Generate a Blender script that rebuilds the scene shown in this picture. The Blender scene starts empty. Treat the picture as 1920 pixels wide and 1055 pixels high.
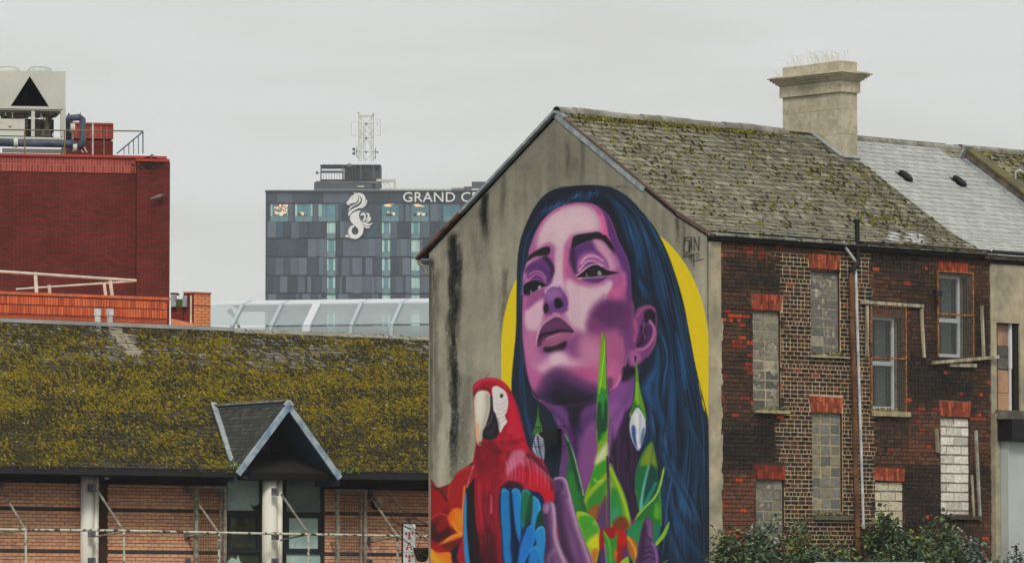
import bpy, math, random
import numpy as np
from mathutils import Vector, Matrix
R = math.radians
scene = bpy.context.scene
# ---------------------------------------------------------------- camera
FPX = 8400.0; PITCH = math.atan(535.5/FPX); CAM = Vector((0, 0, 1.6))
cam = bpy.data.cameras.new('camera'); cam_o = bpy.data.objects.new('camera', cam); scene.collection.objects.link(cam_o)
cam.sensor_width = 36; cam.lens = 36*FPX/1920; cam.clip_start = .5; cam.clip_end = 6000
cam_o.location = CAM; cam_o.rotation_euler = (R(90)+PITCH, 0, 0); scene.camera = cam_o
FW = Vector((0, math.cos(PITCH), math.sin(PITCH))); UP = Vector((0, -math.sin(PITCH), math.cos(PITCH))); RT = Vector((1, 0, 0))
def ray(px, py): return RT*((px-960)/FPX)+UP*(-(py-527.5)/FPX)+FW
# ---------------------------------------------------------------- sky, sun, exposure
SUN_EL, SUN_AZ = R(46), R(178)        # sun dir: az measured from +Y towards +X
w = bpy.data.worlds.new('World'); scene.world = w; w.use_nodes = True
nt = w.node_tree; nt.nodes.clear()
def N_(nt, t, **k):
    n = nt.nodes.new(t)
    for a, b in k.items(): setattr(n, a, b)
    return n
sky = N_(nt, 'ShaderNodeTexSky', sky_type='NISHITA', sun_disc=False, sun_elevation=SUN_EL, sun_rotation=SUN_AZ, dust_density=6)
tc = N_(nt, 'ShaderNodeTexCoord'); mp = N_(nt, 'ShaderNodeMapping'); mp.inputs['Scale'].default_value = (5, 5, 34)
no = N_(nt, 'ShaderNodeTexNoise'); no.inputs['Scale'].default_value = 1.5; no.inputs['Detail'].default_value = 5; no.inputs['Roughness'].default_value = .5
no.inputs['Distortion'].default_value = .6
cr = N_(nt, 'ShaderNodeValToRGB'); e = cr.color_ramp.elements
e[0].position = .3; e[0].color = (7.15, 7.2, 6.8, 1); e[1].position = .62; e[1].color = (7.8, 8.0, 7.95, 1)
hs = N_(nt, 'ShaderNodeHueSaturation'); hs.inputs['Saturation'].default_value = .35
mx = N_(nt, 'ShaderNodeMix', data_type='RGBA'); mx.inputs[0].default_value = .92
bg = N_(nt, 'ShaderNodeBackground'); bg.inputs[1].default_value = .1; ow = N_(nt, 'ShaderNodeOutputWorld')
L = nt.links.new
L(tc.outputs['Generated'], mp.inputs[0]); L(mp.outputs[0], no.inputs['Vector']); L(no.outputs[0], cr.inputs[0])
L(sky.outputs[0], hs.inputs['Color']); L(hs.outputs[0], mx.inputs[6]); L(cr.outputs[0], mx.inputs[7]); L(mx.outputs[2], bg.inputs[0]); L(bg.outputs[0], ow.inputs[0])
sl = bpy.data.lights.new('sun', 'SUN'); sl.energy = 1.5; sl.angle = R(12); sl.color = (1, .94, .85)
so = bpy.data.objects.new('sun', sl); scene.collection.objects.link(so)
SD = Vector((math.sin(SUN_AZ)*math.cos(SUN_EL), math.cos(SUN_AZ)*math.cos(SUN_EL), math.sin(SUN_EL)))
so.rotation_euler = SD.to_track_quat('Z', 'Y').to_euler()
vs = scene.view_settings; vs.view_transform = 'Standard'; vs.look = 'None'; vs.exposure = 0; vs.gamma = 1; vs.use_curve_mapping = False
scene.render.resolution_x = 1024; scene.render.resolution_y = 562
# ---------------------------------------------------------------- helpers
rnd = random.Random(7); COL = scene.collection
def lin(c): return c/255/12.92 if c <= 10.3 else ((c/255+.055)/1.055)**2.4
def C(r, g, b, s=.62):
    v = [lin(x)/(s*SHK) for x in (r, g, b)]; k = min(1, .88/max(v)); return tuple(x*k for x in v)
SHK = 1.04
def mat(name, c, c2=None, sc=3., lo=.4, hi=.6, var=.25, vsc=14., rough=.85, bump=.15, bsc=40., attr=False, metal=0., stretch=None, emit=0., orand=0., spec=.3, c3=None):
    m = bpy.data.materials.new(name); m.use_nodes = True; t = m.node_tree; t.nodes.clear(); L = t.links.new
    out = N_(t, 'ShaderNodeOutputMaterial'); b = N_(t, 'ShaderNodeBsdfPrincipled'); L(b.outputs[0], out.inputs[0])
    g = N_(t, 'ShaderNodeNewGeometry'); vec = g.outputs['Position']
    if stretch:
        mpn = N_(t, 'ShaderNodeMapping'); mpn.inputs['Scale'].default_value = stretch; L(vec, mpn.inputs[0]); vec = mpn.outputs[0]
    def noise(s, d=4, v=None):
        n = N_(t, 'ShaderNodeTexNoise'); n.inputs['Scale'].default_value = s; n.inputs['Detail'].default_value = d; L(v or vec, n.inputs['Vector']); return n.outputs[0]
    def mix(f, a, bb, bt='MIX'):
        n = N_(t, 'ShaderNodeMix', data_type='RGBA', blend_type=bt)
        for i, x in ((0, f), (6, a), (7, bb)):
            if hasattr(x, 'links') or hasattr(x, 'is_linked'): L(x, n.inputs[i])
            else: n.inputs[i].default_value = x if i == 0 else (*x, 1)
        return n.outputs[2]
    def ramp(v, a, bb):
        n = N_(t, 'ShaderNodeMapRange'); n.inputs[1].default_value = a; n.inputs[2].default_value = bb; L(v, n.inputs[0]); return n.outputs[0]
    if attr:
        a = N_(t, 'ShaderNodeVertexColor', layer_name='Col'); base = a.outputs[0]
    else: base = None
    if c2 is not None: base = mix(ramp(noise(sc), lo, hi), base if base is not None else c, c2)
    elif base is None:
        r = N_(t, 'ShaderNodeRGB'); r.outputs[0].default_value = (*c, 1); base = r.outputs[0]
    if c3 is not None: base = mix(ramp(noise(sc*3.1, 6), .56, .66), base, c3)
    if var:
        v = N_(t, 'ShaderNodeMapRange'); v.inputs[1].default_value = .25; v.inputs[2].default_value = .75; v.inputs[3].default_value = 1-var; v.inputs[4].default_value = 1+var
        L(noise(vsc, 5, g.outputs['Position']), v.inputs[0]); cb = N_(t, 'ShaderNodeCombineXYZ')
        for i in range(3): L(v.outputs[0], cb.inputs[i])
        base = mix(1., base, cb.outputs[0], 'MULTIPLY')
    if orand:
        oi = N_(t, 'ShaderNodeObjectInfo'); v = N_(t, 'ShaderNodeMapRange'); v.inputs[3].default_value = 1-orand; v.inputs[4].default_value = 1+orand; L(oi.outputs['Random'], v.inputs[0])
        cb = N_(t, 'ShaderNodeCombineXYZ')
        for i in range(3): L(v.outputs[0], cb.inputs[i])
        base = mix(1., base, cb.outputs[0], 'MULTIPLY')
    L(base, b.inputs['Base Color']); b.inputs['Roughness'].default_value = rough; b.inputs['Metallic'].default_value = metal; b.inputs['Specular IOR Level'].default_value = spec
    if bump:
        bp = N_(t, 'ShaderNodeBump'); bp.inputs['Strength'].default_value = bump; bp.inputs['Distance'].default_value = .02; L(noise(bsc, 5, g.outputs['Position']), bp.inputs['Height']); L(bp.outputs[0], b.inputs['Normal'])
    if emit: L(base, b.inputs['Emission Color']); b.inputs['Emission Strength'].default_value = emit
    return m
def brickmat(name, c1, c2, mortar, bw, bh, ms=.008, var=.25, c3=None):
    m = bpy.data.materials.new(name); m.use_nodes = True; t = m.node_tree; L = t.links.new; b = t.nodes['Principled BSDF']
    uv = N_(t, 'ShaderNodeUVMap'); br = N_(t, 'ShaderNodeTexBrick'); L(uv.outputs[0], br.inputs[0])
    for k, v in (('Color1', (*c1, 1)), ('Color2', (*c2, 1)), ('Mortar', (*mortar, 1)), ('Scale', 1.), ('Mortar Size', ms), ('Brick Width', bw), ('Row Height', bh), ('Bias', -.2)): br.inputs[k].default_value = v
    g = N_(t, 'ShaderNodeNewGeometry'); n = N_(t, 'ShaderNodeTexNoise'); n.inputs['Scale'].default_value = 1.2; n.inputs['Detail'].default_value = 6; L(g.outputs['Position'], n.inputs['Vector'])
    v = N_(t, 'ShaderNodeMapRange'); v.inputs[1].default_value = .3; v.inputs[2].default_value = .7; v.inputs[3].default_value = 1-var; v.inputs[4].default_value = 1+var; L(n.outputs[0], v.inputs[0])
    cb = N_(t, 'ShaderNodeCombineXYZ')
    for i in range(3): L(v.outputs[0], cb.inputs[i])
    mx = N_(t, 'ShaderNodeMix', data_type='RGBA', blend_type='MULTIPLY'); mx.inputs[0].default_value = 1; L(br.outputs[0], mx.inputs[6]); L(cb.outputs[0], mx.inputs[7]); L(mx.outputs[2], b.inputs['Base Color'])
    bp = N_(t, 'ShaderNodeBump'); bp.invert = True; bp.inputs['Strength'].default_value = .4; bp.inputs['Distance'].default_value = .01; L(br.outputs[1], bp.inputs['Height']); L(bp.outputs[0], b.inputs['Normal'])
    b.inputs['Roughness'].default_value = .9; b.inputs['Specular IOR Level'].default_value = .2
    return m
def glassmat(name, tint, tr=.5, rough=.08):
    m = bpy.data.materials.new(name); m.use_nodes = True; t = m.node_tree; t.nodes.clear(); L = t.links.new
    o = N_(t, 'ShaderNodeOutputMaterial'); mx = N_(t, 'ShaderNodeMixShader'); mx.inputs[0].default_value = tr
    p = N_(t, 'ShaderNodeBsdfPrincipled'); p.inputs['Base Color'].default_value = (*tint, 1); p.inputs['Roughness'].default_value = rough; p.inputs['Specular IOR Level'].default_value = .6
    tr_ = N_(t, 'ShaderNodeBsdfTransparent'); tr_.inputs[0].default_value = (.9, .95, .97, 1)
    g = N_(t, 'ShaderNodeNewGeometry'); n = N_(t, 'ShaderNodeTexNoise'); n.inputs['Scale'].default_value = 1.6; L(g.outputs['Position'], n.inputs['Vector']); bp = N_(t, 'ShaderNodeBump'); bp.inputs['Strength'].default_value = .06; L(n.outputs[0], bp.inputs['Height']); L(bp.outputs[0], p.inputs['Normal'])
    L(p.outputs[0], mx.inputs[1]); L(tr_.outputs[0], mx.inputs[2]); L(mx.outputs[0], o.inputs[0]); return m

class Fr:            # a local frame: U along, V up, N outward
    def __init__(s, O, U, V, N=None):
        s.O, s.U, s.V = Vector(O), Vector(U), Vector(V); s.N = Vector(N) if N is not None else s.U.cross(s.V).normalized()
        s.M = Matrix((s.U, s.V, s.N)).transposed(); s.I = s.M.inverted()
    def p(s, u, v, d=0.): return s.O+s.U*u+s.V*v+s.N*d
    def hit(s, px, py, d=0.):
        r = ray(px, py); n = s.U.cross(s.V); O = s.O+s.N*d; t = (O-CAM).dot(n)/r.dot(n); P = CAM+r*t; q = s.I @ (P-O); return q[0], q[1]
    def h3(s, px, py, d=0.): u, v = s.hit(px, py, d); return s.p(u, v, d)
    def quat(s): return Matrix((s.U.normalized(), s.N.cross(s.U).normalized(), s.N)).transposed().to_quaternion()
def wall_frame(px, Z, deg, tilt=0.):   # vertical plane through the point seen at px, Z metres off; deg > 0: far side right
    x = (px-960)/FPX*Z/math.cos(PITCH)*1.0; a = R(deg)
    return Fr((x, Z, 0), (math.cos(a), math.sin(a), tilt), (0, 0, 1), (math.sin(a), -math.cos(a), 0))
class MB:
    def __init__(s): s.v = []; s.f = []; s.c = []; s.uv = []; s.mi = []
    def face(s, pts, col=None, uv=None, mi=0):
        i = len(s.v); s.v += [tuple(p) for p in pts]; s.f.append(tuple(range(i, i+len(pts)))); s.c.append(col); s.uv.append(uv); s.mi.append(mi)
    def box(s, fr, u0, u1, v0, v1, d0, d1, col=None, mi=0, jit=0.):
        u0, u1 = min(u0, u1), max(u0, u1); v0, v1 = min(v0, v1), max(v0, v1); d0, d1 = min(d0, d1), max(d0, d1)
        j = (lambda: rnd.uniform(-jit, jit)) if jit else (lambda: 0)
        i = len(s.v)
        for d in (d0, d1):
            for (u, v) in ((u0, v0), (u1, v0), (u1, v1), (u0, v1)): s.v.append(tuple(fr.p(u+j(), v+j(), d+j()*.4)))
        s.f += [(i+3, i+2, i+1, i), (i+4, i+5, i+6, i+7), (i, i+1, i+5, i+4), (i+1, i+2, i+6, i+5), (i+2, i+3, i+7, i+6), (i+3, i, i+4, i+7)]
        s.c += [col]*6; s.mi += [mi]*6
        s.uv += [[(u0, v1), (u1, v1), (u1, v0), (u0, v0)], [(u0, v0), (u1, v0), (u1, v1), (u0, v1)], [(u0, d0), (u1, d0), (u1, d1), (u0, d1)], [(d0, v0), (d0, v1), (d1, v1), (d1, v0)], [(u0, d0), (u1, d0), (u1, d1), (u0, d1)], [(d0, v1), (d0, v0), (d1, v0), (d1, v1)]]
        return s
    def prism(s, fr, poly, d0, d1, col=None, mi=0):      # poly in (u,v), counter-clockwise seen from outside
        ar = sum(poly[i][0]*poly[(i+1) % len(poly)][1]-poly[(i+1) % len(poly)][0]*poly[i][1] for i in range(len(poly)))
        if ar < 0: poly = poly[::-1]
        n = len(poly); i = len(s.v)
        for d in (d0, d1): s.v += [tuple(fr.p(u, v, d)) for u, v in poly]
        s.f.append(tuple(i+n+k for k in range(n))); s.f.append(tuple(i+n-1-k for k in range(n)))
        s.uv += [[poly[k] for k in range(n)], [poly[n-1-k] for k in range(n)]]
        for k in range(n): s.f.append((i+k, i+(k+1) % n, i+n+(k+1) % n, i+n+k)); s.uv.append([(poly[k][0]+poly[k][1], d0), (poly[(k+1) % n][0]+poly[(k+1) % n][1], d0), (poly[(k+1) % n][0]+poly[(k+1) % n][1], d1), (poly[k][0]+poly[k][1], d1)])
        s.c += [col]*(n+2); s.mi += [mi]*(n+2); return s
    def hexa(s, P, col=None, mi=0):                       # 8 points: bottom 4 then top 4
        i = len(s.v); s.v += [tuple(p) for p in P]
        s.f += [(i+3, i+2, i+1, i), (i+4, i+5, i+6, i+7), (i, i+1, i+5, i+4), (i+1, i+2, i+6, i+5), (i+2, i+3, i+7, i+6), (i+3, i, i+4, i+7)]
        s.c += [col]*6; s.uv += [None]*6; s.mi += [mi]*6; return s
    def beam(s, a, b, w, h=None, up=(0, 0, 1), col=None, mi=0):
        a, b = Vector(a), Vector(b); t = (b-a).normalized(); up = Vector(up)
        if abs(t.dot(up)) > .97: up = Vector((0, 1, 0))
        x = t.cross(up).normalized(); y = x.cross(t).normalized(); h = h or w
        q = [a-x*w/2-y*h/2, a+x*w/2-y*h/2, a+x*w/2+y*h/2, a-x*w/2+y*h/2]; return s.hexa([*q, *[p+(b-a) for p in q]], col, mi)
    def tube(s, pts, r, n=10, col=None, mi=0, cap=True):
        pts = [Vector(p) for p in pts]; rs = r if isinstance(r, (list, tuple)) else [r]*len(pts); i0 = len(s.v); px = None
        for k, p in enumerate(pts):
            t = (pts[min(k+1, len(pts)-1)]-pts[max(k-1, 0)]).normalized()
            if px is None: px = t.cross(Vector((0, 0, 1)) if abs(t.z) < .9 else Vector((0, 1, 0))).normalized()
            px = (px-t*px.dot(t)).normalized(); y = t.cross(px)
            for j in range(n): a = 2*math.pi*j/n; s.v.append(tuple(p+(px*math.cos(a)+y*math.sin(a))*rs[k]))
        for k in range(len(pts)-1):
            for j in range(n):
                a, b = i0+k*n+j, i0+k*n+(j+1) % n; s.f.append((a, b, b+n, a+n)); s.c.append(col); s.uv.append(None); s.mi.append(mi)
        if cap:
            s.f.append(tuple(i0+n-1-j for j in range(n))); s.f.append(tuple(i0+(len(pts)-1)*n+j for j in range(n))); s.c += [col]*2; s.uv += [None]*2; s.mi += [mi]*2
        return s
    def lathe(s, base, prof, n=20, axis=(0, 0, 1), col=None, mi=0):   # prof: (radius, height) pairs
        base = Vector(base); ax = Vector(axis).normalized()
        return s.tube([base+ax*(h+1e-5*k) for k, (r, h) in enumerate(prof)], [r for r, h in prof], n, col, mi) if False else s._lathe(base, ax, prof, n, col, mi)
    def _lathe(s, base, ax, prof, n, col, mi):
        x = ax.cross(Vector((0, 1, 0)) if abs(ax.y) < .9 else Vector((1, 0, 0))).normalized(); y = ax.cross(x); i0 = len(s.v)
        for r, h in prof:
            for j in range(n): a = 2*math.pi*j/n; s.v.append(tuple(base+ax*h+(x*math.cos(a)+y*math.sin(a))*r))
        for k in range(len(prof)-1):
            for j in range(n):
                a, b = i0+k*n+j, i0+k*n+(j+1) % n; s.f.append((a, b, b+n, a+n)); s.c.append(col); s.uv.append(None); s.mi.append(mi)
        return s
def mesh_from(mb, mats, origin=(0, 0, 0), smooth=False, name='m'):
    me = bpy.data.meshes.new(name); o = Vector(origin)
    me.from_pydata([(x-o[0], y-o[1], z-o[2]) for x, y, z in mb.v], [], mb.f)
    for m in (mats if isinstance(mats, (list, tuple)) else [mats]): me.materials.append(m)
    if any(mb.mi): me.polygons.foreach_set('material_index', mb.mi)
    if any(c is not None for c in mb.c):
        ca = me.color_attributes.new('Col', 'FLOAT_COLOR', 'CORNER'); arr = []
        for f, c in zip(mb.f, mb.c): arr += [*(c or (.5, .5, .5)), 1.]*len(f)
        ca.data.foreach_set('color', arr)
    if any(u is not None for u in mb.uv):
        ul = me.uv_layers.new(name='UVMap'); arr = []
        for f, u in zip(mb.f, mb.uv):
            for q in (u or [(0, 0)]*len(f)): arr += [q[0], q[1]]
        ul.data.foreach_set('uv', arr)
    if smooth: me.polygons.foreach_set('use_smooth', [True]*len(me.polygons))
    return me
def link(name, data, parent=None, loc=None, kind=None, label=None):
    o = bpy.data.objects.new(name, data); COL.objects.link(o)
    if parent is not None: o.parent = parent
    if loc is not None: o.location = loc
    if kind: o['kind'] = kind
    if label: o['label'] = label
    return o
def root_of(o):
    while o.parent: o = o.parent
    return o
def thing(name, label, cat, loc, group=None):
    o = bpy.data.objects.new(name, None); o.empty_display_size = .3; COL.objects.link(o); o.location = loc; o['label'] = label; o['category'] = cat
    if group: o['group'] = group
    return o
def part(name, mb, m, parent, smooth=False, kind=None, label=None):
    return link(name, mesh_from(mb, m, root_of(parent).location, smooth, name), parent, None, kind, label)
def solo(name, mb, m, label=None, cat=None, loc=None, group=None, kind=None, smooth=False):
    if loc is None: loc = Vector(mb.v[0])
    o = link(name, mesh_from(mb, m, loc, smooth, name), None, loc, kind)
    if label: o['label'] = label
    if cat: o['category'] = cat
    if group: o['group'] = group
    return o
def text_part(name, s, fr, u, v, h, d, m, parent, ext=.02, align='LEFT', sx=1., font=None):
    cu = bpy.data.curves.new(name, 'FONT'); cu.body = s; cu.size = h/.73; cu.extrude = ext; cu.align_x = align; cu.resolution_u = 3; cu.space_character = 1.05
    cu.offset = h*.006
    o = bpy.data.objects.new(name, cu); COL.objects.link(o); dg = bpy.context.evaluated_depsgraph_get()
    me = bpy.data.meshes.new_from_object(o.evaluated_get(dg)); bpy.data.objects.remove(o); me.name = name
    M = Matrix((fr.U.normalized(), Vector((0, 0, 1)), fr.N)).transposed().to_4x4(); M = M @ Matrix.Diagonal((sx, 1, 1, 1))
    me.transform(M); me.materials.clear(); me.materials.append(m)
    return link(name, me, parent, fr.p(u, v, d)-root_of(parent).location)
CUBE = ([(-.5, -.5, -.5), (.5, -.5, -.5), (.5, .5, -.5), (-.5, .5, -.5), (-.5, -.5, .5), (.5, -.5, .5), (.5, .5, .5), (-.5, .5, .5)], [(3, 2, 1, 0), (4, 5, 6, 7), (0, 1, 5, 4), (1, 2, 6, 5), (2, 3, 7, 6), (3, 0, 4, 7)])
_cache = {}
def chip(w, h, t, col, m, key, nv=5, jit=.0022):    # small bevelled piece (brick or slate) mesh, shared between alike pieces
    w, h = round(w, 2), round(h, 3); k = (key, w, h, col, rnd.randrange(nv))
    if k in _cache: return _cache[k]
    me = bpy.data.meshes.new(key); b = min(.006, h*.12); v = []
    for (z, i) in ((-t, 0), (0-b, 0), (0, b)):
        for (x, y) in ((-w/2+i, -h/2+i), (w/2-i, -h/2+i), (w/2-i, h/2-i), (-w/2+i, h/2-i)): v.append((x+rnd.uniform(-jit, jit), y+rnd.uniform(-jit, jit), z+(rnd.uniform(-jit, jit)*.5 if z > -t else 0)))
    f = [(3, 2, 1, 0), (8, 9, 10, 11)]
    for q in (0, 4):
        for j in range(4): f.append((q+j, q+(j+1) % 4, q+4+(j+1) % 4, q+4+j))
    me.from_pydata(v, [], f); me.materials.append(m)
    ca = me.color_attributes.new('Col', 'FLOAT_COLOR', 'CORNER'); ca.data.foreach_set('color', [*col, 1.]*sum(len(x) for x in f))
    _cache[k] = me; return me
def lay_chips(items, name, m, parent, key, limit=300, stuffname=None):
    """items: (centre, quaternion, w, h, t, colour). The nearest ones become parts, the rest one joined part."""
    items = sorted(items, key=lambda i: -i[2]*i[3]/(i[0]-CAM).length_squared)
    ro = root_of(parent).location
    for (c, q, w_, h_, t_, col) in items[:limit]:
        o = link(name, chip(w_, h_, t_, col, m, key), parent, c-ro); o.rotation_mode = 'QUATERNION'; o.rotation_quaternion = q
    rest = items[limit:]
    if rest:
        V = []; Fa = []; Cc = []
        for (c, q, w_, h_, t_, col) in rest:
            i = len(V); Mx = q.to_matrix(); j = .003
            for z in (-t_, 0):
                for (x, y) in ((-w_/2, -h_/2), (w_/2, -h_/2), (w_/2, h_/2), (-w_/2, h_/2)):
                    p = c+Mx @ Vector((x+rnd.uniform(-j, j), y+rnd.uniform(-j, j), z+rnd.uniform(-j, j)*.6)); V.append(tuple(p))
            Fa += [(i+4, i+5, i+6, i+7), (i, i+1, i+5, i+4), (i+1, i+2, i+6, i+5), (i+2, i+3, i+7, i+6), (i+3, i, i+4, i+7)]; Cc += [col]*5
        mb = MB(); mb.v, mb.f, mb.c, mb.uv, mb.mi = V, Fa, Cc, [None]*len(Fa), [0]*len(Fa)
        part(stuffname or name+'s_joined', mb, m, parent, kind='stuff')
def tint(c, a, b): k = rnd.uniform(a, b); return tuple(min(x*k, .95) for x in c)
def pick(pal, ws=None): return rnd.choices(pal, ws)[0] if ws else rnd.choice(pal)
def vnoise(x, y, s=0):      # cheap value noise 0..1
    def h(i, j): return (math.sin(i*127.1+j*311.7+s*74.7)*43758.5453) % 1
    xi, yi = math.floor(x), math.floor(y); fx, fy = x-xi, y-yi; fx = fx*fx*(3-2*fx); fy = fy*fy*(3-2*fy)
    return (h(xi, yi)*(1-fx)+h(xi+1, yi)*fx)*(1-fy)+(h(xi, yi+1)*(1-fx)+h(xi+1, yi+1)*fx)*fy
def clumps(name, spots, m, parent, palette, kind='stuff'):
    """moss: many small squashed lumps; spots: (point, U, V, N, lu, lv, ln)"""
    V = []; Fa = []; Cc = []
    for (P, U, W, N, a, b, h) in spots:
        i = len(V); k = 6; col = tint(pick(palette), .75, 1.25)
        for j in range(k):
            an = 2*math.pi*j/k; rr = rnd.uniform(.75, 1.2); V.append(tuple(P+U*(math.cos(an)*a*rr)+W*(math.sin(an)*b*rr)-N*.004))
        for j in range(k):
            an = 2*math.pi*(j+.3)/k; rr = rnd.uniform(.45, .75); V.append(tuple(P+U*(math.cos(an)*a*rr)+W*(math.sin(an)*b*rr)+N*h*rnd.uniform(.5, .9)))
        V.append(tuple(P+N*h))
        for j in range(k): n = (j+1) % k; Fa += [(i+j, i+n, i+k+n, i+k+j), (i+k+j, i+k+n, i+2*k)]; Cc += [col]*2
    mb = MB(); mb.v, mb.f, mb.c, mb.uv, mb.mi = V, Fa, Cc, [None]*len(Fa), [0]*len(Fa)
    return part(name, mb, m, parent, kind=kind)
# ---- the mural: flat paint on the gable, worked out once as colour per point ----
import numpy as np, random as _rnd
MX0, MY0, MX1, MY1 = 796, 338, 1336, 1062          # extent of the painting in drawing units
MW, MH = MX1-MX0, MY1-MY0
def paint_mural():
    rg = _rnd.Random(5)
    cv = np.zeros((MH, MW, 4), np.float32)           # rgb (display values 0..255) + coverage
    YY, XX = np.mgrid[0:MH, 0:MW].astype(np.float32); XX += MX0; YY += MY0
    clipm = [None]
    def A(*p): return [(780+p[i]/2.398, 180+p[i+1]/2.398) for i in range(0, len(p), 2)]
    def B(*p): return [(780+p[i]/2.318, 600+p[i+1]/2.318) for i in range(0, len(p), 2)]
    def Cc(*p): return [(940+p[i]/4.796, 340+p[i+1]/4.796) for i in range(0, len(p), 2)]
    def D(*p): return [(940+p[i]/4.0575, 540+p[i+1]/4.0575) for i in range(0, len(p), 2)]
    def E(*p): return [(800+p[i]/2.892, 690+p[i+1]/2.892) for i in range(0, len(p), 2)]
    def F(*p): return [(1000+p[i]/3.576, 760+p[i+1]/3.576) for i in range(0, len(p), 2)]
    def smooth(pts, closed=True, n=5):
        P = np.array(pts, float); N = len(P); out = []
        rng = range(N) if closed else range(N-1)
        for i in rng:
            if closed: p0, p1, p2, p3 = P[(i-1) % N], P[i], P[(i+1) % N], P[(i+2) % N]
            else: p0, p1, p2, p3 = P[max(i-1, 0)], P[i], P[i+1], P[min(i+2, N-1)]
            for k in range(n):
                t = k/n
                out.append(.5*((2*p1)+(p2-p0)*t+(2*p0-5*p1+4*p2-p3)*t*t+(3*p1-p0-3*p2+p3)*t**3))
        if not closed: out.append(P[-1])
        return np.array(out)
    def box(x0, y0, x1, y1):
        a = max(int(x0)-MX0, 0); b = min(int(x1)+2-MX0, MW); c = max(int(y0)-MY0, 0); d = min(int(y1)+2-MY0, MH)
        return (a, b, c, d) if a < b and c < d else None
    def put(bx, al, col):
        a, b, c, d = bx
        if clipm[0] is not None: al = al*clipm[0][c:d, a:b]
        r = cv[c:d, a:b]; al3 = al[..., None]
        a0 = r[..., 3:]; ao = al3+a0*(1-al3); k = al3/np.maximum(ao, 1e-6)
        r[..., :3] = r[..., :3]*(1-k) + np.array(col, np.float32)*k
        r[..., 3:] = ao
    def pmask(P, f):
        bx = box(P[:, 0].min()-f-1, P[:, 1].min()-f-1, P[:, 0].max()+f+1, P[:, 1].max()+f+1)
        if not bx: return None, None
        a, b, c, d = bx; X = XX[c:d, a:b]; Y = YY[c:d, a:b]
        ins = np.zeros(X.shape, bool); dm = np.full(X.shape, 1e9, np.float32)
        N = len(P)
        for i in range(N):
            x1, y1 = P[i]; x2, y2 = P[(i+1) % N]; dx, dy = x2-x1, y2-y1; L = dx*dx+dy*dy
            if L < 1e-9: continue
            t = np.clip(((X-x1)*dx+(Y-y1)*dy)/L, 0, 1)
            dm = np.minimum(dm, (X-x1-t*dx)**2+(Y-y1-t*dy)**2)
            if abs(dy) > 1e-9:
                cr = ((y1 > Y) != (y2 > Y)) & (X < dx*(Y-y1)/dy+x1); ins ^= cr
        sd = np.sqrt(dm); sd = np.where(ins, sd, -sd)
        t = np.clip(.5+sd/(2*f), 0, 1)
        return bx, t*t*(3-2*t)
    def S(pts, col, f=.6, al=1., sharp=False):           # filled shape, f = softness of its edge
        P = np.array(pts) if sharp else smooth(pts)
        bx, m = pmask(P, f)
        if bx: put(bx, m*al, col)
        return bx, m
    def mask_of(pts, f=.6, sharp=False):
        P = np.array(pts) if sharp else smooth(pts)
        M = np.zeros((MH, MW), np.float32); bx, m = pmask(P, f)
        if bx: a, b, c, d = bx; M[c:d, a:b] = m
        return M
    def K(pts, col, w0=1., w1=None, f=.6, al=1., n=5):   # brush stroke, width w0 -> w1 (or a list)
        P = smooth(pts, False, n); N = len(P)
        if w1 is None: w1 = w0
        if isinstance(w0, (list, tuple)): W = np.interp(np.linspace(0, 1, N), np.linspace(0, 1, len(w0)), w0)
        else: W = np.linspace(w0, w1, N)
        mw = W.max()+f+1
        bx = box(P[:, 0].min()-mw, P[:, 1].min()-mw, P[:, 0].max()+mw, P[:, 1].max()+mw)
        if not bx: return
        a, b, c, d = bx; X = XX[c:d, a:b]; Y = YY[c:d, a:b]; best = np.full(X.shape, -1e9, np.float32)
        for i in range(N-1):
            x1, y1 = P[i]; x2, y2 = P[i+1]; dx, dy = x2-x1, y2-y1; L = dx*dx+dy*dy
            if L < 1e-9: continue
            t = np.clip(((X-x1)*dx+(Y-y1)*dy)/L, 0, 1)
            best = np.maximum(best, W[i]+(W[i+1]-W[i])*t-np.sqrt((X-x1-t*dx)**2+(Y-y1-t*dy)**2))
        t = np.clip(.5+best/(2*f), 0, 1); put(bx, t*t*(3-2*t)*al, col)
    def clip(m): clipm[0] = m
    def el(cx, cy, rx, ry, n=16):
        return [(cx+rx*np.cos(2*np.pi*i/n), cy+ry*np.sin(2*np.pi*i/n)) for i in range(n)]
    # ---------- yellow disc ----------
    S(el(1134, 650, 194, 246, 28), (228, 203, 12), 1.)
    S([(940, 640), (1328, 640), (1328, 800), (940, 800)], (228, 203, 12), 1., sharp=True)
    K([(1205, 440), (1290, 520), (1318, 640)], (206, 180, 12), 6, 6, 8, .25)
    # ---------- hair ----------
    hair = [(967, 620), (969, 513), (973, 463), (984, 426), (1005, 384), (1030, 359), (1063, 350), (1113, 347), (1147, 352), (1180, 371),
            (1210, 405), (1232, 434), (1251, 472), (1266, 513), (1281, 564), (1292, 620), (1304, 686), (1318, 760), (1328, 796), (1330, 900), (1330, 1075),
            (1000, 1075), (960, 1000), (960, 800), (959, 712)]
    S(hair, (24, 36, 54), 1.1); HM = mask_of(hair, 1.1); clip(HM)
    # guide curves (left to right) that strands follow
    gR = [[(1130, 366), (1165, 400), (1185, 470), (1200, 560), (1228, 640), (1225, 760), (1215, 900), (1200, 1060)],
          [(1140, 356), (1190, 410), (1215, 480), (1235, 580), (1262, 680), (1268, 800), (1250, 930), (1250, 1060)],
          [(1150, 354), (1205, 405), (1240, 480), (1262, 560), (1284, 660), (1300, 780), (1300, 920), (1300, 1060)],
          [(1155, 354), (1212, 408), (1250, 475), (1274, 560), (1294, 660), (1318, 780), (1328, 920), (1328, 1060)]]
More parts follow.
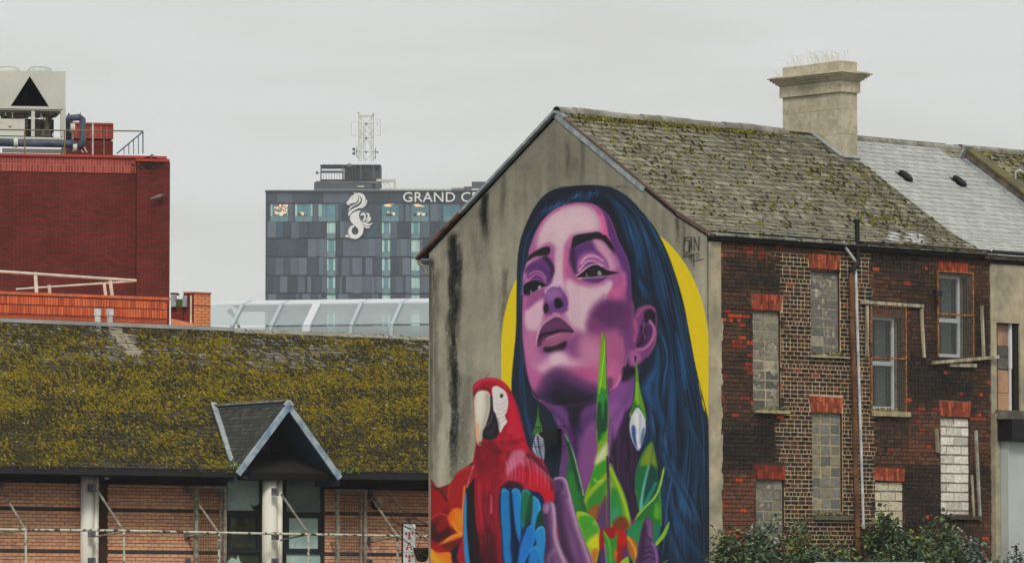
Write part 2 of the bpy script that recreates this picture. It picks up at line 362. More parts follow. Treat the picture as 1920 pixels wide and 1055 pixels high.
    gL = [[(1120, 352), (1050, 365), (1000, 410), (982, 470), (974, 560), (974, 660), (975, 740), (1000, 850)],
          [(1120, 362), (1060, 385), (1010, 430), (990, 480), (980, 560), (980, 660), (990, 760), (1010, 860)]]
    def lerpg(g, u, k0, k1, n=7):
        i = min(int(u*(len(g)-1)), len(g)-2); w = u*(len(g)-1)-i
        Pa, Pb = smooth(g[i], False, 6), smooth(g[i+1], False, 6); P = Pa*(1-w)+Pb*w
        if g is gR: P = P.copy(); P[:, 0] += np.clip((P[:, 1]-560)/160, 0, 1)*(9*np.sin(P[:, 1]/48.+u*5)+4*np.sin(P[:, 1]/21.+u*13))*(.25+.75*(1-u))
        idx = np.linspace(k0, k1, n)*(len(P)-1)
        return [tuple(P[int(q)]*(1-q % 1)+P[min(int(q)+1, len(P)-1)]*(q % 1)) for q in idx]
    for i in range(26):                                   # broad soft locks
        u = rg.random(); k = rg.random()*.8; c = rg.choice([(20, 62, 98), (26, 74, 116), (16, 28, 46), (12, 20, 34), (30, 66, 98)])
        K(lerpg(gR, u, k, min(k+rg.uniform(.2, .45), 1)), c, [.5, 6, 5, .5], None, 5, rg.uniform(.35, .7), 3)
    for p, c, w, al in [(A(960,600,1000,700,985,800,1040,900), (38,104,152), 7, .8), (A(900,480,960,560,1000,680,1020,800), (24,70,112), 7, .7),
                        (A(1040,620,1090,780,1120,960), (22,64,100), 8, .7), (D(1330,330,1370,520,1400,760), (42,104,152), 6, .8),
                        (D(1190,440,1180,600,1110,760,1150,900), (34,92,140), 9, .85), (D(1000,0,1080,60,1180,80), (20,44,66), 14, .7),
                        (D(1250,700,1200,900,1230,1050), (26,70,108), 8, .7), (F(860,20,860,160,880,330), (26,62,96), 10, .7),
                        (F(880,330,960,460,1000,640,1060,760), (36,86,128), 10, .75), (F(860,520,900,700,960,820,1010,1000), (26,62,98), 16, .7),
                        (F(1040,60,1090,200,1130,360), (24,54,84), 10, .6), (F(1010,760,1060,900,1130,1040), (26,56,84), 12, .6), (F(930,900,980,1040), (30,66,96), 12, .5)]:
        K(p, c, [.5, w*.5, w, w*.4], None, w*.9, al)
    for i in range(300):                                  # fine strands
        u = rg.random(); k = rg.random()*.92; L = rg.uniform(.08, .3)
        lit = rg.random() < .5
        c = rg.choice([(58, 122, 168), (36, 92, 138), (40, 84, 122), (70, 118, 150)]) if lit else (10, 16, 28)
        K(lerpg(gR, u, k, min(k+L, 1), 5), c, [.1, rg.uniform(.5, 1.1), .1], None, .8, rg.uniform(.25, .6) if lit else .5, 3)
    for i in range(70):
        u = rg.random(); k = rg.uniform(.12, .9); L = rg.uniform(.06, .18)
        c = rg.choice([(30, 88, 138), (40, 102, 152), (12, 20, 34)])
        K(lerpg(gL, u, k, min(k+L, 1), 5), c, [.1, 1.0, .1], None, .9, rg.uniform(.25, .55), 3)
    for i in range(34):                                   # swept-back wisps over the brow
        x = rg.uniform(280, 830); y = 330-(x-280)*.36 if x < 560 else 165-(x-560)*.02; y -= rg.uniform(10, 60)
        K(Cc(x, y+25, x+45, y, x+60, y-45), rg.choice([(34, 98, 150), (58, 128, 176), (24, 70, 114)]), [.2, 1.3, .2], None, 1.2, .55, 3)
    K(Cc(240,420,330,260,450,150,620,80,800,50), (10, 16, 28), 5, 6, 7, .6)
    K(Cc(820,160,940,190,1000,300,1050,480,1120,620,1180,760,1190,1000), (12, 20, 34), 6, 9, 8, .8)
    for i in range(40):                                    # loose ends over the yellow
        pass
    clip(None)
    for i in range(16):
        t = rg.random(); x = 1294+t*34; y = 650+t*140
        K([(x-6, y-26), (x+1, y), (x+3, y+22)], (18, 24, 34), [.6, .5, .1], None, .7, .8, 3)
    for i in range(9):
        x = 1030+i*16+rg.uniform(-5, 5); K([(x, 356-(i > 2)*5), (x+14, 349), (x+30, 352)], (20, 24, 34), .5, .2, .6, .6, 3)
    for i in range(8):
        t = i/8; K([(1150+t*60, 354+t*50), (1165+t*58, 362+t*52), (1176+t*56, 378+t*52)], (20, 26, 38), .5, .2, .6, .5, 3)
    clip(HM)
    for (p, w, al) in ((F(870,320,900,420,960,520,1010,620,1050,720), 5, .8), (F(880,180,885,260,900,330), 4, .7), (F(1010,540,1060,640,1100,740,1120,800), 4, .6), (F(920,520,930,640,960,760,1010,860), 6, .6),
                      (F(1020,20,1060,140,1120,260), 5, .55), (F(960,700,1010,820,1080,930,1140,1010), 6, .6), (F(880,660,900,800,950,930,1000,1050), 6, .55), (F(780,20,800,120,812,200), 4, .7), (D(1190,640,1180,760,1200,900,1260,1040), 6, .6)):
        K(p, (40, 86, 128), [.4, w, .4], None, w*1.1, al); K([(x+1.5, y) for x, y in p], (78, 128, 170), [.1, .9, .1], None, 1.4, al*.7)
        K([(x+7, y+6) for x, y in p], (12, 18, 30), [.4, w*.6, .4], None, w, .6)
    # ---------- neck ----------
    neck = D(320,860,400,960,440,1075) + F(130,60,180,200,190,330,170,480,180,640,300,800,560,1075,700,900,690,640,560,420,520,300,590,150,620,0) + D(940,1000,1000,880,1020,760,1040,600,900,620,700,760,500,800)
    S(neck, (104, 62, 120), 2.); NM = mask_of(neck, 2.); clip(NM)
    S(D(860,700,1040,600,1040,760,1000,860,900,1050,800,1075,800,860), (124, 72, 136), 6)
    S(F(340,200,380,130,430,120,440,300,400,460,350,560,310,500,310,330), (128, 74, 130), 5, .9)
    S(F(500,0,610,0,570,150,520,280,505,360,500,200), (138, 84, 140), 5, .9)
    K(F(90,20,150,100,170,250,170,420), (150, 112, 160), 4, 3, 6, .6)
    K(F(150,60,210,130,250,240,250,340), (126, 78, 140), 6, 5, 7, .8)
    K(F(60,0,130,40,200,110,262,230,275,360,270,560), (66, 40, 84), 3, 4, 5, .8)
    K(D(560,1000,570,1075), (24, 18, 34), 9, 9, 8, .9)
    K(F(240,0,272,90,282,200,285,330), (44, 28, 62), [9, 5, 3, 1], None, 7, .9)
    K(F(300,180,330,120,390,70,450,60), (74, 46, 94), 6, 6, 8, .7)
    S(D(340,840,500,900,520,1000,560,1040,600,960,640,900,720,860,720,780,440,780), (30, 22, 40), 7, .95)
    K(F(240,320,260,480,300,600,340,700), (90, 54, 106), 10, 10, 12, .6)
    S(D(900,640,1040,600,1000,680,920,710), (34, 24, 44), 6, .95)
    K(D(1000,700,960,830,870,960,810,1050), (92, 56, 110), 6, 3, 7, .5)
    clip(HM)
    # dark purple hair falling behind the bell flower
    S(F(590,120,640,20,700,60,700,300,690,560,720,700,660,760,560,560,510,380,540,260), (50, 30, 60), 5)
    for i in range(46):
        x = rg.uniform(520, 700); y = rg.uniform(60, 420); c = rg.choice([(78, 46, 88), (26, 18, 34), (92, 56, 100), (18, 14, 26)])
        K(F(x, y, x-20+rg.uniform(-25, 40), y+130, x+rg.uniform(-10, 60), y+300), c, [.1, .8, .1], None, .8, .6, 3)
    # ---------- face ----------
    face = Cc(240,690,250,620,300,480,350,380,430,290,520,232,620,200,720,190,820,202,890,240,960,300,1010,400,1050,520,1110,640,1150,740,1165,900,1175,1055) + \
           D(1010,150,1010,300,990,420,965,520,940,620,900,720,840,790,720,850,600,880,520,900,420,890,330,880,255,830,215,740,180,600,160,450,150,300,156,150) + Cc(190,960,200,820)
    S(face, (156, 94, 142), 1.2); FM = mask_of(face, 1.2); clip(FM)
    # planes of the forehead
    S(Cc(880,190,960,300,1010,400,1050,520,1120,640,1180,760,1190,1055,1130,1055,1120,860,1060,740,1000,620,960,480,930,340,860,230), (94, 50, 112), 5)
    S(Cc(800,200,880,240,930,330,960,480,990,570,940,500,880,440,870,340,830,260), (206, 98, 150), 3)
    K(Cc(740,196,830,222,880,290), (128, 66, 130), 2, 3, 4, .7)
    S(Cc(320,520,340,430,420,320,520,250,640,215,760,215,840,270,880,340,885,440,760,460,650,490,600,560,560,640,560,760,500,760,490,640,430,560,330,620), (204, 172, 184), 9)
    S(Cc(420,360,540,290,680,270,780,300,800,400,640,440,540,520,460,460), (212, 186, 196), 16, .7)
    K(Cc(262,640,300,520,340,420,420,310,520,245), (186, 96, 146), 2, 2.5, 3, .85)
    K(Cc(560,215,700,196,820,212), (170, 92, 144), 1.5, 2, 3, .8)
    S(Cc(260,640,330,600,420,560,480,600,490,700,470,800,400,700,300,640), (160, 92, 144), 6, .8)
    K(Cc(640,500,590,580,570,680,575,800), (178, 92, 142), 4, 6, 6, .7)
    # nose bridge
    S(Cc(490,620,560,600,560,760,570,900,600,1055,400,1055,400,1000,460,880,480,740), (200, 168, 182), 5)
    K(Cc(585,640,575,760,590,900,640,1020), (190, 100, 142), 4, 5, 6, .8)
    # left (our left) eye socket
    S(Cc(215,780,260,730,330,690,400,690,450,740,465,820,440,900,410,960,350,900,290,880,230,900,205,880), (104, 58, 120), 4)
    K(Cc(212,770,260,720,330,690), (200, 150, 170), 3, 1, 4, .8)
    K(Cc(206,790,212,860,235,900), (190, 130, 164), 4, 4, 5, .8)
    K(Cc(400,690,440,740,462,800,440,870), (38, 22, 48), [5, 4, 2], None, 4, .85)
    K(Cc(220,800,280,770,360,770,420,830,430,900), (82, 44, 104), 4, 4, 6, .7)
    for r in range(3): K(Cc(240+r*6,890-r*26,300,840-r*16,360,850-r*16,402,915-r*22), (196, 130, 168) if r % 2 == 0 else (140, 70, 130), 1.2, 1, 1.4, .8)
    S(Cc(200,940,250,900,310,888,360,905,412,938,370,960,320,990,260,1025,210,1035), (20, 16, 26), 1.5)
    S(Cc(330,948,352,935,352,965,338,972), (186, 180, 178), .8, .9); S(Cc(262,985,272,980,272,1005,264,1008), (180, 170, 172), .7, .8)
    K(Cc(262,1022,330,975,400,945), (206, 168, 186), 1, 1, 1, .8)
    S(Cc(215,1030,300,1000,380,958,408,960,402,1055,215,1055), (150, 76, 132), 5, .9)
    # eyebrows
    S(Cc(240,690,260,660,320,620,380,592,432,590,436,640,415,660,350,668,290,680,215,735), (30, 22, 30), 2)
    S(Cc(633,605,636,540,660,488,740,470,850,456,890,462,940,510,985,570,1025,660,985,620,930,550,870,520,780,540,700,570), (28, 24, 30), 1.6, sharp=False)
    K(Cc(930,500,985,570,1022,655), (24, 20, 28), [4, 2.4, .6], None, 1.2)
    # right eye socket
    S(Cc(632,610,700,575,790,535,850,560,900,640,930,700,960,770,900,750,830,740,760,760,700,800,668,820,650,760,630,690), (92, 50, 112), 4)
    S(Cc(830,525,900,540,960,600,1010,650,1040,700,1050,770,980,800,930,740,890,660,850,600), (190, 142, 166), 6, .95)
    K(Cc(1000,650,1030,720,1060,800), (150, 80, 140), 4, 5, 6, .6)
    S(Cc(680,740,700,680,760,640,840,640,900,700,940,770,860,720,780,720,720,770,680,810), (176, 108, 156), 5, .9)
    K(Cc(690,700,760,640,850,630,930,700,960,770), (116, 60, 124), 2, 2, 3, .7)
    for r in range(3): K(Cc(700+r*10,800-r*34,770,722-r*22,850,722-r*24,915,760-r*24), (214, 170, 190) if r != 1 else (150, 84, 136), 1.6, 1., 1.6, .85)
    K(Cc(640,620,640,720,665,820), (48, 26, 60), [4, 6, 2], None, 5, .8)
    S(Cc(676,858,730,815,790,768,850,748,900,768,960,800,1058,820,1000,835,930,850,850,858,760,862,700,866), (24, 20, 28), 1.2)
    K(Cc(676,852,730,808,790,760,850,742,900,758), (208, 160, 184), 1, 1, 1, .85)
    S(Cc(868,806,885,804,903,838,866,840), (170, 170, 166), 1.3, .85); S(Cc(756,838,768,822,778,850,760,853), (140, 130, 138), 1.2, .7)
    S(Cc(790,790,850,780,865,840,800,855), (44, 42, 40), 3, .7)
    K(Cc(690,872,780,868,900,858,960,852), (214, 176, 190), 1.4, 1, 1.2, .85)
    S(Cc(722,878,800,868,900,862,960,850,920,890,850,915,780,905), (90, 52, 108), 2.5)
    K(Cc(600,790,640,870,720,915,820,940,920,920), (172, 84, 130), 4, 3, 7, .75)
    # cheek light
    S(Cc(600,880,700,925,800,945,900,930,960,890,1000,900,998,980,960,1055,900,1075) + D(780,50,740,120,680,170,660,260,640,330,560,330,500,240,470,130,500,80,480,0), (200, 170, 182), 8)
    S(Cc(1000,870,1060,850,1110,820,1125,900,1120,1000,1110,1075) + D(960,60,900,100,830,90,800,60,840,0,860,-40), (182, 92, 142), 4, .95)
    S(Cc(950,880,1000,850,1060,830,1090,900,1010,960,1000,900), (150, 82, 134), 4, .6)
    # cheek shadow
    S(D(740,110,800,85,880,100,940,80,965,20,1010,40,1020,200,1000,320,920,350,870,330,800,330,740,345,690,340,665,290,680,210,705,150), (104, 52, 102), 14)
    S(D(760,130,820,100,900,110,940,160,900,240,820,260,740,250,710,200), (84, 42, 88), 10, .6)
    S(D(660,260,720,240,780,280,760,330,680,350), (128, 60, 110), 10, .7)
    S(D(900,350,990,300,1000,420,960,520,930,640,905,560,915,450), (104, 56, 112), 5, .9)
    S(D(640,380,760,350,880,340,915,440,920,560,900,680,850,770,830,720,760,690,660,690,560,640,540,540,600,480), (168, 86, 130), 18, .95)
    S(D(590,430,700,400,780,440,760,560,650,600,560,520), (180, 116, 150), 16, .8)
    K(D(915,380,925,500,915,620,880,720), (190, 104, 146), 2.5, 1.5, 5, .6)
    S(D(520,330,620,330,700,400,740,480,720,560,620,560,560,470), (184, 124, 156), 18, .75)
    S(D(620,600,760,600,860,560,880,640,800,700,700,690), (188, 100, 146), 14, .7)
    S(D(800,690,840,680,850,720,825,780,800,770), (110, 56, 106), 4, .9)
    K(D(825,775,880,730,905,660), (210, 120, 160), 1.2, 1, 1.2, .8)
    # left cheek beside the nose
    S(D(200,150,250,110,310,60,330,120,320,200,310,260,280,330,250,340,200,320,175,260,170,190), (202, 166, 182), 6)
    K(D(160,200,155,320,170,460,190,600), (178, 92, 142), 3, 3, 4, .8)
    S(D(165,70,200,60,205,110,180,170,160,200), (176, 96, 146), 4, .9)
    S(D(205,90,280,60,330,20,330,70,260,110,200,160), (140, 74, 128), 5, .8)
    S(D(180,340,280,330,290,440,300,520,250,580,200,560,175,460), (180, 112, 150), 8, .85)
    # nose tip and nostrils
    S(D(335,60,350,10,400,-20,460,-10,500,40,515,110,500,170,450,190,380,195,340,200,320,140), (112, 64, 128), 4)
    S(D(345,40,390,0,440,10,460,50,410,80,360,110,345,90), (150, 104, 158), 7, .8)
    K(D(455,-10,500,50,518,110,505,165), (206, 160, 182), 2, 1.6, 2, .8)
    K(D(335,30,350,0,390,-20,430,-15), (212, 180, 196), 2, 2, 3, .8)
    S(D(405,90,425,72,460,90,472,130,450,150,415,152,403,120), (28, 20, 32), 1.5)
    S(D(325,130,345,110,360,150,355,185,330,192,320,160), (34, 22, 38), 1.8)
    K(D(340,190,380,190,450,185,500,160), (128, 64, 118), 2, 2, 3, .8)
    K(D(400,195,430,200,440,215), (206, 160, 180), 2, 2, 3, .7)
    # philtrum + mouth surroundings
    S(D(290,300,330,240,390,210,430,200,500,240,560,300,600,330,570,360,520,340,420,300,330,330), (188, 132, 160), 7, .8)
    K(D(270,430,280,340,320,270,390,222), (206, 170, 186), 1.6, 1.2, 1.6, .85)
    S(D(300,440,420,430,520,380,560,340,600,350,590,420,580,520,540,520,480,490,400,480,340,500,300,480), (122, 64, 118), 14, .8)
    S(D(330,450,400,440,490,400,480,460,440,480,370,490,330,480), (26, 18, 30), 4)
    S(D(272,440,285,350,320,285,370,240,410,222,450,228,500,270,555,330,500,345,450,335,400,350,340,380,310,430), (86, 42, 82), 1.5)
    S(D(310,290,370,245,440,235,500,280,520,320,440,310,380,320,320,350), (104, 56, 98), 5, .8)
    S(D(305,425,330,390,400,355,470,335,535,340,520,370,480,400,420,430,350,440), (150, 84, 120), 2)
    K(D(280,400,320,350,400,335,460,322,540,330), (30, 16, 32), [1.5, 2.2, 2.2, 1], None, 1.4)
    K(D(350,385,400,365,450,350), (196, 152, 172), 1.2, .8, 1.6, .7)
    K(D(380,400,440,375,500,355), (176, 110, 142), 2, 1.4, 3, .6)
    # chin
    S(D(230,600,300,570,350,520,420,482,480,490,530,530,600,560,650,600,560,620,470,600,400,600,350,640,280,660,230,660), (200, 158, 178), 12, .95)
    S(D(380,520,430,495,480,510,500,560,440,570,390,580), (212, 184, 196), 8, .8)
    S(D(190,580,250,600,300,640,330,700,300,780,250,790,210,720), (176, 92, 142), 9, .9)
    S(D(540,600,640,590,760,640,780,700,700,730,620,700,540,670,480,640), (172, 86, 130), 10, .85)
    S(D(300,760,330,700,380,650,440,640,500,670,600,720,720,770,820,800,840,790,720,870,560,900,400,900,300,870,250,820), (48, 32, 64), 15)
    S(D(330,690,370,650,440,625,520,640,620,700,740,750,700,780,560,740,440,690,350,760,300,790), (92, 50, 100), 15, .8)
    S(D(380,800,500,790,620,820,700,850,560,900,420,900), (26, 20, 36), 10, .9)
    K(D(225,770,250,830,330,878), (150, 78, 134), 3, 2, 4, .7)
    clip(HM)
    K(D(156,60,152,300,165,460,190,640,225,760,280,840), (18, 22, 36), 1.4, 1.4, 2, .8)
    # ---------- ear ----------
    S(D(1020,180,1060,140,1120,130,1165,160,1185,230,1180,320,1165,420,1120,500,1070,560,1020,590,975,590,960,530,985,440,1000,320), (118, 60, 112), 2)
    S(D(1085,200,1110,165,1150,160,1172,210,1165,290,1130,250,1095,270), (30, 18, 34), 3)
    S(D(1075,240,1100,280,1150,250,1150,340,1120,410,1070,450,1030,450,1040,360), (76, 38, 84), 3)
    K(D(1130,250,1160,300,1160,360,1130,420,1080,462,1030,465), (186, 118, 160), 2.6, 2, 2.6, .85)
    K(D(1030,220,1070,160,1130,140,1170,170), (164, 86, 132), 2, 2, 3, .8)
    K(D(1070,300,1085,340,1070,400,1035,440), (26, 14, 28), 3, 2, 2.4, .9)
    K(D(1018,250,1025,330,1010,400), (190, 96, 132), 3, 2, 4, .7)
    K(D(1085,260,1080,330,1095,380), (170, 110, 150), 1, 1, 1.5, .7)
    S(D(975,480,1040,480,1060,540,1020,585,985,575), (160, 96, 146), 5, .85)
    K(D(1180,330,1165,430,1110,520), (170, 100, 146), 1.6, 1.4, 2, .7)
    K(D(1020,520,1022,560), (20, 12, 20), 1.6, 1.4, 1)
    S(D(930,600,1000,600,1010,640,930,690,920,650), (26, 18, 34), 4, .9)
    # ---------- right bell flower ----------
    S(D(1024,545,1034,600,1045,700,1060,790,1095,930,1100,1010,1060,1000,985,985,975,960,1000,880,1018,760,1020,640), (92, 148, 34), 1)
    S(D(1018,860,1040,880,1078,940,1085,990,1040,930,1000,960,990,940), (34, 92, 44), 3, .9)
    K(D(1030,720,1032,820,1036,880), (160, 190, 60), 2, 2.6, 3, .7)
    K(D(1018,620,1012,800,985,930), (14, 44, 26), .8, .8, 1, .8)
    S(F(690,15,720,30,748,90,752,160,735,240,706,302,680,270,655,210,645,140,655,80), (186, 190, 194), 1)
    S(F(700,160,690,200,700,260,706,296,680,262,660,190,665,130), (40, 62, 128), 2.5, .9)
    S(F(745,150,740,220,722,270,720,220,732,160), (60, 84, 140), 2, .8)
    K(F(692,60,696,180,704,280), (222, 222, 222), 3, 2, 3, .9); K(F(718,60,715,160,712,250), (150, 158, 170), 1.6, 1, 2, .7)
    # left bell flower
    S(F(33,0,40,90,60,150,70,200,30,190,-8,200,10,140,25,80), (70, 124, 40), 1.2)
    S(F(20,190,60,200,76,280,72,350,62,390,40,370,15,330,-6,280), (176, 180, 186), 1.2)
    K(F(30,210,40,290,62,370), (44, 62, 120), 2, 1.4, 1.6, .9); K(F(5,240,20,300,40,355), (60, 70, 120), 1.5, 1, 1.6, .8)
    # ---------- orchid plant ----------
    S(F(205,180,250,260,290,380,330,560,355,680,350,715,260,700,225,560,222,440,235,330), (28, 96, 52), 1)
    S(F(225,480,262,440,300,560,320,690,260,690,230,580), (46, 130, 48), 6, .7)
    K(F(212,190,262,300,300,440,338,600), (176, 190, 170), 1, 1, 1, .8); K(F(235,250,270,400,310,560), (20, 60, 40), 2.4, 3, 3, .8)
    S(F(346,595,390,480,415,380,430,260,425,0,462,-500,495,0,500,360,495,820,470,640,430,760,360,700), (120, 150, 28), 1)
    S(B(820,60,826,200,833,350,833,480,790,540,786,420,797,240), (108, 164, 30), .9)
    S(B(792,300,830,310,832,360,825,480,800,520,790,420), (40, 130, 50), 4, .9)
    S(D(735,880,760,880,770,1000,790,850,806,880,802,1075,728,1075), (20, 62, 40), 2.5, .9)
    K(D(790,340,780,520,745,800), (180, 214, 60), .6, .8, 1, .8); K(D(786,330,797,520,800,800), (20, 60, 30), .5, .6, .8, .8)
    S(F(435,60,452,60,470,110,450,210,432,250,430,140), (26, 74, 40), 2.5, .9)
    S(F(425,340,470,270,492,250,495,330,460,370,415,390), (196, 202, 170), 6, .95)
    S(F(380,530,400,440,440,390,485,370,487,440,450,480,420,540,390,555), (56, 142, 38), 3)
    K(F(352,640,400,560,470,500,494,470), (150, 172, 30), 4, 4, 3, .9); K(F(410,490,425,510,460,500), (190, 200, 90), 1.4, 1, 2, .8)
    S(F(360,640,400,590,470,520,492,500,480,580,440,680,400,700,365,700), (50, 130, 46), 5, .95)
    S(F(370,700,420,660,450,690,430,760,400,750), (150, 84, 30), 5, .9); S(F(430,720,490,600,495,820,440,810), (92, 56, 100), 6, .9)
    S(F(508,400,560,480,610,590,645,720,652,800,620,830,560,830,512,820), (118, 158, 30), 1)
    S(F(520,570,560,560,585,640,600,740,560,770,515,760), (42, 130, 62), 5, .95); S(F(520,700,560,680,590,740,560,790,520,780), (60, 150, 120), 8, .6)
    K(F(515,420,570,540,620,680,645,800), (170, 190, 50), 1.6, 1.6, 2, .9)
    S(F(530,790,570,745,620,750,645,810,600,840,540,830), (122, 52, 24), 5, .95)
    S(F(493,350,508,400,515,640,513,870,500,860,498,640,492,480), (88, 56, 104), 1.5)
    K(F(495,340,497,430,507,480), (20, 20, 36), 1.4, .8, 1, .9)
    # right striped leaf
    S(F(790,240,815,310,832,440,840,560,800,640,740,700,716,720,700,620,682,560,685,450,720,340), (30, 104, 60), 1)
    S(F(790,250,812,320,828,400,820,420,780,400,720,400,735,330), (120, 140, 36), 5, .95)
    S(F(780,400,830,440,836,560,770,640,730,680,740,560), (14, 66, 62), 5, .9)
    K(F(775,400,745,520,725,640,722,700), (130, 196, 196), 1.2, 2.6, 3, .9); K(F(685,560,700,640,716,718), (70, 150, 50), 1, 1, 1.2, .8)
    K(F(820,520,770,620,730,690), (60, 160, 150), 2, 3, 4, .8); K(F(800,260,790,380,770,480), (60, 90, 30), 1, 1, 1.4, .7)
    S(F(876,405,878,440,855,540,820,620,760,680,700,750,680,775,700,720,760,660,820,590,850,500), (112, 170, 36), 1)
    K(F(872,430,850,540,810,620,750,680,700,740), (176, 200, 110), 1, .6, 1.2, .8)
    S(F(820,620,850,600,858,700,856,800,830,880,800,930,760,800,690,770,740,700,790,650), (40, 110, 50), 1.5)
    S(F(820,650,845,680,845,760,810,740), (96, 160, 30), 4, .9); S(F(820,790,850,800,840,880,808,930), (20, 110, 110), 4, .8)
    K(F(848,560,848,620,855,720,856,800), (90, 160, 50), 1.4, 1, 1.4, .8)
    S(F(912,775,905,820,880,880,840,925,812,950,820,915,860,860), (130, 170, 40), 1)
    S(F(905,1030,880,1055,860,1060,880,1045), (100, 150, 40), 1)
    # petals low in the middle
    S(F(285,720,330,708,390,740,435,800,448,880,440,970,420,1060,380,1060,340,940,300,820), (150, 180, 36), 1)
    S(F(305,750,350,735,405,750,390,800,330,820,310,790), (60, 150, 40), 3, .9); S(F(330,800,430,800,430,860,380,880,350,920,330,880), (60, 140, 50), 6, .8)
    S(F(380,900,430,860,445,900,440,970,400,960,370,930), (196, 190, 30), 5, .9); S(F(390,980,430,960,420,1060,390,1060), (190, 90, 30), 5, .8)
    S(F(445,850,480,820,540,816,600,840,628,880,632,960,600,1040,560,1070,470,1070,445,980), (150, 24, 22), 1.2)
    S(F(560,830,610,850,625,900,600,930,560,900), (186, 30, 24), 6, .8); S(F(450,950,480,990,490,1070,445,1070), (70, 48, 104), 4, .9); S(F(600,960,632,960,620,1070,590,1050), (84, 50, 96), 4, .85)
    S(F(470,830,500,880,540,890,560,840,560,960,550,1070,490,1070,480,940), (52, 132, 44), 1)
    K(F(478,850,510,920,520,1040), (120, 180, 60), 1.4, 1.4, 2, .8); K(F(480,930,490,1070), (120, 120, 180), 1.6, 1.4, 1.4, .7); S(F(540,960,565,980,555,1030,540,1020), (196, 96, 30), 3, .9)
    S(F(630,860,660,800,740,768,730,880,700,960,690,1060,650,1020,634,940), (36, 130, 76), 1.2)
    S(F(632,880,680,900,700,960,695,1060,660,1020,640,960), (190, 90, 30), 4, .9); K(F(636,880,680,960,696,1060), (214, 190, 40), 1.6, 1.6, 3, .8)
    S(F(580,1055,630,1010,640,1062), (140, 170, 40), 1); S(F(655,1070,690,1030,720,990,700,1070), (120, 160, 50), 1.4)
    # ---------- fingers ----------
    def finger(pts, base, mid, hi):
        S(pts, base, 1.2); return mask_of(pts, 1.2)
    right_thumb = F(735,790,745,765,770,755,792,768,800,820,800,900,830,960,832,1070,690,1070,700,980,708,900)
    m = finger(right_thumb, (92, 58, 104), 0, 0); clip(m)
    S(F(755,780,780,762,795,800,800,880,770,880,758,830), (122, 80, 130), 2.5, .95); K(F(742,800,735,900,715,1060), (50, 30, 62), 4, 6, 6, .8)
    for y in (950, 985, 1020): K(F(740,y+8,780,y-8,825,y+14), (48, 28, 58), 1.4, 1, 1.6, .8)
    K(F(800,920,826,990,828,1060), (150, 106, 154), 2, 2, 3, .8); K(F(757,800,762,860,790,898), (44, 26, 54), 1, 1, 1.2, .8)
    clip(HM)
    f2 = F(130,500,150,480,185,476,220,495,240,560,262,640,300,780,340,900,400,1075,230,1075,200,960,170,840,160,700,145,600)
    m = mask_of(f2, 1.2); S(f2, (120, 80, 124), 1.2); clip(m)
    S(F(140,500,170,490,195,520,190,560,150,590,140,540), (84, 50, 96), 3, .9)
    K(F(150,486,200,483,230,540,256,660,296,800), (194, 160, 188), 2.2, 2.4, 3.5, .9)
    K(F(290,800,340,920,395,1075), (176, 138, 172), 3, 4, 5, .8); K(F(200,620,240,760,290,900,330,1060), (96, 58, 104), 4, 6, 8, .7); K(F(160,600,180,780,215,960,250,1060), (58, 34, 68), 7, 10, 8, .85)
    K(F(240,640,290,800,350,960,390,1070), (166, 128, 164), 4, 5, 6, .7); K(F(150,590,195,560,190,510), (50, 28, 58), .9, .7, 1, .7)
    K(F(262,640,300,780,340,900,400,1075), (40, 24, 50), .8, .8, 1, .6)
    clip(None)
    # ---------- flower at the far left ----------
    LM = mask_of([(806, 905), (1060, 905), (1060, 1064), (808, 1064)], .6, True)
    clip(None)
    fl = E(14,628,60,645,130,620,160,570,220,530,260,520,300,700,300,1075,14,1075)
    S(fl, (120, 16, 22), 1.2); clip(mask_of(fl, 1.2))
    S(E(110,700,130,620,170,560,240,530,230,620,200,720,180,800,120,760), (156, 26, 26), 4); K(E(115,700,130,620,180,560,240,532), (206, 70, 60), 1, 1, 1.6, .7)
    S(E(15,640,60,650,110,700,90,780,40,790,15,800), (146, 14, 24), 3); K(E(20,640,70,660,108,715), (60, 10, 14), 2, 2, 2.4, .8)
    K(E(20,820,60,790,110,800,130,860), (212, 60, 48), 1.2, 1, 1.4, .8); S(E(20,850,80,830,130,880,110,930,40,940,18,920), (58, 10, 14), 6, .9)
    S(E(50,850,100,810,120,850,70,890), (140, 20, 24), 4, .8)
    S(E(115,800,150,760,200,780,205,900,160,930,100,950,60,960,110,920,170,890,130,850), (226, 110, 20), 4, .95)
    S(E(150,770,190,780,200,860,160,860), (240, 150, 30), 7, .9); K(E(90,950,140,910,200,895), (250, 190, 60), 1.6, 3, 3, .8); K(E(140,830,165,880,200,890), (250, 180, 40), 2, 2, 2, .8)
    S(E(20,920,60,960,120,950,170,930,150,975,90,1000,30,990), (150, 16, 22), 3); S(E(70,960,150,930,200,920,205,980,150,985), (100, 26, 20), 4, .9)
    S(E(15,975,60,1000,130,1000,160,1075,15,1075), (236, 150, 26), 2); K(E(20,1000,60,1050,90,1075), (246, 200, 60), 4, 4, 6, .8); K(E(60,1000,120,1020,140,1070), (214, 100, 24), 2, 3, 4, .8)
    S(E(135,990,190,960,205,1075,150,1075), (24, 26, 34), 3); K(E(205,640,195,800,212,960,222,1060), (232, 150, 40), 1.6, 1.4, 1.2, .9)
    clip(None)
    # ---------- parrot ----------
    body = E(250,110,262,80,300,58,350,50,400,62,440,95,465,140,490,200,510,270,530,350,548,420,590,470,630,500,660,560,685,620,692,700,690,740,690,1075,200,1075,196,900,200,760,215,640,240,560,252,500,262,440,268,380,258,200)
    S(body, (158, 16, 42), 1.1); PM = mask_of(body, 1.1); clip(PM)
    S(E(400,140,460,150,500,270,540,400,560,440,480,420,430,380,440,280,440,200), (190, 24, 56), 6, .9)
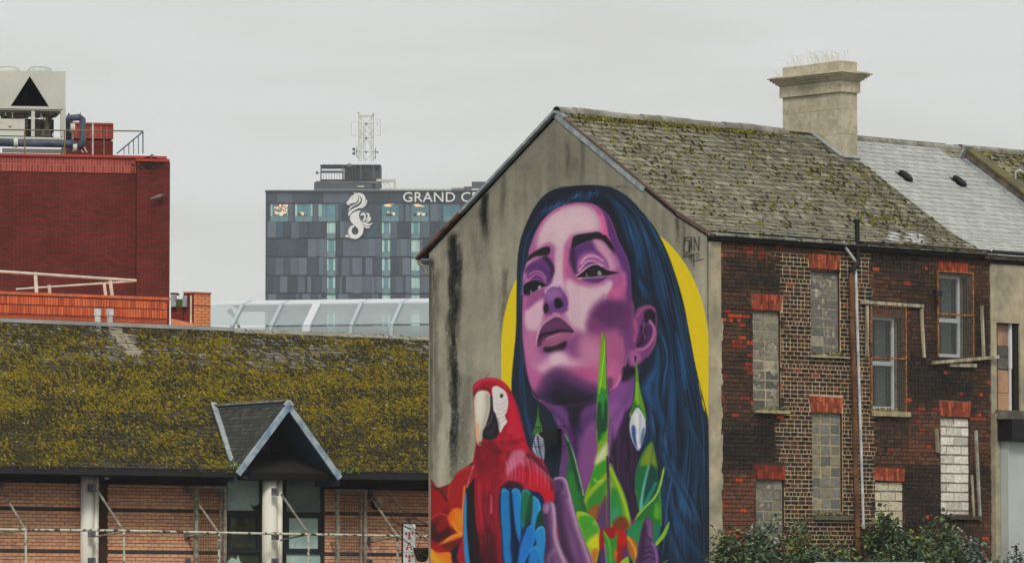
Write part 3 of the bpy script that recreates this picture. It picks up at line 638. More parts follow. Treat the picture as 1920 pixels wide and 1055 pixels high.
    K(E(262,100,300,68,370,62,430,100), (206, 60, 84), 2, 3, 4, .7); K(E(255,140,300,110,340,120), (74, 8, 20), 2, 2, 3, .8)
    S(E(270,380,330,400,400,400,400,520,340,560,270,560), (122, 10, 30), 8, .9)
    for i in range(70):
        x = rg.uniform(268, 520); y = rg.uniform(330, 640); r = rg.uniform(9, 22)
        S([(p, q) for p, q in [E(x+r*np.cos(t), y+r*.8*np.sin(t))[0] for t in np.linspace(0, 6.28, 9)[:-1]]], rg.choice([(104, 10, 28), (178, 26, 52), (128, 14, 34), (190, 40, 64), (86, 8, 24)]), 3.2, .5)
    # dark wing behind + belly
    S(E(205,680,240,620,262,600,262,760,275,900,300,1075,215,1075,205,900), (28, 16, 24), 2)
    K(E(218,640,230,580,250,530), (200, 140, 160), 2.5, 2, 3, .8)
    S(E(200,690,215,680,217,860,228,1000,235,1075,212,1060,200,940), (50, 132, 180), 1)
    S(E(265,600,340,560,400,600,402,720,404,860,420,1000,440,1075,300,1075,280,860,262,720), (142, 14, 36), 3)
    S(E(300,700,350,680,360,840,380,1000,390,1075,330,1075,310,900), (98, 8, 26), 8, .9)
    K(E(350,690,350,780), (220, 120, 150), 1, 2, 3, .8); K(E(285,620,290,760,310,900), (196, 36, 66), 3, 3, 5, .6); K(E(335,620,330,760,345,900), (178, 30, 56), 4, 3, 6, .5)
    K(E(270,900,300,1060), (40, 10, 20), 5, 8, 8, .8); S(E(310,860,360,900,380,1075,320,1075), (60, 8, 20), 8, .6)
    for i in range(24):
        x = rg.uniform(280, 390); y = rg.uniform(600, 980); K(E(x,y,x+rg.uniform(-4,6),y+60), rg.choice([(90, 8, 24), (186, 50, 76), (60, 8, 18)]), .9, .3, 1.4, .5, 3)
    # beak
    S(E(262,150,285,125,325,122,345,150,345,200,335,270,310,330,296,400,286,422,270,390,256,320,250,240), (196, 190, 172), 1)
    S(E(256,260,275,250,285,330,285,410,268,385,256,330), (214, 160, 110), 5, .8); K(E(330,150,330,220,310,300,290,380), (150, 146, 138), 3, 2, 4, .7)
    K(E(290,135,285,200,275,280), (226, 222, 210), 5, 4, 6, .8); K(E(290,400,284,420), (60, 60, 66), 2, 1.4, 2, .8)
    S(E(345,150,365,170,362,230,345,300,320,320,335,260,345,210), (34, 34, 40), 1.5)
    S(E(360,240,385,260,392,330,380,370,340,388,305,375,305,340,320,318,345,290), (26, 26, 32), 1.2)
    K(E(318,318,345,290,355,250), (120, 120, 126), .8, .6, 1, .8); K(E(320,340,350,350,370,300), (64, 64, 72), 2, 2, 4, .6)
    S(E(355,110,375,95,400,105,430,130,442,180,436,230,425,260,436,290,415,320,398,348,388,300,375,250,362,220,358,160), (206, 200, 198), 1)
    for i in range(5): K(E(372+i*4,190+i*26,400,200+i*24,430,175+i*24), (150, 110, 116), .6, .4, .8, .6, 3)
    K(E(385,270,400,320), (120, 90, 96), .8, .6, 1, .7)
    S(E(395,150,402,136,412,136,417,150,410,162,400,162), (160, 160, 160), .7); S(E(398,150,404,139,412,141,414,151,408,158,401,157), (22, 22, 26), .7)
    # shoulder and wing coverts
    S(E(410,620,430,540,460,460,500,436,550,450,600,500,650,560,685,630,692,730,640,720,600,700,560,670,500,660,450,665,405,660), (168, 30, 56), 3)
    S(E(430,540,460,460,510,438,540,470,540,530,500,520,460,560,440,580), (188, 110, 136), 6, .9)
    S(E(405,640,450,610,500,620,520,650,450,665,405,668), (54, 14, 30), 4, .9)
    S(E(520,560,600,560,680,640,690,720,640,722,570,670), (186, 16, 40), 6, .9)
    for i in range(12):
        x = 430+i*20; K(E(x,480+abs(i-4)*6,x+12,540+i*3,x+10,600+i*5), rg.choice([(206, 140, 156), (110, 16, 38), (210, 84, 110)]), 1.4, .5, 2, .6, 3)
    K(E(550,470,610,520,660,580,684,650), (60, 12, 30), 4, 3, 4, .7)
    for i in range(9):
        x = 560+i*14; K(E(x,480+i*14,x+20,520+i*14,x+24,560+i*14), (206, 130, 150), .8, .3, 1, .6, 3)
    # blue flight feathers
    def feather(p, c, hi):
        S(p, c, 1.); q = smooth(p); m = mask_of(p, 1.); o = clipm[0]; clip(m*(o if o is not None else 1))
        ctr = [tuple(v) for v in q[::4]]; K(ctr[:max(3, len(ctr)//2)], hi, 1.6, 1.6, 3.5, .8); K(ctr[len(ctr)//2:], (10, 40, 90), 1.4, 1.4, 2.5, .6); clip(o)
    S(E(402,665,560,660,640,730,640,1075,430,1075,405,900), (14, 40, 84), 2)
    feather(E(405,668,440,662,455,700,458,820,455,960,462,1075,425,1075,408,900), (24, 120, 178), (60, 160, 206))
    feather(E(462,664,500,658,516,720,518,820,508,940,486,900,470,780), (26, 124, 184), (70, 168, 210))
    feather(E(516,668,545,658,566,690,552,790,528,870,510,830,512,740), (36, 130, 150), (70, 150, 90))
    feather(E(570,696,600,706,618,750,606,810,582,890,564,860,566,770), (40, 136, 186), (90, 180, 214))
    S(E(402,668,640,720,640,760,402,700), (14, 34, 70), 4, .0)
    S(E(520,680,560,690,540,790,515,830), (26, 104, 60), 2, .8); S(E(555,700,575,690,570,800,545,850,525,860), (20, 74, 44), 2, .9)
    S(E(600,800,630,760,636,840,600,880,585,890), (18, 62, 44), 2)
    feather(E(560,850,590,880,580,950,540,1030,520,1075,485,1075,500,980,530,890), (28, 116, 190), (60, 150, 210))
    feather(E(592,880,630,855,650,920,655,1000,660,1075,600,1075,594,980), (36, 132, 190), (90, 176, 216))
    feather(E(560,990,595,960,608,1020,610,1075,550,1075), (30, 122, 186), (70, 160, 206))
    K(E(455,680,465,860,490,960,480,1070), (8, 22, 50), 3, 4, 3, .8)
    clip(None)
    # finger in front of the wing
    f1 = F(60,690,70,655,100,640,130,645,150,680,155,760,165,860,200,980,240,1075,80,1075,82,900,72,760)
    S(f1, (118, 80, 122), 1.2); clip(mask_of(f1, 1.2))
    S(F(75,670,100,655,110,700,85,730,72,700), (150, 116, 152), 2.5, .9); K(F(130,660,142,760,146,880,186,1000,220,1070), (190, 156, 184), 3, 3, 4, .9)
    K(F(80,740,90,880,95,1060), (60, 36, 72), 5, 9, 7, .85); K(F(78,735,105,720,112,680), (46, 26, 56), .9, .7, 1, .8); K(F(150,960,110,1000,100,1060), (150, 116, 152), 3, 4, 6, .6)
    clip(None)
    K(E(320,50,332,35,342,25), (40, 34, 34), .5, .3, .5, .8, 3)
    # ---------- graffiti tag beside the eave ----------
    def G(*p): return [(1200+p[i]/6.205, 330+p[i+1]/6.205) for i in range(0, len(p), 2)]
    ink = (26, 25, 24)
    for p in (G(570,712,515,720,520,750,520,790), G(520,750,572,748,568,885), G(512,760,510,885,572,884), G(580,880,596,712,604,870), G(586,820,604,818), G(632,870,630,712,684,868,688,708),
              G(505,912,560,912), G(508,940,570,938), G(508,912,510,945), G(580,905,582,960), G(600,905,604,1000), G(578,928,630,920), G(625,905,627,1050),
              G(640,985,730,968)):
        P = p
        for a, b in zip(P[:-1], P[1:]): K([a, b], ink, 1.0, 1.0, .8, .95, 3)
    K(G(655,900,685,905,682,945,655,945,655,900), ink, .7, .7, .8, .9)
    # edge wear: nothing outside the wall
    cv[..., 3] = np.clip(cv[..., 3], 0, 1)
    ragged = XX > 1330.5+.8*np.sin(YY*.9)
    cv[..., 3][ragged] = 0; cv[..., 3][XX < 805.5+(YY-500)*.004] = 0
    n = np.random.RandomState(3).rand(MH, MW).astype(np.float32)
    cv[..., :3] *= (1+.05*(n-.5))[..., None]
    return cv
# ================================================================ materials
M_brick = mat('brick', (0,0,0), attr=True, var=.35, vsc=22, rough=.92, bump=.4, bsc=55)
M_mortar = mat('mortar', (0,0,0), attr=True, var=.3, vsc=18, rough=.95, bump=.5, bsc=45)
M_slate = mat('slate', (0,0,0), attr=True, var=.3, vsc=9, rough=.7, bump=.3, bsc=30, c3=(.045,.043,.038))
M_newslate = mat('new_slate', (0,0,0), attr=True, var=.1, vsc=6, rough=.5, bump=.1, bsc=30, spec=.5)
M_moss = mat('moss', (0,0,0), attr=True, var=.4, vsc=30, rough=1, bump=.6, bsc=70)
M_block = mat('concrete_block', (0,0,0), attr=True, var=.3, vsc=16, rough=.95, bump=.6, bsc=50)
M_render = mat('render', C(158,148,124), C(128,122,104), sc=1.3, var=.18, vsc=7, bump=.35, bsc=30)
M_stone = mat('weathered_stone', C(170,162,141,.66), C(142,136,114,.66), sc=2.2, lo=.42, hi=.7, var=.14, vsc=9, bump=.4, bsc=25, c3=C(150,140,116,.66))
M_lead = mat('lead', C(150,156,156,.75), C(120,130,136,.75), sc=6, var=.2, rough=.5, bump=.2, spec=.5)
M_gutter = mat('grey_gutter', C(150,150,142,.6), C(112,110,102,.6), sc=4, rough=.5, var=.15, bump=.1)
M_black = mat('black_metal', (.012,.012,.013), var=.3, rough=.5, bump=.08)
M_dark = mat('dark_timber', (.02,.019,.017), var=.3, rough=.8)
M_rustpipe = mat('rusty_pipe', C(104,72,50), C(76,50,36), sc=5, var=.3, vsc=20, rough=.8, stretch=(1,1,.4))
M_rust = mat('rusty_steel', C(140,90,50), C(88,54,36), sc=12, c3=C(176,136,76), var=.3, rough=.9)
M_whitepipe = mat('white_pipe', C(190,192,192), C(150,152,148), sc=3, rough=.5, var=.12)
M_upvc = mat('white_window_frame', C(206,208,210,.72), var=.06, rough=.4, bump=.02)
M_pane = mat('window_glass', (.035,.042,.04), (.075,.085,.08), sc=1.1, var=.2, rough=.12, bump=.03, spec=.6, stretch=(1,1,.5))
M_timber = mat('weathered_timber', C(160,152,132), C(112,106,90), sc=3, var=.2, stretch=(3,3,.6), rough=.9)
M_board = mat('boarding', C(158,124,96), C(128,100,84), sc=2.2, var=.15)
M_greysash = mat('grey_sash', C(98,94,84), C(72,68,62), sc=3)
M_tile = mat('verge_tile', C(112,88,74,.9), C(90,74,64,.9), sc=3, var=.2)
M_ridge = mat('ridge_tile', C(142,142,132,.8), C(112,110,98,.8), sc=2.5, var=.2, c3=C(122,104,84,.8))
M_gable = mat('painted_render', (0,0,0), attr=True, var=.1, vsc=26, rough=.9, bump=.3, bsc=34)
M_paint = mat('mural_paint', (0,0,0), attr=True, var=.05, vsc=26, rough=.75, bump=.16, bsc=34)
# ================================================================ ground
g = MB(); g.face([(-3000, -400, 0), (3000, -400, 0), (3000, 5000, 0), (-3000, 5000, 0)])
solo('ground', g, mat('ground', (.07,.068,.06), (.05,.05,.047), sc=.2), loc=(0, 0, 0), kind='structure')
g = MB(); g.face([(-60, 20, .004), (60, 20, .004), (60, 62, .004), (-60, 62, .004)])
solo('road', g, mat('asphalt', (.05,.05,.05), var=.2), loc=(0, 40, .004), kind='structure')
g = MB(); g.face([(-60, 62, .12), (60, 62, .12), (60, 66, .12), (-60, 66, .12)]); g.face([(-60, 62, 0), (60, 62, 0), (60, 62, .12), (-60, 62, .12)])
solo('pavement', g, mat('paving', (.18,.17,.16), var=.2), loc=(0, 64, .12), kind='structure')
# ================================================================ the mural house
CO = wall_frame(1329, 81, 42); dR = CO.U.copy(); dL = Vector((-dR.y, dR.x, 0))
RW = Fr(CO.O, dR, (0, 0, 1)); GW = Fr(CO.O, -dL, (0, 0, 1))
house = thing('mural_house', 'end of terrace house with a painted grey gable and dark brick side', 'house', CO.O)
uR = lambda px, py=760: RW.hit(px, py)[0]
zR = lambda px, py: RW.hit(px, py)[1]
U_END = uR(1857, 760); U_STR = uR(1351, 740); Z_EAVE = zR(1345, 443)
def rect(px0, py0, px1, py1): a = RW.hit(px0, py0); b = RW.hit(px1, py1); return a[0], b[0], b[1], a[1]   # u0,u1,z0,z1
openings = {k: rect(*v) for k, v in dict(w1=(1411,583,1464,768), w2=(1520,506,1575,665), w3=(1417,898,1471,1010), w4=(1523,773,1580,963), w5=(1633,592,1692,769),
            w6=(1758,514,1815,671), w7=(1763,782,1820,965), w8=(1641,902,1696,1040)).items()}
lint_px = dict(w1=((1405,549),(1467,553),(1463,583),(1410,580)), w2=((1514,474),(1575,478),(1573,507),(1518,503)), w3=((1410,869),(1472,873),(1471,899),(1415,897)),
            w4=((1516,741),(1580,745),(1577,775),(1521,772)), w6=((1757,489),(1815,493),(1813,513),(1758,509)), w7=((1760,750),(1820,754),(1818,783),(1763,780)), w8=((1637,874),(1696,878),(1695,903),(1640,900)), w5=((1631,572),(1693,577),(1692,592),(1632,588)))
lints = {k: [RW.hit(*q) for q in v] for k, v in lint_px.items()}
def inquad(u, z, q):
    n = 0
    for i in range(4):
        (a, b), (c, d) = q[i], q[(i+1) % 4]
        if (c-a)*(z-b)-(d-b)*(u-a) > 0: n += 1
    return n in (0, 4)
def px_of(P):
    d = Vector(P)-CAM; k = d.dot(FW); return 960+FPX*d.dot(RT)/k, 527.5-FPX*d.dot(UP)/k
ZB, ZT = 0., Z_EAVE+.02
CH = .0785; HD = .0955
def pale(px, py):
    n = 6*math.sin(py*.21)+5*math.sin(py*.083+1)
    left = 1459 if py < 545 else 1463 if py < 720 else 1466 if py < 790 else 1455 if py < 868 else 1470
    left2 = 1446 if 474 < py < 482 else left
    return py > 474 and left2+n*.5 < px < (1634 if py < 700 else 1641)+n*.6 and not (990 < py and px > 1600)
# mortar backing
us = sorted(set([U_STR-.25, U_END+.0]+[o[i] for o in openings.values() for i in (0, 1)]+[U_STR+i*.14 for i in range(1, int((U_END-U_STR)/.14))]))
zs = sorted(set([ZB, ZT]+[o[i] for o in openings.values() for i in (2, 3)]+[i*CH for i in range(1, int(ZT/CH)+1)]))
mb = MB()
for i in range(len(us)-1):
    for j in range(len(zs)-1):
        cu, cz = (us[i]+us[i+1])/2, (zs[j]+zs[j+1])/2
        if any(o[0] < cu < o[1] and o[2] < cz < o[3] for o in openings.values()): continue
        px, py = px_of(RW.p(cu, cz))
        if pale(px, py): col = tint(C(178, 158, 126), .85, 1.05)
        else: k_ = min(max((vnoise(cu*1.2, cz*3.1)*.6+vnoise(cu*4, cz*13, 2)*.5-.35)*1.6, 0), 1); col = C(48+66*k_, 41+52*k_, 36+44*k_)
        mb.face([RW.p(us[i], zs[j], -.004), RW.p(us[i+1], zs[j], -.004), RW.p(us[i+1], zs[j+1], -.004), RW.p(us[i], zs[j+1], -.004)], col)
        mb_last = 0
brick_wall = part('brick_wall', mb, M_mortar, house, label='soot dark brick side wall with a pale repointed strip')
mb = MB()
for o in openings.values():
    for (a, b) in (((o[0], o[2]), (o[0], o[3])), ((o[1], o[3]), (o[1], o[2])), ((o[0], o[3]), (o[1], o[3])), ((o[1], o[2]), (o[0], o[2]))):
        mb.face([RW.p(*a, -.004), RW.p(*b, -.004), RW.p(*b, -.22), RW.p(*a, -.22)], C(56, 42, 34))
part('window_reveal', mb, M_mortar, house)
DK = [C(38,31,28), C(46,34,30), C(30,27,25), C(54,40,34), C(35,30,28)]; BR = [C(74,47,38), C(64,42,34), C(84,54,43), C(58,40,34)]; TONES = [C(33,29,26), C(38,33,29), C(46,38,32), C(56,43,35), C(66,48,38), C(78,54,42), C(92,62,47)]; RD = [C(124,56,38), C(108,48,34), C(150,66,40)]
items = []; q0 = RW.quat(); nrow = int(ZT/CH)
for r in range(nrow):
    z = (r+.5)*CH
    ex = [(o[0], o[1]) for o in openings.values() if o[2]-.01 < z < o[3]+.005]
    for q in lints.values():
        zz = [b for a, b in q]
        if min(zz) < z < max(zz):
            uu = [a for a, b in q]; ex.append((min(uu)+.02, max(uu)-.0))
    head = r % 5 == 2; L = HD if head else 2*HD; u = U_STR-.2-(r % 2)*HD*(.5 if head else 1)
    while u < U_END:
        L_ = HD if head or rnd.random() < .06 else 2*HD
        segs = [(max(u, U_STR-.03*rnd.random()), min(u+L_, U_END))]
        for a, b in ex:
            ns = []
            for s, e_ in segs:
                if b <= s or a >= e_: ns.append((s, e_)); continue
                if a > s: ns.append((s, a))
                if b < e_: ns.append((b, e_))
            segs = ns
        u += L_
        for s, e_ in segs:
            if e_-s < .035: continue
            px, py = px_of(RW.p((s+e_)/2, z)); P_ = pale(px, py); x = rnd.random(); bias = vnoise(s*.9, z*1.3, 3)
            if P_: col = pick(DK+BR[:2]) if x < .9 else pick(BR+RD[:1])
            else:
                soot = .1+vnoise(s*.55, z*.8, 9)*.55+vnoise(s*1.7, z*2.6, 4)*.35+rnd.uniform(-.16, .16)+.06
                if px < 1415 and (700 < py < 810 or 880 < py): soot += .22
                if px > 1640 and 770 < py < 870: soot += .2
                if px > 1640 and py > 880: soot -= .12
                if 380 < py < 485: soot += .12
                if px < 1460 and 480 < py < 545: soot -= .2
                if 780 < py < 860 and px < 1460: soot -= .1
                if any(o[0]-.05 < s < o[1]+.1 and o[2]-.75 < z < o[2]-.08 for o in openings.values()): soot -= .22*rnd.random()+.06
                col = TONES[min(max(int(soot*7), 0), 6)]
                pr = .012+.05*(soot > .6)
                if px < 1462 and 460 < py < 474: pr = .35
                if px < 1400 and 588 < py < 604: pr = .6
                if px < 1390 and 640 < py < 652: pr = .6
                if abs(px-1400) < 10 and 600 < py < 700: pr = .35
                if x < pr: col = pick(RD)
            gap = .027 if P_ else .014; gv = .024 if P_ else .014; off = rnd.uniform(.0, .005)-(.006 if P_ else 0)
            items.append((RW.p((s+e_)/2, z, .012+off), q0, e_-s-gap, CH-gv, .016, col))
lay_chips(items, 'brick', M_brick, brick_wall, 'brick', 300)
# soldier brick lintels
for k, q in lints.items():
    (a0, b0), (a1, b1), (a2, b2), (a3, b3) = q
    mb = MB(); mb.hexa([RW.p(a3, b3, -.02), RW.p(a2, b2, -.02), RW.p(a2, b2, .008), RW.p(a3, b3, .008), RW.p(a0, b0, -.02), RW.p(a1, b1, -.02), RW.p(a1, b1, .008), RW.p(a0, b0, .008)], C(120, 88, 66))
    li = part('lintel', mb, M_mortar, house)
    n = 11; base = {'w3': (C(96,42,30), C(130,52,32)), 'w6': (C(128,56,36), C(150,64,38)), 'w5': (C(96,44,32), C(70,38,30))}.get(k, (C(156,78,52), C(130,60,42)))
    for i in range(n):
        cuts = [0, rnd.choice([.33, .5, .62]), 1]
        for c0, c1 in zip(cuts[:-1], cuts[1:]):
            def pt(f, t): return (a3+(a2-a3)*f)*(1-t)+(a0+(a1-a0)*f)*t, (b3+(b2-b3)*f)*(1-t)+(b0+(b1-b0)*f)*t
            f0, f1 = (i+.09)/n, (i+.91)/n; t0, t1 = c0+.03, c1-.03; m_ = MB(); col = pick([base[0], base[1]]); col = tint(col, .55, 1.2)
            P = [pt(f0, t0), pt(f1, t0), pt(f1, t1), pt(f0, t1)]; dd = .017+rnd.uniform(0, .006)
            m_.hexa([RW.p(*P[0], .0), RW.p(*P[1], .0), RW.p(*P[1], dd), RW.p(*P[0], dd), RW.p(*P[3], .0), RW.p(*P[2], .0), RW.p(*P[2], dd), RW.p(*P[3], dd)], col)
            part('lintel_brick', m_, M_brick, li)
# blocked windows
def blocked(k, cols, rowpx, tone, grout, flush, label, mess=0.):
    u0, u1, z0, z1 = openings[k]; mb = MB(); d = -.055
    nu, nv = 8, 40
    for i in range(nu):
        for j in range(nv):
            a, b = u0+(u1-u0)*i/nu, u0+(u1-u0)*(i+1)/nu; c, e_ = z0+(z1-z0)*j/nv, z0+(z1-z0)*(j+1)/nv
            g_ = tint(grout, .9, 1.1) if vnoise(a*3, c*2, 7) > .4 else tint(grout, .65, .8)
            mb.face([RW.p(a, c, d), RW.p(b, c, d), RW.p(b, e_, d), RW.p(a, e_, d)], g_)
    wall_ = part('block_infill', mb, M_block, house, label=label)
    h = rowpx/104.; n = int((z1-z0)/h)+1
    for j in range(n):
        zt = z1-j*h-.008; zb = max(zt-h+.016, z0+.004)
        if zb >= zt-.03: continue
        off = (j % 2)*.5 if cols == 2 and tone[0][0] > .3 else rnd.uniform(-.06, .06)
        w_ = (u1-u0)/cols; ed = sorted(set([u0]+[min(max(u0+(i+off)*w_, u0), u1) for i in range(0, cols+1)]+[u1]))
        for a, b in zip(ed[:-1], ed[1:]):
            if b-a < .04: continue
            if rnd.random() < mess: continue
            m_ = MB(); g_ = .012+rnd.uniform(0, .012 if flush else .004); m_.box(RW, a+g_, b-g_, zb+g_*.6, zt-g_*.6, d-.01, d+(.004 if flush else .012)+rnd.uniform(0, .006), tint(pick(tone), .85, 1.12), jit=.006)
            part('block', m_, M_block, wall_)
GY = [C(104,104,98), C(92,92,88), C(118,116,106), C(110,106,92)]; WT = [C(188,184,172), C(176,172,160), C(196,192,180)]
blocked('w1', 2, 18.5, [C(106,102,90), C(88,86,78), C(122,118,104)], C(150,142,122), True, 'stained grey block filling of the tall window nearest the gable', .12)
blocked('w2', 2, 18, [C(92,92,88), C(104,102,94)], C(134,128,112), True, 'grey block filling smeared with mortar under the eaves', .06)
blocked('w3', 3, 20, GY, C(134,126,106), True, 'grey block filling partly behind the shrubs')
blocked('w4', 3, 20.5, [C(110,109,102), C(94,93,88), C(124,118,98), C(114,110,92)], C(148,136,110), True, 'grey and tan block filling of the tall lower window')
blocked('w7', 2, 18.4, WT, C(128,124,114), False, 'white painted block filling of the tall window')
blocked('w8', 2, 19, [C(178,168,146), C(186,176,154)], C(138,128,110), False, 'cream painted block filling half behind the shrubs')
sp = []
for k, n in (('w1', 34), ('w2', 26), ('w3', 4)):
    u0, u1, z0, z1 = openings[k]
    while n:
        u, z = rnd.uniform(u0+.04, u1-.04), rnd.uniform(z0+.04, z1-.04)
        if vnoise(u*4, z*3, 6) > .5: sp.append((RW.p(u, z, -.045), RW.U, RW.V, RW.N, rnd.uniform(.03, .09), rnd.uniform(.03, .08), .006)); n -= 1
clumps('mortar_smear', sp, M_block, house, [C(138,134,120), C(128,124,110), C(120,116,104)])
# sills
def sill(px0, py0, px1, py1, col, name='sill'):
    u0, u1, z0, z1 = rect(px0, py0, px1, py1); mb = MB(); n = 6
    for i in range(n): mb.box(RW, u0+(u1-u0)*i/n, u0+(u1-u0)*(i+1)/n, z0+rnd.uniform(0,.008), z1-rnd.uniform(0,.012), -.05, .085, tint(col, .85,1.1))
    return part(name, mb, M_block, house)
for s in ((1413,767,1476,776,C(140,132,98)), (1514,665,1588,673,C(140,136,120)), (1524,965,1594,975,C(84,82,64)), (1632,769,1702,782,C(142,132,100)), (1770,966,1838,974,C(62,56,46))): sill(*s)
# moss on sills
sp = []
for (px0, py0, px1, py1, n) in ((1413,767,1476,766,40), (1518,665,1585,664,46), (1530,964,1590,962,30), (1634,769,1698,768,16)):
    for i in range(n):
        px = rnd.uniform(px0, px1); u, z = RW.hit(px, py0); sp.append((RW.p(u, z+.01, rnd.uniform(-.03, .07)), RW.U, RW.N, Vector((0, 0, 1)), .03, .02, rnd.uniform(.015, .05)))
clumps('sill_moss', sp, M_moss, house, [C(90,92,50), C(60,60,36), C(120,116,60), C(84,80,64)])
# windows with blinds behind wire grilles
def sash(k, split, label):
    u0, u1, z0, z1 = openings[k]; win = MB(); f = .055; d0, d1 = -.16, -.105; uf = u1-(u1-u0)*.13
    zm = zR(1650, split); win.box(RW, u0, u0+f, z0, z1, d0, d1); win.box(RW, uf-f, uf, z0, z1, d0, d1); win.box(RW, u0+f, uf-f, z1-f, z1, d0, d1); win.box(RW, u0+f, uf-f, z0, z0+f*1.2, d0, d1); win.box(RW, u0+f, uf-f, zm-.05, zm+.03, d0, d1+.012)
    w_ = part('window', win, M_upvc, house, label=label)
    for a, b in ((z0+f*1.2, zm-.05), (zm+.03, z1-f)):
        m_ = MB(); m_.box(RW, u0+f, uf-f, a, b, d0+.01, d0+.02); part('pane', m_, M_pane, w_)
        m_ = MB(); m_.box(RW, u0+f+(uf-u0)*.44, uf-f-.03, a+.02, b-.02, d0-.10, d0-.09); part('blind', m_, M_blind, w_)
    m_ = MB(); m_.box(RW, uf, u1, z0, z1, d0-.02, d1-.02); part('reveal_panel', m_, M_reveal, w_)
    m_ = MB(); m_.box(RW, u0-.02, u1+.02, z0-.02, z1+.02, -.36, -.33); part('room_backing', m_, M_net, w_)
M_net = mat('net_curtain', C(100,104,98), C(58,62,60), sc=3, var=.15, stretch=(6,6,.4))
M_blind = mat('window_blind', C(150,152,148), var=.1); M_reveal = mat('grey_reveal', C(104,106,96), C(80,78,70), sc=5)
M_pane2 = glassmat('clear_pane', (.04,.05,.05), .7)
_mp = M_pane; M_pane = M_pane2
sash('w5', 679, 'white sash window behind a rusty grille above the long sill'); sash('w6', 592, 'white sash window behind a rusty grille near the eaves')
M_wire = mat('wire_mesh', C(118,118,108), var=.2, rough=.6)
def grille(pxl, pxr, pyt, pyb, mid, label):
    (u0, zt), (u1, _) = RW.hit(pxl, pyt), RW.hit(pxr, pyt+4); zb = zR(pxl, pyb); zm = zR((pxl+pxr)/2, mid); g_ = MB(); t = .028
    for a in (u0, u1-t): g_.box(RW, a, a+t, zb, zt, .03, .058)
    g_.box(RW, u0+t, u1-t, zm-.016, zm+.016, .032, .062); g_.box(RW, u0+t, u1-t, zt-.02, zt, .032, .055)
    gr = part('security_grille', g_, M_rust, house, label=label); w_ = MB(); z = zb+.02
    while z < zt-.02: w_.box(RW, u0+t, u1-t-.02, z-.0025, z+.0025, .040, .047); z += .043
    u = u0+t+.03
    while u < u1-.03: w_.box(RW, u-.0007, u+.0007, zb, zt-.02, .036, .039); u += .05
    part('wire', w_, M_wire, gr, kind='stuff')
grille(1629, 1696, 572, 774, 671, 'rusty framed wire grille over the lower white window'); grille(1754, 1822, 507, 668, 590, 'rusty framed wire grille over the upper white window')
# timber battens left on the wall
def batten(p0, p1, wpx, d=.05, m=None, label=None):
    a, b = RW.hit(*p0), RW.hit(*p1); w_ = wpx/104.; mb = MB(); A_, B_ = RW.p(*a, d), RW.p(*b, d); mb.beam(A_, B_, .05, w_, up=RW.N.cross((B_-A_).normalized())); part('timber_batten', mb, m or M_timber, house, label=label)
batten((1611,566), (1727,574), 6.5); batten((1622,573), (1622,668), 5); batten((1724,579), (1729,670), 5); batten((1837,573), (1841,668), 5)
batten((1742,680), (1866,669), 6, .09, label='pale batten hanging askew under the upper window'); batten((1776,684), (1826,685), 7, .05); batten((1752,803), (1755,848), 6); batten((1826,806), (1834,975), 5, .05, M_gutter); batten((1820,890), (1824,972), 2.5, .03)
# render strip at the corner, ragged towards the bricks
mb = MB(); z = 0.; H = .1
while z < Z_EAVE-.02:
    px, py = px_of(RW.p(U_STR, z)); rg_ = 0 if py < 600 else .05*vnoise(z*9, 0, 2)+.02*rnd.random(); z1 = min(z+H, Z_EAVE-.02)
    mb.box(RW, 0, U_STR+rg_-(.0 if py < 640 else .02), z, z1, -.05, .024+rnd.uniform(0, .002)); z = z1
part('plaster_strip', mb, M_render, house, label='beige plaster strip wrapping the corner beside the mural')
# ---- roof profile in the gable plane
def g_(px, py, d=0): return GW.hit(px, py, d)
AP = g_(1044, 209); KK = g_(1272, 398); EV = g_(1331, 436); LE = g_(787, 484); ZRIDGE = AP[1]
def ridge_frame(p, q): # p lower, q upper (in gable coordinates)
    P, Q = GW.p(*p), GW.p(*q); return Fr(P, dR, (Q-P).normalized()), (Q-P).length
RF, LF = ridge_frame(KK, AP); KF, LK = ridge_frame((EV[0]+.12, EV[1]-.05), KK)
S_P = RF.hit(1700, 372)[0]            # party wall line of the first roof
S_P2 = RF.hit(1905, 374)[0]; S_END = S_P2+9
bk = Fr(GW.p(*AP), dR, (GW.p(*LE)-GW.p(*AP)).normalized()); LB_ = (GW.p(*LE)-GW.p(*AP)).length
# roof deck
mb = MB(); mb.box(RF, 0, S_P, 0, LF, -.10, -.03); mb.box(KF, 0, S_P, 0, LK, -.10, -.03); mb.box(bk, .0, S_P, 0, LB_, .0, .05)
part('roof_deck', mb, M_dark, house)
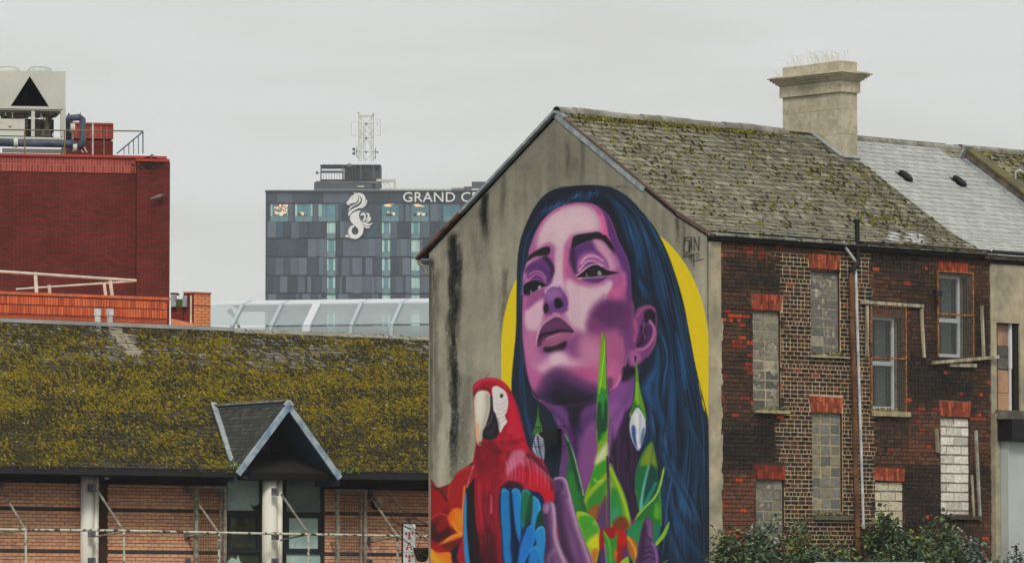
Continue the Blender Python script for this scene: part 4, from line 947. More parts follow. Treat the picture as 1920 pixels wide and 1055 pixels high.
# slates
SLP = [C(122,117,98,.98), C(124,119,100,.98), C(134,129,110,.98), C(114,110,92,.98), C(142,137,118,.98), C(118,113,94,.98)]
SLD = [C(98,94,78,.98), C(108,104,88,.98)]; SLN = [C(170,172,166,.98), C(164,166,162,.98), C(176,178,172,.98)]
def slate_rows(frames, s0, s1, wd, palf, items, ragl=0., ragr=0., jit=.012, tilt=.085, skip=None, expo=.183):
    row = 0
    for fr, L in frames:
        n = max(1, round(L/expo)); e_ = L/n
        for r in range(n):
            t = (r+.5)*e_; s = s0-(wd/2 if row % 2 else 0); row += 1; e1 = s1+(rnd.uniform(-ragr, ragr) if ragr else 0)
            while s < e1:
                ww = wd*rnd.uniform(.92, 1.08); a = max(s, s0); b = min(s+ww, e1); s += ww
                if b-a < .04 or (skip and skip((a+b)/2, t, fr)): continue
                Q = Matrix((fr.U, fr.V, fr.N)).transposed().to_quaternion() @ Matrix.Rotation(-tilt*rnd.uniform(.8, 1.3), 3, 'X').to_quaternion() @ Matrix.Rotation(rnd.uniform(-jit, jit), 3, 'Z').to_quaternion()
                c = fr.p((a+b)/2, t+rnd.uniform(-.004, .004), rnd.uniform(-.001, .002))
                items.append((c, Q, b-a-.024, e_*1.14, .014, palf((a+b)/2, t, fr)))
frames_old = [(KF, LK), (RF, LF)]
newpx = [(1677,440), (1712,448), (1692,441)]
def pal_old(s, t, fr):
    px, py = px_of(fr.p(s, t))
    if 436 < py < 452 and (1664 < px < 1684 or 1698 < px < 1726): return C(180,184,184,.98)
    dark = vnoise(s*1.1, t*1.6, 5)
    x = .12 if dark > .68 else .02
    if px > 1470+ (py-250)*.95 and py < 460: x = .35
    if py < 300 and px > 1330: x = .4
    return pick(SLD) if rnd.random() < x else pick(SLP)
items = []; slate_rows(frames_old, .02, S_P, .235, pal_old, items, ragr=.1)
roof = bpy.data.objects.new('x', None); bpy.data.objects.remove(roof)
deck = [o for o in bpy.data.objects if o.name == 'roof_deck'][0]
lay_chips(items, 'slate', M_slate, deck, 'slate', 300)
# moss in the joints, thick below the ridge and towards the party wall
def moss_spots(n, fr, L, s0, s1, dens, size=(.02, .05)):
    sp = []
    while len(sp) < n:
        s, t = rnd.uniform(s0, s1), rnd.uniform(0, L)
        if rnd.random() > dens(s, t): continue
        if rnd.random() < .5: t = round(t/.183)*.183-.012+rnd.uniform(-.01, .01)
        a = rnd.uniform(*size); long_ = rnd.random() < .5
        sp.append((fr.p(s, t, .012), fr.U, fr.V, fr.N, a*(.45 if long_ else 1.25), a*(2.4 if long_ else .55), rnd.uniform(.014, .034)))
    return sp
def dens1(s, t):
    d = .04+.34*max(0, vnoise(s*1.1, t*1.6, 11)-.45)
    if t > LF-.26 and s < S_P*.8: d = 1.
    elif t > LF-.45 and s < S_P*.8: d = .35
    px, py = px_of(RF.p(s, t)); q = px-(1640+(py-320)*1.15)
    if -130 < q < 60 and py > 310: d += .55*max(0, vnoise(s*2.3, t*3, 4)-.3)
    if px < 1330: d += .06
    return d
MG = [C(112,110,40,.98), C(96,96,32,.98), C(134,128,44,.98), C(70,68,34,.98), C(52,46,30,.98)]
sp = moss_spots(1500, RF, LF, .15, S_P, dens1, (.014, .034)); sp += moss_spots(120, KF, LK, .1, S_P, lambda s, t: .4, (.015, .035))
for i in range(700):
    s = rnd.uniform(.25, S_P*.7); t = LF-rnd.uniform(.02, .2+.06*vnoise(s*5, 0)); sp.append((RF.p(s, t, .015), RF.U, RF.V, RF.N, rnd.uniform(.02, .045), rnd.uniform(.02, .04), rnd.uniform(.015, .035)))
clumps('roof_moss', sp, M_moss, house, MG)
# ridge tiles, verge
s = -.02; k = 0
while s < S_P-1.2:
    w_ = .44; mb = MB(); mb.lathe(RF.p(0, LF, 0)+dR*(s+.004), [(.115, 0), (.115, w_-.008)], 12, dR); dz = .012*math.sin(k*1.3)
    mb.v = [(x, y, z-.02+dz) for x, y, z in mb.v]; part('ridge_tile', mb, M_ridge, house, label=None); s += w_; k += 1
for fr, L in frames_old:
    mb = MB(); mb.box(fr, -.03, .015, 0, L-.25 if fr is RF else L+.02, -.05 if fr is KF else -.02, .018); part('verge_tile', mb, M_tile, house)
mb = MB(); mb.box(RF, -.02, 0., 1.0, LF-.01, -.13, -.025); part('verge_flashing', mb, M_lead, house)
mb = MB(); mb.box(RF, -.03, .07, LF-.26, LF-.03, -.02, .03); part('verge_flashing', mb, M_lead, house)
mb = MB(); mb.box(bk, -.10, .0, .0, LB_-1.5, -.035, .018); part('verge_flashing', mb, M_lead, house)
mb = MB(); mb.box(bk, -.10, .0, LB_-1.49, LB_+.02, -.035, .018); part('verge_board', mb, mat('stained_verge', C(104,66,52), C(60,46,40), sc=6), house)
mb = MB(); P0 = GW.p(LE[0]+.03, LE[1]-.08, .06); mb.tube([P0, P0+dR*S_P], .045, 10); mb.tube([P0+Vector((0,0,-.02)), GW.p(LE[0]+.10, LE[1]-.16, .0), GW.p(LE[0]+.12, LE[1]-.30, -.08)], .03, 8); part('rear_gutter', mb, M_gutter, house)
# gutters and pipes of the side wall
gz = lambda px, py: RW.h3(px, py, .10)
def gutter(px0, py0, px1, py1, m, r=.052):
    A_, B_ = gz(px0, py0), gz(px1, py1); mb = MB(); ax = (B_-A_).normalized(); n = 10; i0 = 0; side = ax.cross(Vector((0, 0, 1))).normalized()
    for P in (A_, B_):
        for j in range(n+1): a = math.pi+math.pi*j/n; mb.v.append(tuple(P+side*math.cos(a)*r+Vector((0, 0, 1))*math.sin(a)*r))
    for j in range(n): mb.f.append((j, j+1, n+2+j, n+1+j)); mb.c.append(None); mb.uv.append(None); mb.mi.append(0)
    for k in range(int((B_-A_).length/.9)+1):
        P = A_+ax*(.12+k*.9); mb.beam(P+Vector((0, 0, -r*.4)), P+ax*.03+Vector((0, 0, -r*.4)), r*2.1, r*1.4)
    return part('gutter', mb, m, house)
gutter(1331, 436, 1590, 454, M_gutter); gutter(1601, 455, 1862, 474, M_black)
mb = MB(); mb.box(RW, -.02, U_END, Z_EAVE-.10, Z_EAVE+.10, -.02, .03); part('eaves_board', mb, M_dark, house)
mb = MB(); mb.tube([gz(1583,456), gz(1585,464), gz(1589,469), gz(1601,486), RW.h3(1604,492,.06), RW.h3(1604,500,.06), RW.h3(1619,990,.06)], .028, 10); mb.tube([gz(1581,455), gz(1586,459)], .04, 8); part('white_downpipe', mb, M_whitepipe, house)
mb = MB(); mb.tube([RW.h3(1607,416,.09), RW.h3(1608,498,.09)], .047, 12); mb.tube([RW.h3(1607,411,.09), RW.h3(1607,418,.09)], .06, 12); part('soil_vent', mb, M_black, house)
mb = MB(); mb.tube([RW.h3(1608,492,.09), RW.h3(1603,500,.09), RW.h3(1597,506,.09), RW.h3(1597,516,.09)], .055, 12); part('pipe_elbow', mb, M_black, house)
mb = MB(); mb.tube([RW.h3(1596,512,.09), RW.h3(1609,1050,.09)], .05, 12)
for (px, py) in ((1597,588), (1602,735), (1605,886)): P = RW.h3(px, py, .09); mb.tube([P-Vector((0,0,.05)), P+Vector((0,0,.05))], .066, 12)
part('rusty_downpipe', mb, M_rustpipe, house)
# ---- gable wall and mural
cv = paint_mural(); GS = .60
def tolin(a): a = a/255; return np.where(a < .04045, a/12.92, ((a+.055)/1.055)**2.4)
GX0, GY0, GX1, GY1 = 796, 196, 1336, 1062
gh, gw = GY1-GY0, GX1-GX0; gy, gx = np.mgrid[0:gh, 0:gw].astype(np.float32); gy += GY0; gx += GX0
rs = np.random.RandomState(11)
def nz(sx, sy, amp):          # smooth random field
    a = rs.rand(int(gh/sy)+3, int(gw/sx)+3); yy = np.arange(gh)/sy; xx = np.arange(gw)/sx; y0 = yy.astype(int); x0 = xx.astype(int); fy = (yy-y0)[:, None]; fx = (xx-x0)[None]
    fy = fy*fy*(3-2*fy); fx = fx*fx*(3-2*fx); q = a[y0][:, x0]*(1-fy)*(1-fx)+a[y0][:, x0+1]*(1-fy)*fx+a[y0+1][:, x0]*fy*(1-fx)+a[y0+1][:, x0+1]*fy*fx
    return (q-.5)*2*amp
base = np.array([133, 129, 113], np.float32)[None, None]*np.ones((gh, gw, 1), np.float32)
f = 1+nz(60, 70, .07)+nz(22, 30, .05)+nz(7, 9, .035)+nz(2, 3, .03)+nz(9, 160, .06)+nz(4, 60, .03)
f *= 1-.13*np.exp(-((gy-300)/120)**2)
def streak(x, y0, y1, wd, dark, tail=60):
    wob = x+2.2*np.sin(gy/37.)+1.2*np.sin(gy/11.)
    prof = np.exp(-np.abs((gx-wob)/(wd*(1+nz(3, 26, .35)+nz(1.5, 5, .25))))**3); v = np.clip((gy-y0)/12, 0, 1)*np.clip((y1-gy)/tail, 0, 1)
    return 1-dark*prof*v*(1+nz(6, 20, .3)+nz(1.5, 3, .4))
for a in ((851,432,930,8,.78,120), (843,436,700,5,.55,160), (861,450,640,6,.5,150), (911,356,462,6,.72,50), (909,380,520,10,.3,120), (806,478,640,8,.55,120), (818,500,1000,7,.22,200), (945,500,640,7,.28,60),
          (1043,330,480,9,.0,60), (1062,260,344,5,.22,40), (1090,250,350,4,.22,50), (1075,290,350,9,.18,50), (944,322,430,5,.22,60), (1272,402,470,4,.35,40), (1283,408,470,3,.3,40), (1294,470,530,8,.15,50),
          (870,700,940,14,.18,120), (980,300,420,8,.12,80), (1210,350,420,6,.12,60), (890,430,560,7,.14,90)): f *= streak(*a)
f *= 1+.16*np.exp(-((gx-824)/9)**2)*np.clip((gy-760)/60, 0, 1)
spk = (rs.rand(gh, gw) > .992) & (np.abs(gx-852) < 16) & (gy > 560); f = np.where(spk, f*2.4, f)
wallc = np.clip(base*f[..., None], 8, 235)
wallc = np.where((gx > 1324)[..., None], np.array([150, 142, 120], np.float32)*np.clip(f, .8, 1.2)[..., None], wallc)
full = wallc.copy(); a0, b0 = MY0-GY0, MX0-GX0; hh = min(MH, gh-a0); ww = min(MW, gw-b0)
al = np.zeros((gh, gw), np.float32); al[a0:a0+hh, b0:b0+ww] = cv[:hh, :ww, 3]
cv[..., :3] = 255*(cv[..., :3]/255)**1.13*.985
pc = np.zeros((gh, gw, 3), np.float32); pc[a0:a0+hh, b0:b0+ww] = cv[:hh, :ww, :3]
wear = np.clip(1+(f-1)*.25, .85, 1.1)[..., None]
full = full*(1-al[..., None])+pc*wear*al[..., None]
SH = .64
wl = np.clip(tolin(wallc)/SH, 0, .9); fl = tolin(full)/SH; fl = fl*np.minimum(1, .9/np.maximum(fl.max(-1, keepdims=True), 1e-4))
def sample(arr, px, py):
    x = np.clip(px-GX0, 0, gw-1.01); y = np.clip(py-GY0, 0, gh-1.01); xi = x.astype(int); yi = y.astype(int); fx = (x-xi)[..., None]; fy = (y-yi)[..., None]
    return arr[yi, xi]*(1-fx)*(1-fy)+arr[yi, xi+1]*fx*(1-fy)+arr[yi+1, xi]*(1-fx)*fy+arr[yi+1, xi+1]*fx*fy
U_L = g_(804, 700)[0]
def roofz(u):
    u = np.asarray(u, float); (ua, za), (uk, zk), (ue, ze), (ul, zl) = AP, KK, EV, LE
    return np.where(u < ua, zl+(za-zl)*(u-ul)/(ua-ul), np.where(u < uk, za+(zk-za)*(u-ua)/(uk-ua), zk+(ze-zk)*(u-uk)/(ue-uk)))-.10
def sheet(nu, nv, zlo, zhi, d, arr, keep=None):
    uu = np.linspace(U_L, 0.0, nu); rz = roofz(uu) if zhi is None else np.minimum(roofz(uu)-.0, zhi); T = np.linspace(0, 1, nv)
    Z = zlo+(rz[None, :]-zlo)*T[:, None]; Ug = np.repeat(uu[None, :], nv, 0)
    O = np.array(GW.p(0, 0, d)); P = O+Ug[..., None]*np.array(GW.U)+Z[..., None]*np.array((0, 0, 1.))
    dv = P-np.array(CAM); k = dv@np.array(FW); px = 960+FPX*(dv@np.array(RT))/k; py = 527.5-FPX*(dv@np.array(UP))/k
    col = sample(arr, px, py); a_ = sample(al[..., None], px, py)[..., 0]
    idx = np.arange(nu*nv).reshape(nv, nu); F_ = np.stack([idx[:-1, :-1], idx[:-1, 1:], idx[1:, 1:], idx[1:, :-1]], -1).reshape(-1, 4)
    if keep is not None:
        m_ = np.maximum.reduce([a_[:-1, :-1], a_[:-1, 1:], a_[1:, 1:], a_[1:, :-1]]).reshape(-1) > keep; F_ = F_[m_]
    return P.reshape(-1, 3), F_, col.reshape(-1, 3)
def np_mesh(name, P, F_, col, m, parent, label=None):
    used = np.unique(F_); mp_ = np.zeros(len(P), int); mp_[used] = np.arange(len(used)); P = P[used]; col = col[used]; F_ = mp_[F_]
    P = P-np.array(root_of(parent).location); me = bpy.data.meshes.new(name); me.vertices.add(len(P)); me.vertices.foreach_set('co', P.astype(np.float32).ravel())
    me.loops.add(F_.size); me.loops.foreach_set('vertex_index', F_.ravel().astype(np.int32)); me.polygons.add(len(F_)); me.polygons.foreach_set('loop_start', np.arange(0, F_.size, 4, dtype=np.int32)); me.polygons.foreach_set('loop_total', np.full(len(F_), 4, np.int32))
    me.update(calc_edges=True); ca = me.color_attributes.new('Col', 'FLOAT_COLOR', 'POINT'); ca.data.foreach_set('color', np.concatenate([col, np.ones((len(col), 1))], 1).astype(np.float32).ravel()); me.materials.append(m); me.validate()
    return link(name, me, parent, None, None, label)
P_, F_, c_ = sheet(260, 420, 0., None, 0., wl); gable = np_mesh('gable_wall', P_, F_, c_, M_gable, house, 'stained grey rendered gable end')
P_, F_, c_ = sheet(430, 640, g_(1060, 1061)[1], g_(1113, 342)[1], .003, fl, .02); mural = np_mesh('mural', P_, F_, c_, M_paint, gable, 'painted woman with blue hair, red macaw and bell flowers before a yellow disc')
mb = MB(); u_ = uR(1857, 760)
mb.box(Fr(RW.O, dR, (0,0,1)), -.0, S_P, 0, LE[1]-.2, U_L+.02, U_L+.12); mb.face([RW.p(S_P-.02, 0, -.05), RW.p(S_P-.02, Z_EAVE, -.05), bk.p(S_P-.02, 0, -.12), RW.p(S_P-.02, LE[1]-.1, U_L+.05), RW.p(S_P-.02, 0, U_L+.05)])
part('rear_wall', mb, M_render, house)
# ---- chimney
Q = RF.h3(1579, 291, .0); zq = lambda py: Q.z+(291-py)/ (FPX/((Q-CAM).dot(FW)))
CHF = Fr((Q.x, Q.y, 0), -dL, (0, 0, 1))       # wide face, u negative to the left
def onl(px): return CHF.hit(px, 200)[0]
wl_ = -onl(1467); nf = Fr((Q.x, Q.y, 0), dR, (0, 0, 1)); wn = nf.hit(1608, 250)[0]
chim = MB(); base_z = zq(300)-.4
chim.box(CHF, -wl_+.01, -.01, base_z, zq(135), -wn+.01, -.01); chimney = part('chimney', chim, M_stone, house, label='tall weathered stone chimney stack on the ridge')
def cstone(u0, u1, py0, py1, o=0.): mb = MB(); mb.box(CHF, -wl_*u1-o+.006, -wl_*u0+o-.006, zq(py0)+.004, zq(py1)-.004, -wn-o, .0+o, jit=.003); part('stone_block', mb, M_stone, chimney)
cz = [330, 291, 250, 203, 172.5]
splits = [(0, .55, 1), (0, .5, 1), (0, .53, 1), (0, .7, 1)]
for j in range(4):
    for a, b in zip(splits[j][:-1], splits[j][1:]): cstone(a, b, cz[j], cz[j+1])
for a, b in ((0, .68), (.68, 1)): cstone(a, b, 172, 150, .045)
for (p0, p1, o) in ((150, 147.5, .06), (147.5, 144, .10), (144, 140.5, .14), (140.5, 137, .18), (137, 134.5, .22), (134.5, 132.5, .17)):
    mb = MB(); mb.box(CHF, -wl_-o, o, zq(p0)+.002, zq(p1), -wn-o, o, jit=.002); part('cornice', mb, M_stone, chimney)
for a, b in ((0, .5), (.5, 1)): cstone(a, b, 132.5, 111.5+b*1.5, .0)
mb = MB(); mb.beam(RF.h3(1523,249,.03), RF.h3(1580,293,.03), .10, .03, up=RF.N); mb.beam(RF.h3(1580,293,.03), RF.h3(1612,296,.03), .08, .03, up=RF.N); part('chimney_flashing', mb, M_lead, house)
# dry grass on the chimney
mb = MB(); gm = mat('dry_grass', C(196,188,158,.8), var=.2)
for i in range(110):
    t = rnd.random(); grp = rnd.random(); u = -wl_*(.95-.12*rnd.random()) if grp < .3 else -wl_*rnd.uniform(.1, .62); P = CHF.p(u, zq(113), -rnd.uniform(.05, wn)); 
    if grp < .12: P = CHF.p(-wl_-.1, zq(140), -rnd.uniform(0, wn))
    dv = Vector((rnd.uniform(-.34, .12), rnd.uniform(-.1, .1), 0)); h = rnd.uniform(.12, .32); pts = [P, P+dv*.35+Vector((0, 0, h*.75)), P+dv+Vector((0, 0, h))]; mb.tube(pts, [.0028, .0022, .0008], 3, cap=False)
solo('chimney_grass', mb, gm, 'dry straw coloured grass growing on top of the stone chimney', 'grass', loc=CHF.p(-wl_/2, zq(112), -wn/2))
# ================================================================ next house: rendered wall, new slates
nh = thing('neighbour_house', 'next house of the terrace with beige render and a freshly slated pale roof', 'house', RW.p(U_END, 0))
U2 = U_END+6.5
w9 = rect(1867, 604, 1912, 770)
nb = Fr(RW.O, dR, (0, 0, 1)); mb = MB(); zc = zR(1860, 772)
mb.box(RW, U_END+.01, w9[0], zc, Z_EAVE+.02, -.12, .02); mb.box(RW, w9[1], U2, 0, Z_EAVE+.02, -.12, .02); mb.box(RW, w9[0], w9[1], w9[3], Z_EAVE+.02, -.12, .02); mb.box(RW, w9[0], w9[1], 0, w9[2], -.12, .02); mb.box(RW, U_END+.01, w9[0], 0, zc, -.12, .02)
part('rendered_wall', mb, M_render, nh)
mb = MB(); mb.box(RW, w9[0]-.01, w9[0]+.03, w9[2], w9[3], -.10, .016); mb.box(RW, w9[1]-.12, w9[1], w9[2], w9[3], -.5, -.02, mi=0); win = part('window', mb, M_dark, nh, label='boarded window with a grey sash')
mb = MB(); uu = w9[0]+(w9[1]-w9[0])*.70; mb.box(RW, uu, uu+.06, zR(1890,690), w9[3], -.11, -.06); mb.box(RW, uu+.01, uu+.035, w9[2], zR(1890,690), -.11, -.06); part('frame', mb, M_upvc, win)
for (a, b, m_) in ((608, 647, M_board), (648, 668, M_greysash), (669, 691, M_greysash), (693, 735, M_board), (736, 768, M_board)):
    mb = MB(); mb.box(RW, w9[0]+.03, uu, zR(1885, b), zR(1885, a), -.14, -.10-(.01 if a in (608, 693) else 0)); part('boarding', mb, m_, win)
mb = MB(); mb.box(RW, w9[0], w9[1]+.1, w9[2], w9[3], -.3, -.26); part('room_backing', mb, M_black, win)
mb = MB(); mb.box(RW, w9[0]-.05, w9[1]+.05, zR(1885,778), zR(1885,769), -.05, .1); part('sill', mb, M_greysash, nh)
# faint soldier bricks showing through the render above the window
for i in range(11):
    mb = MB(); u0 = w9[0]-.06+i*(w9[1]-w9[0]+.12)/11; mb.box(RW, u0+.006, u0+(w9[1]-w9[0]+.12)/11-.006, zR(1885,601), zR(1885,576), .018, .024); part('lintel_brick', mb, M_render, nh)
mb = MB(); mb.prism(RW, [(U_END+.02, zR(1862,786)), (U2, zR(1862,786)), (U2, zR(1862,772)), (U_END+.1, zR(1862,772))], .02, .45); part('canopy_top', mb, M_lead_d if 'M_lead_d' in globals() else M_greysash, nh)
mb = MB(); mb.box(RW, U_END+.06, U2, zR(1866,826), zR(1866,786), .02, .5); part('canopy_fascia', mb, M_black, nh)
mb = MB(); mb.box(RW, U_END+.0, U_END+.13, 0, zR(1862,775), .02, .12); part('pilaster', mb, M_render, nh)
mb = MB(); mb.box(RW, U_END+.16, U2, 0, zR(1871,827), .03, .3); part('white_panel', mb, mat('white_hoarding', C(164,169,162), C(152,158,154), sc=.8, var=.04, bump=.05), nh)
mb = MB(); mb.box(RW, U_END, U2, Z_EAVE-.16, Z_EAVE+.08, .02, .04); part('eaves_board', mb, M_dark, nh)
A_, B_ = gz(1863, 473), gz(1863, 473)+dR*7; mb = MB(); mb.tube([A_, B_], .05, 10); part('gutter', mb, M_black, nh)
mb = MB(); mb.box(RF, S_P, S_P2, 0, LF, -.10, -.03); mb.box(KF, S_P, S_P2, 0, LK, -.10, -.03); mb.box(bk, S_P, S_P2, 0, LB_, .0, .10); dk2 = part('roof_deck', mb, M_greysash, nh)
items = []; slate_rows([(KF, LK), (RF, LF)], S_P+.02, S_P2, .30, lambda s, t, fr: pick(SLN), items, jit=.002, tilt=.07)
lay_chips(items, 'slate', M_newslate, dk2, 'new_slate', 300)
for (px, py) in ((1697, 328), (1798, 338)):
    P = RF.h3(px, py, .05); mb = MB(); d_ = -RF.V; mb.tube([P-d_*.16, P-d_*.1, P+d_*.14, P+d_*.2], [.03, .06, .065, .045], 10); mb.box(Fr(P, RF.U, RF.V), -.1, .1, -.2, .2, -.06, -.04); part('roof_vent', mb, M_black, nh)
s = S_P-.1
while s < S_P2+.4: mb = MB(); mb.lathe(RF.p(0, LF, -.02)+dR*(s+.004), [(.08, 0), (.08, .44)], 10, dR); part('ridge_tile', mb, M_ridge, nh); s += .45
mb = MB(); mb.box(RW, U_END, S_P2, 0, LE[1]-.2, U_L+.02, U_L+.12); part('rear_wall', mb, M_render, nh)
# third house: parapet and mossy roof
th = thing('far_terrace_house', 'far terrace house with a stone parapet and mossy old slates at the right edge', 'house', RW.p(U2, 0))
mb = MB(); LP = RF.hit(1822, 300)[1]
mb.box(RF, S_P2, S_P2+.26, -1, LP, -.2, .20); par = part('parapet', mb, mat('parapet_stone', C(104,94,80,.8), C(72,66,56,.8), sc=3), th)
mb = MB(); mb.box(RF, S_P2-.03, S_P2+.29, -1, LP+.05, .202, .24); part('coping', mb, mat('mossy_coping', C(92,86,62,.95), C(112,104,60,.95), sc=5), par)
mb = MB(); mb.box(RF, S_P2-.09, S_P2-.002, -1, LP-.05, -.01, .05, jit=.0); mb.box(RF, S_P2-.1, S_P2+.12, LP, LP+.05, -.1, .30); part('parapet_flashing', mb, M_lead, th)
mb = MB(); mb.box(RF, S_P2+.26, S_END, 0, LF, -.10, -.03); mb.box(KF, S_P2+.26, S_END, 0, LK, -.10, -.03); mb.box(bk, S_P2+.26, S_END, 0, LB_, 0, .1); mb.box(RF, S_P2-.4, S_P2+.26, LP+.05, LF, -.1, -.03); dk3 = part('roof_deck', mb, M_greysash, th)
items = []
slate_rows([(RF, LF)], S_P2+.26, S_END-3, .24, lambda s, t, fr: pick(SLP+SLD), items, jit=.02)
lay_chips(items, 'slate', M_slate, dk3, 'slate', 300)
items = []; mbm = [ (RF, LF) ]
slate_rows([(Fr(RF.p(0, LP+.05), RF.U, RF.V), LF-LP-.05)], S_P2-.35, S_P2+.26, .22, lambda s, t, fr: pick(SLP), items, jit=.02); lay_chips([(c+RF.N*.012, *r) for c, *r in items], 'slate', M_slate, dk3, 'slate', 300)
clumps('roof_moss', moss_spots(700, RF, LF, S_P2+.4, S_END-4, lambda s, t: .4+.5*vnoise(s*2, t*2), (.03, .07)), M_moss, th, MG)
mb = MB(); P = RF.h3(1904, 352, 0); mb.tube([P, P+Vector((0, 0, .28)), P+Vector((.03, 0, .34)), P+Vector((.10, 0, .36)), P+Vector((.16, 0, .31))], .022, 8); part('vent_pipe', mb, M_whitepipe, th)
s = S_P2+.35
while s < S_END-3: mb = MB(); mb.lathe(RF.p(0, LF, -.0)+dR*(s+.004), [(.09, 0), (.09, .44)], 10, dR); part('ridge_tile', mb, M_ridge, th); s += .45
mb = MB(); mb.box(RW, U2, S_END, 0, Z_EAVE, -.2, .02); mb.box(RW, S_P2, S_END, 0, LE[1]-.2, U_L+.02, U_L+.12); part('wall', mb, M_render, th)
# things fixed to the walls
P = RW.h3(1762, 551, .16); mb = MB(); fr = Fr(P, (dR*.92-RW.N*.2).normalized(), (0, 0, 1)); root = thing('security_camera', 'small black security camera beside the upper grilled window', 'camera', P)
mb.box(fr, -.20, .04, -.045, .045, -.04, .04); part('housing', mb, M_black, root); mb = MB(); mb.box(fr, -.23, .05, .046, .056, -.05, .05); part('sunshield', mb, M_black, root); mb = MB(); mb.beam(P, P-RW.N*.17, .03); part('bracket', mb, M_black, root)
P = GW.h3(1027, 818, .18); root = thing('caged_floodlight', 'black floodlight in a wire cage fixed over the left bell flower of the mural', 'floodlight', P)
fr = Fr(P, GW.U, (0, 0, 1)); ux = lambda px: GW.hit(px, 818, .18)[0]-GW.hit(1027, 818, .18)[0]; s_ = 96
mb = MB(); mb.prism(fr, [(ux(1010), .06), (ux(1018), -.02), (ux(1045), -.16), (ux(1046), .15), (ux(1030), .15)], -.10, .02); part('housing', mb, M_black, root)
mb = MB(); u0, u1 = ux(1000), ux(1047)
for z in np.linspace(-.18, .19, 9): mb.beam(fr.p(u0, z, .06), fr.p(u1, z, .06), .006)
for u in np.linspace(u0, u1, 14): mb.beam(fr.p(u, -.18, .06), fr.p(u, .19, .06), .005)
for u in (u0, u1):
    for z in (-.18, .19): mb.beam(fr.p(u, z, .06), fr.p(u, z, -.18), .012)
part('wire_cage', mb, M_black, root)
# ================================================================ left building: mossy roof, brick wall, gabled window bay
LW = wall_frame(0, 96, 31, -.0075); zl = lambda px, py, d=0: LW.hit(px, py, d)[1]; ul = lambda px, py=950, d=0: LW.hit(px, py, d)[0]
office = thing('office_building', 'brown brick building with a mossy slate roof, white columns and a gabled window bay', 'building', LW.p(0, 0))
TBX = 1
M_lbrick = mat('tan_brick', (0,0,0), attr=True, var=.18, vsc=18, rough=.9, bump=.3, bsc=50)
M_cream = mat('cream_column', C(206,204,193,.42), C(198,196,184,.42), sc=1, var=.03, bump=.03)
M_steel = mat('galvanised_steel', C(138,134,120), C(104,98,86), sc=9, var=.2, rough=.6)
M_frame = mat('dark_window_frame', C(38,44,46), var=.15, rough=.5)
M_barge = mat('bargeboard', C(150,164,168), C(108,128,144), sc=4, lo=.4, hi=.6, var=.15, rough=.6)
M_soffit = mat('soffit', C(42,56,70,.45), var=.15)
EAV = 1.0     # the eaves reach this far in front of the wall
def e3(px, d=EAV): return LW.h3(px, 874+px*.0194, d)
E0, E1 = LW.hit(-40, 873, EAV), LW.hit(900, 891, EAV)
ee0, ee1 = LW.p(*E0, EAV), LW.p(*E1, EAV)
# roof plane: 24 degrees up from the eaves line
bkd = Vector((-LW.N.x, -LW.N.y, 0)); LV = (bkd*math.cos(R(24))+Vector((0, 0, math.sin(R(24))))).normalized(); LU = (ee1-ee0).normalized()
LR = Fr(ee0, LU, LV, LU.cross(LV).normalized())
r0, r1 = LR.hit(0, 602), LR.hit(803, 634); rsl = (r1[1]-r0[1])/(r1[0]-r0[0]); rt = lambda s: r0[1]+rsl*(s-r0[0])
sA, sB = LR.hit(-30, 880)[0]-3., LR.hit(880, 620)[0]+2
mb = MB(); mb.hexa([LR.p(sA, 0, -.2), LR.p(sB, 0, -.2), LR.p(sB, 0, -.02), LR.p(sA, 0, -.02), LR.p(sA, rt(sA), -.2), LR.p(sB, rt(sB), -.2), LR.p(sB, rt(sB), -.02), LR.p(sA, rt(sA), -.02)])
deckL = part('roof_deck', mb, M_dark, office)
# dormer geometry in the plane just in front of the wall
DD = EAV+.12; dap = LW.hit(540, 752, DD); dlf = LW.hit(444, 882, DD); drt = LW.hit(637, 890, DD)
DA, DLf, DRt = LW.p(*dap, DD), LW.p(*dlf, DD), LW.p(*drt, DD)
def on_roof(P):      # slide back horizontally until the roof plane
    t = (LR.O-P).dot(LR.N)/bkd.dot(LR.N); return P+bkd*t
RA = on_roof(DA); RL, RR_ = on_roof(DLf), on_roof(DRt)
def in_dormer(P):
    q = LR.I @ (P-LR.O); a = LR.I @ (RA-LR.O); l = LR.I @ (RL-LR.O); r = LR.I @ (RR_-LR.O)
    if q[1] > a[1]: return False
    f = (q[1]-min(l[1], r[1]))/(a[1]-min(l[1], r[1])); return l[0]+(a[0]-l[0])*f-.0 < q[0] < r[0]+(a[0]-r[0])*f
items = []; SE = [C(62,61,50,.98), C(72,69,56,.98), C(54,52,40,.98), C(60,55,34,.98), C(66,60,38,.98)]; SEL = [C(112,108,100,.98), C(98,96,88,.98), C(124,120,110,.98)]
MO = [C(70,64,30,.98), C(82,70,26,.98), C(58,50,28,.98), C(50,46,34,.98), C(44,38,26,.98)]
def mossd(px, py):      # how mossy, 0..1
    y = (py-600-px*.035)/275.
    d = .48+.62*vnoise(px/100., py/34., 2)+.5*(vnoise(px/26., py/10., 8)-.5)
    if y < .32 and px > 250: d -= .38*(1-abs(y-.17)/.17) if y > 0 else 0
    if .3 < y < .55 and px > 150: d += .25
    if y > .62: d -= .30*(y-.62)/.38
    if px < 250 and y < .3: d -= .2
    if px > 640 and y > .45: d += .12
    if abs(px-(205+(py-600)*.75)) < 16 and py < 665: d -= .6
    return min(max(d, .05), 1)
nr = 40
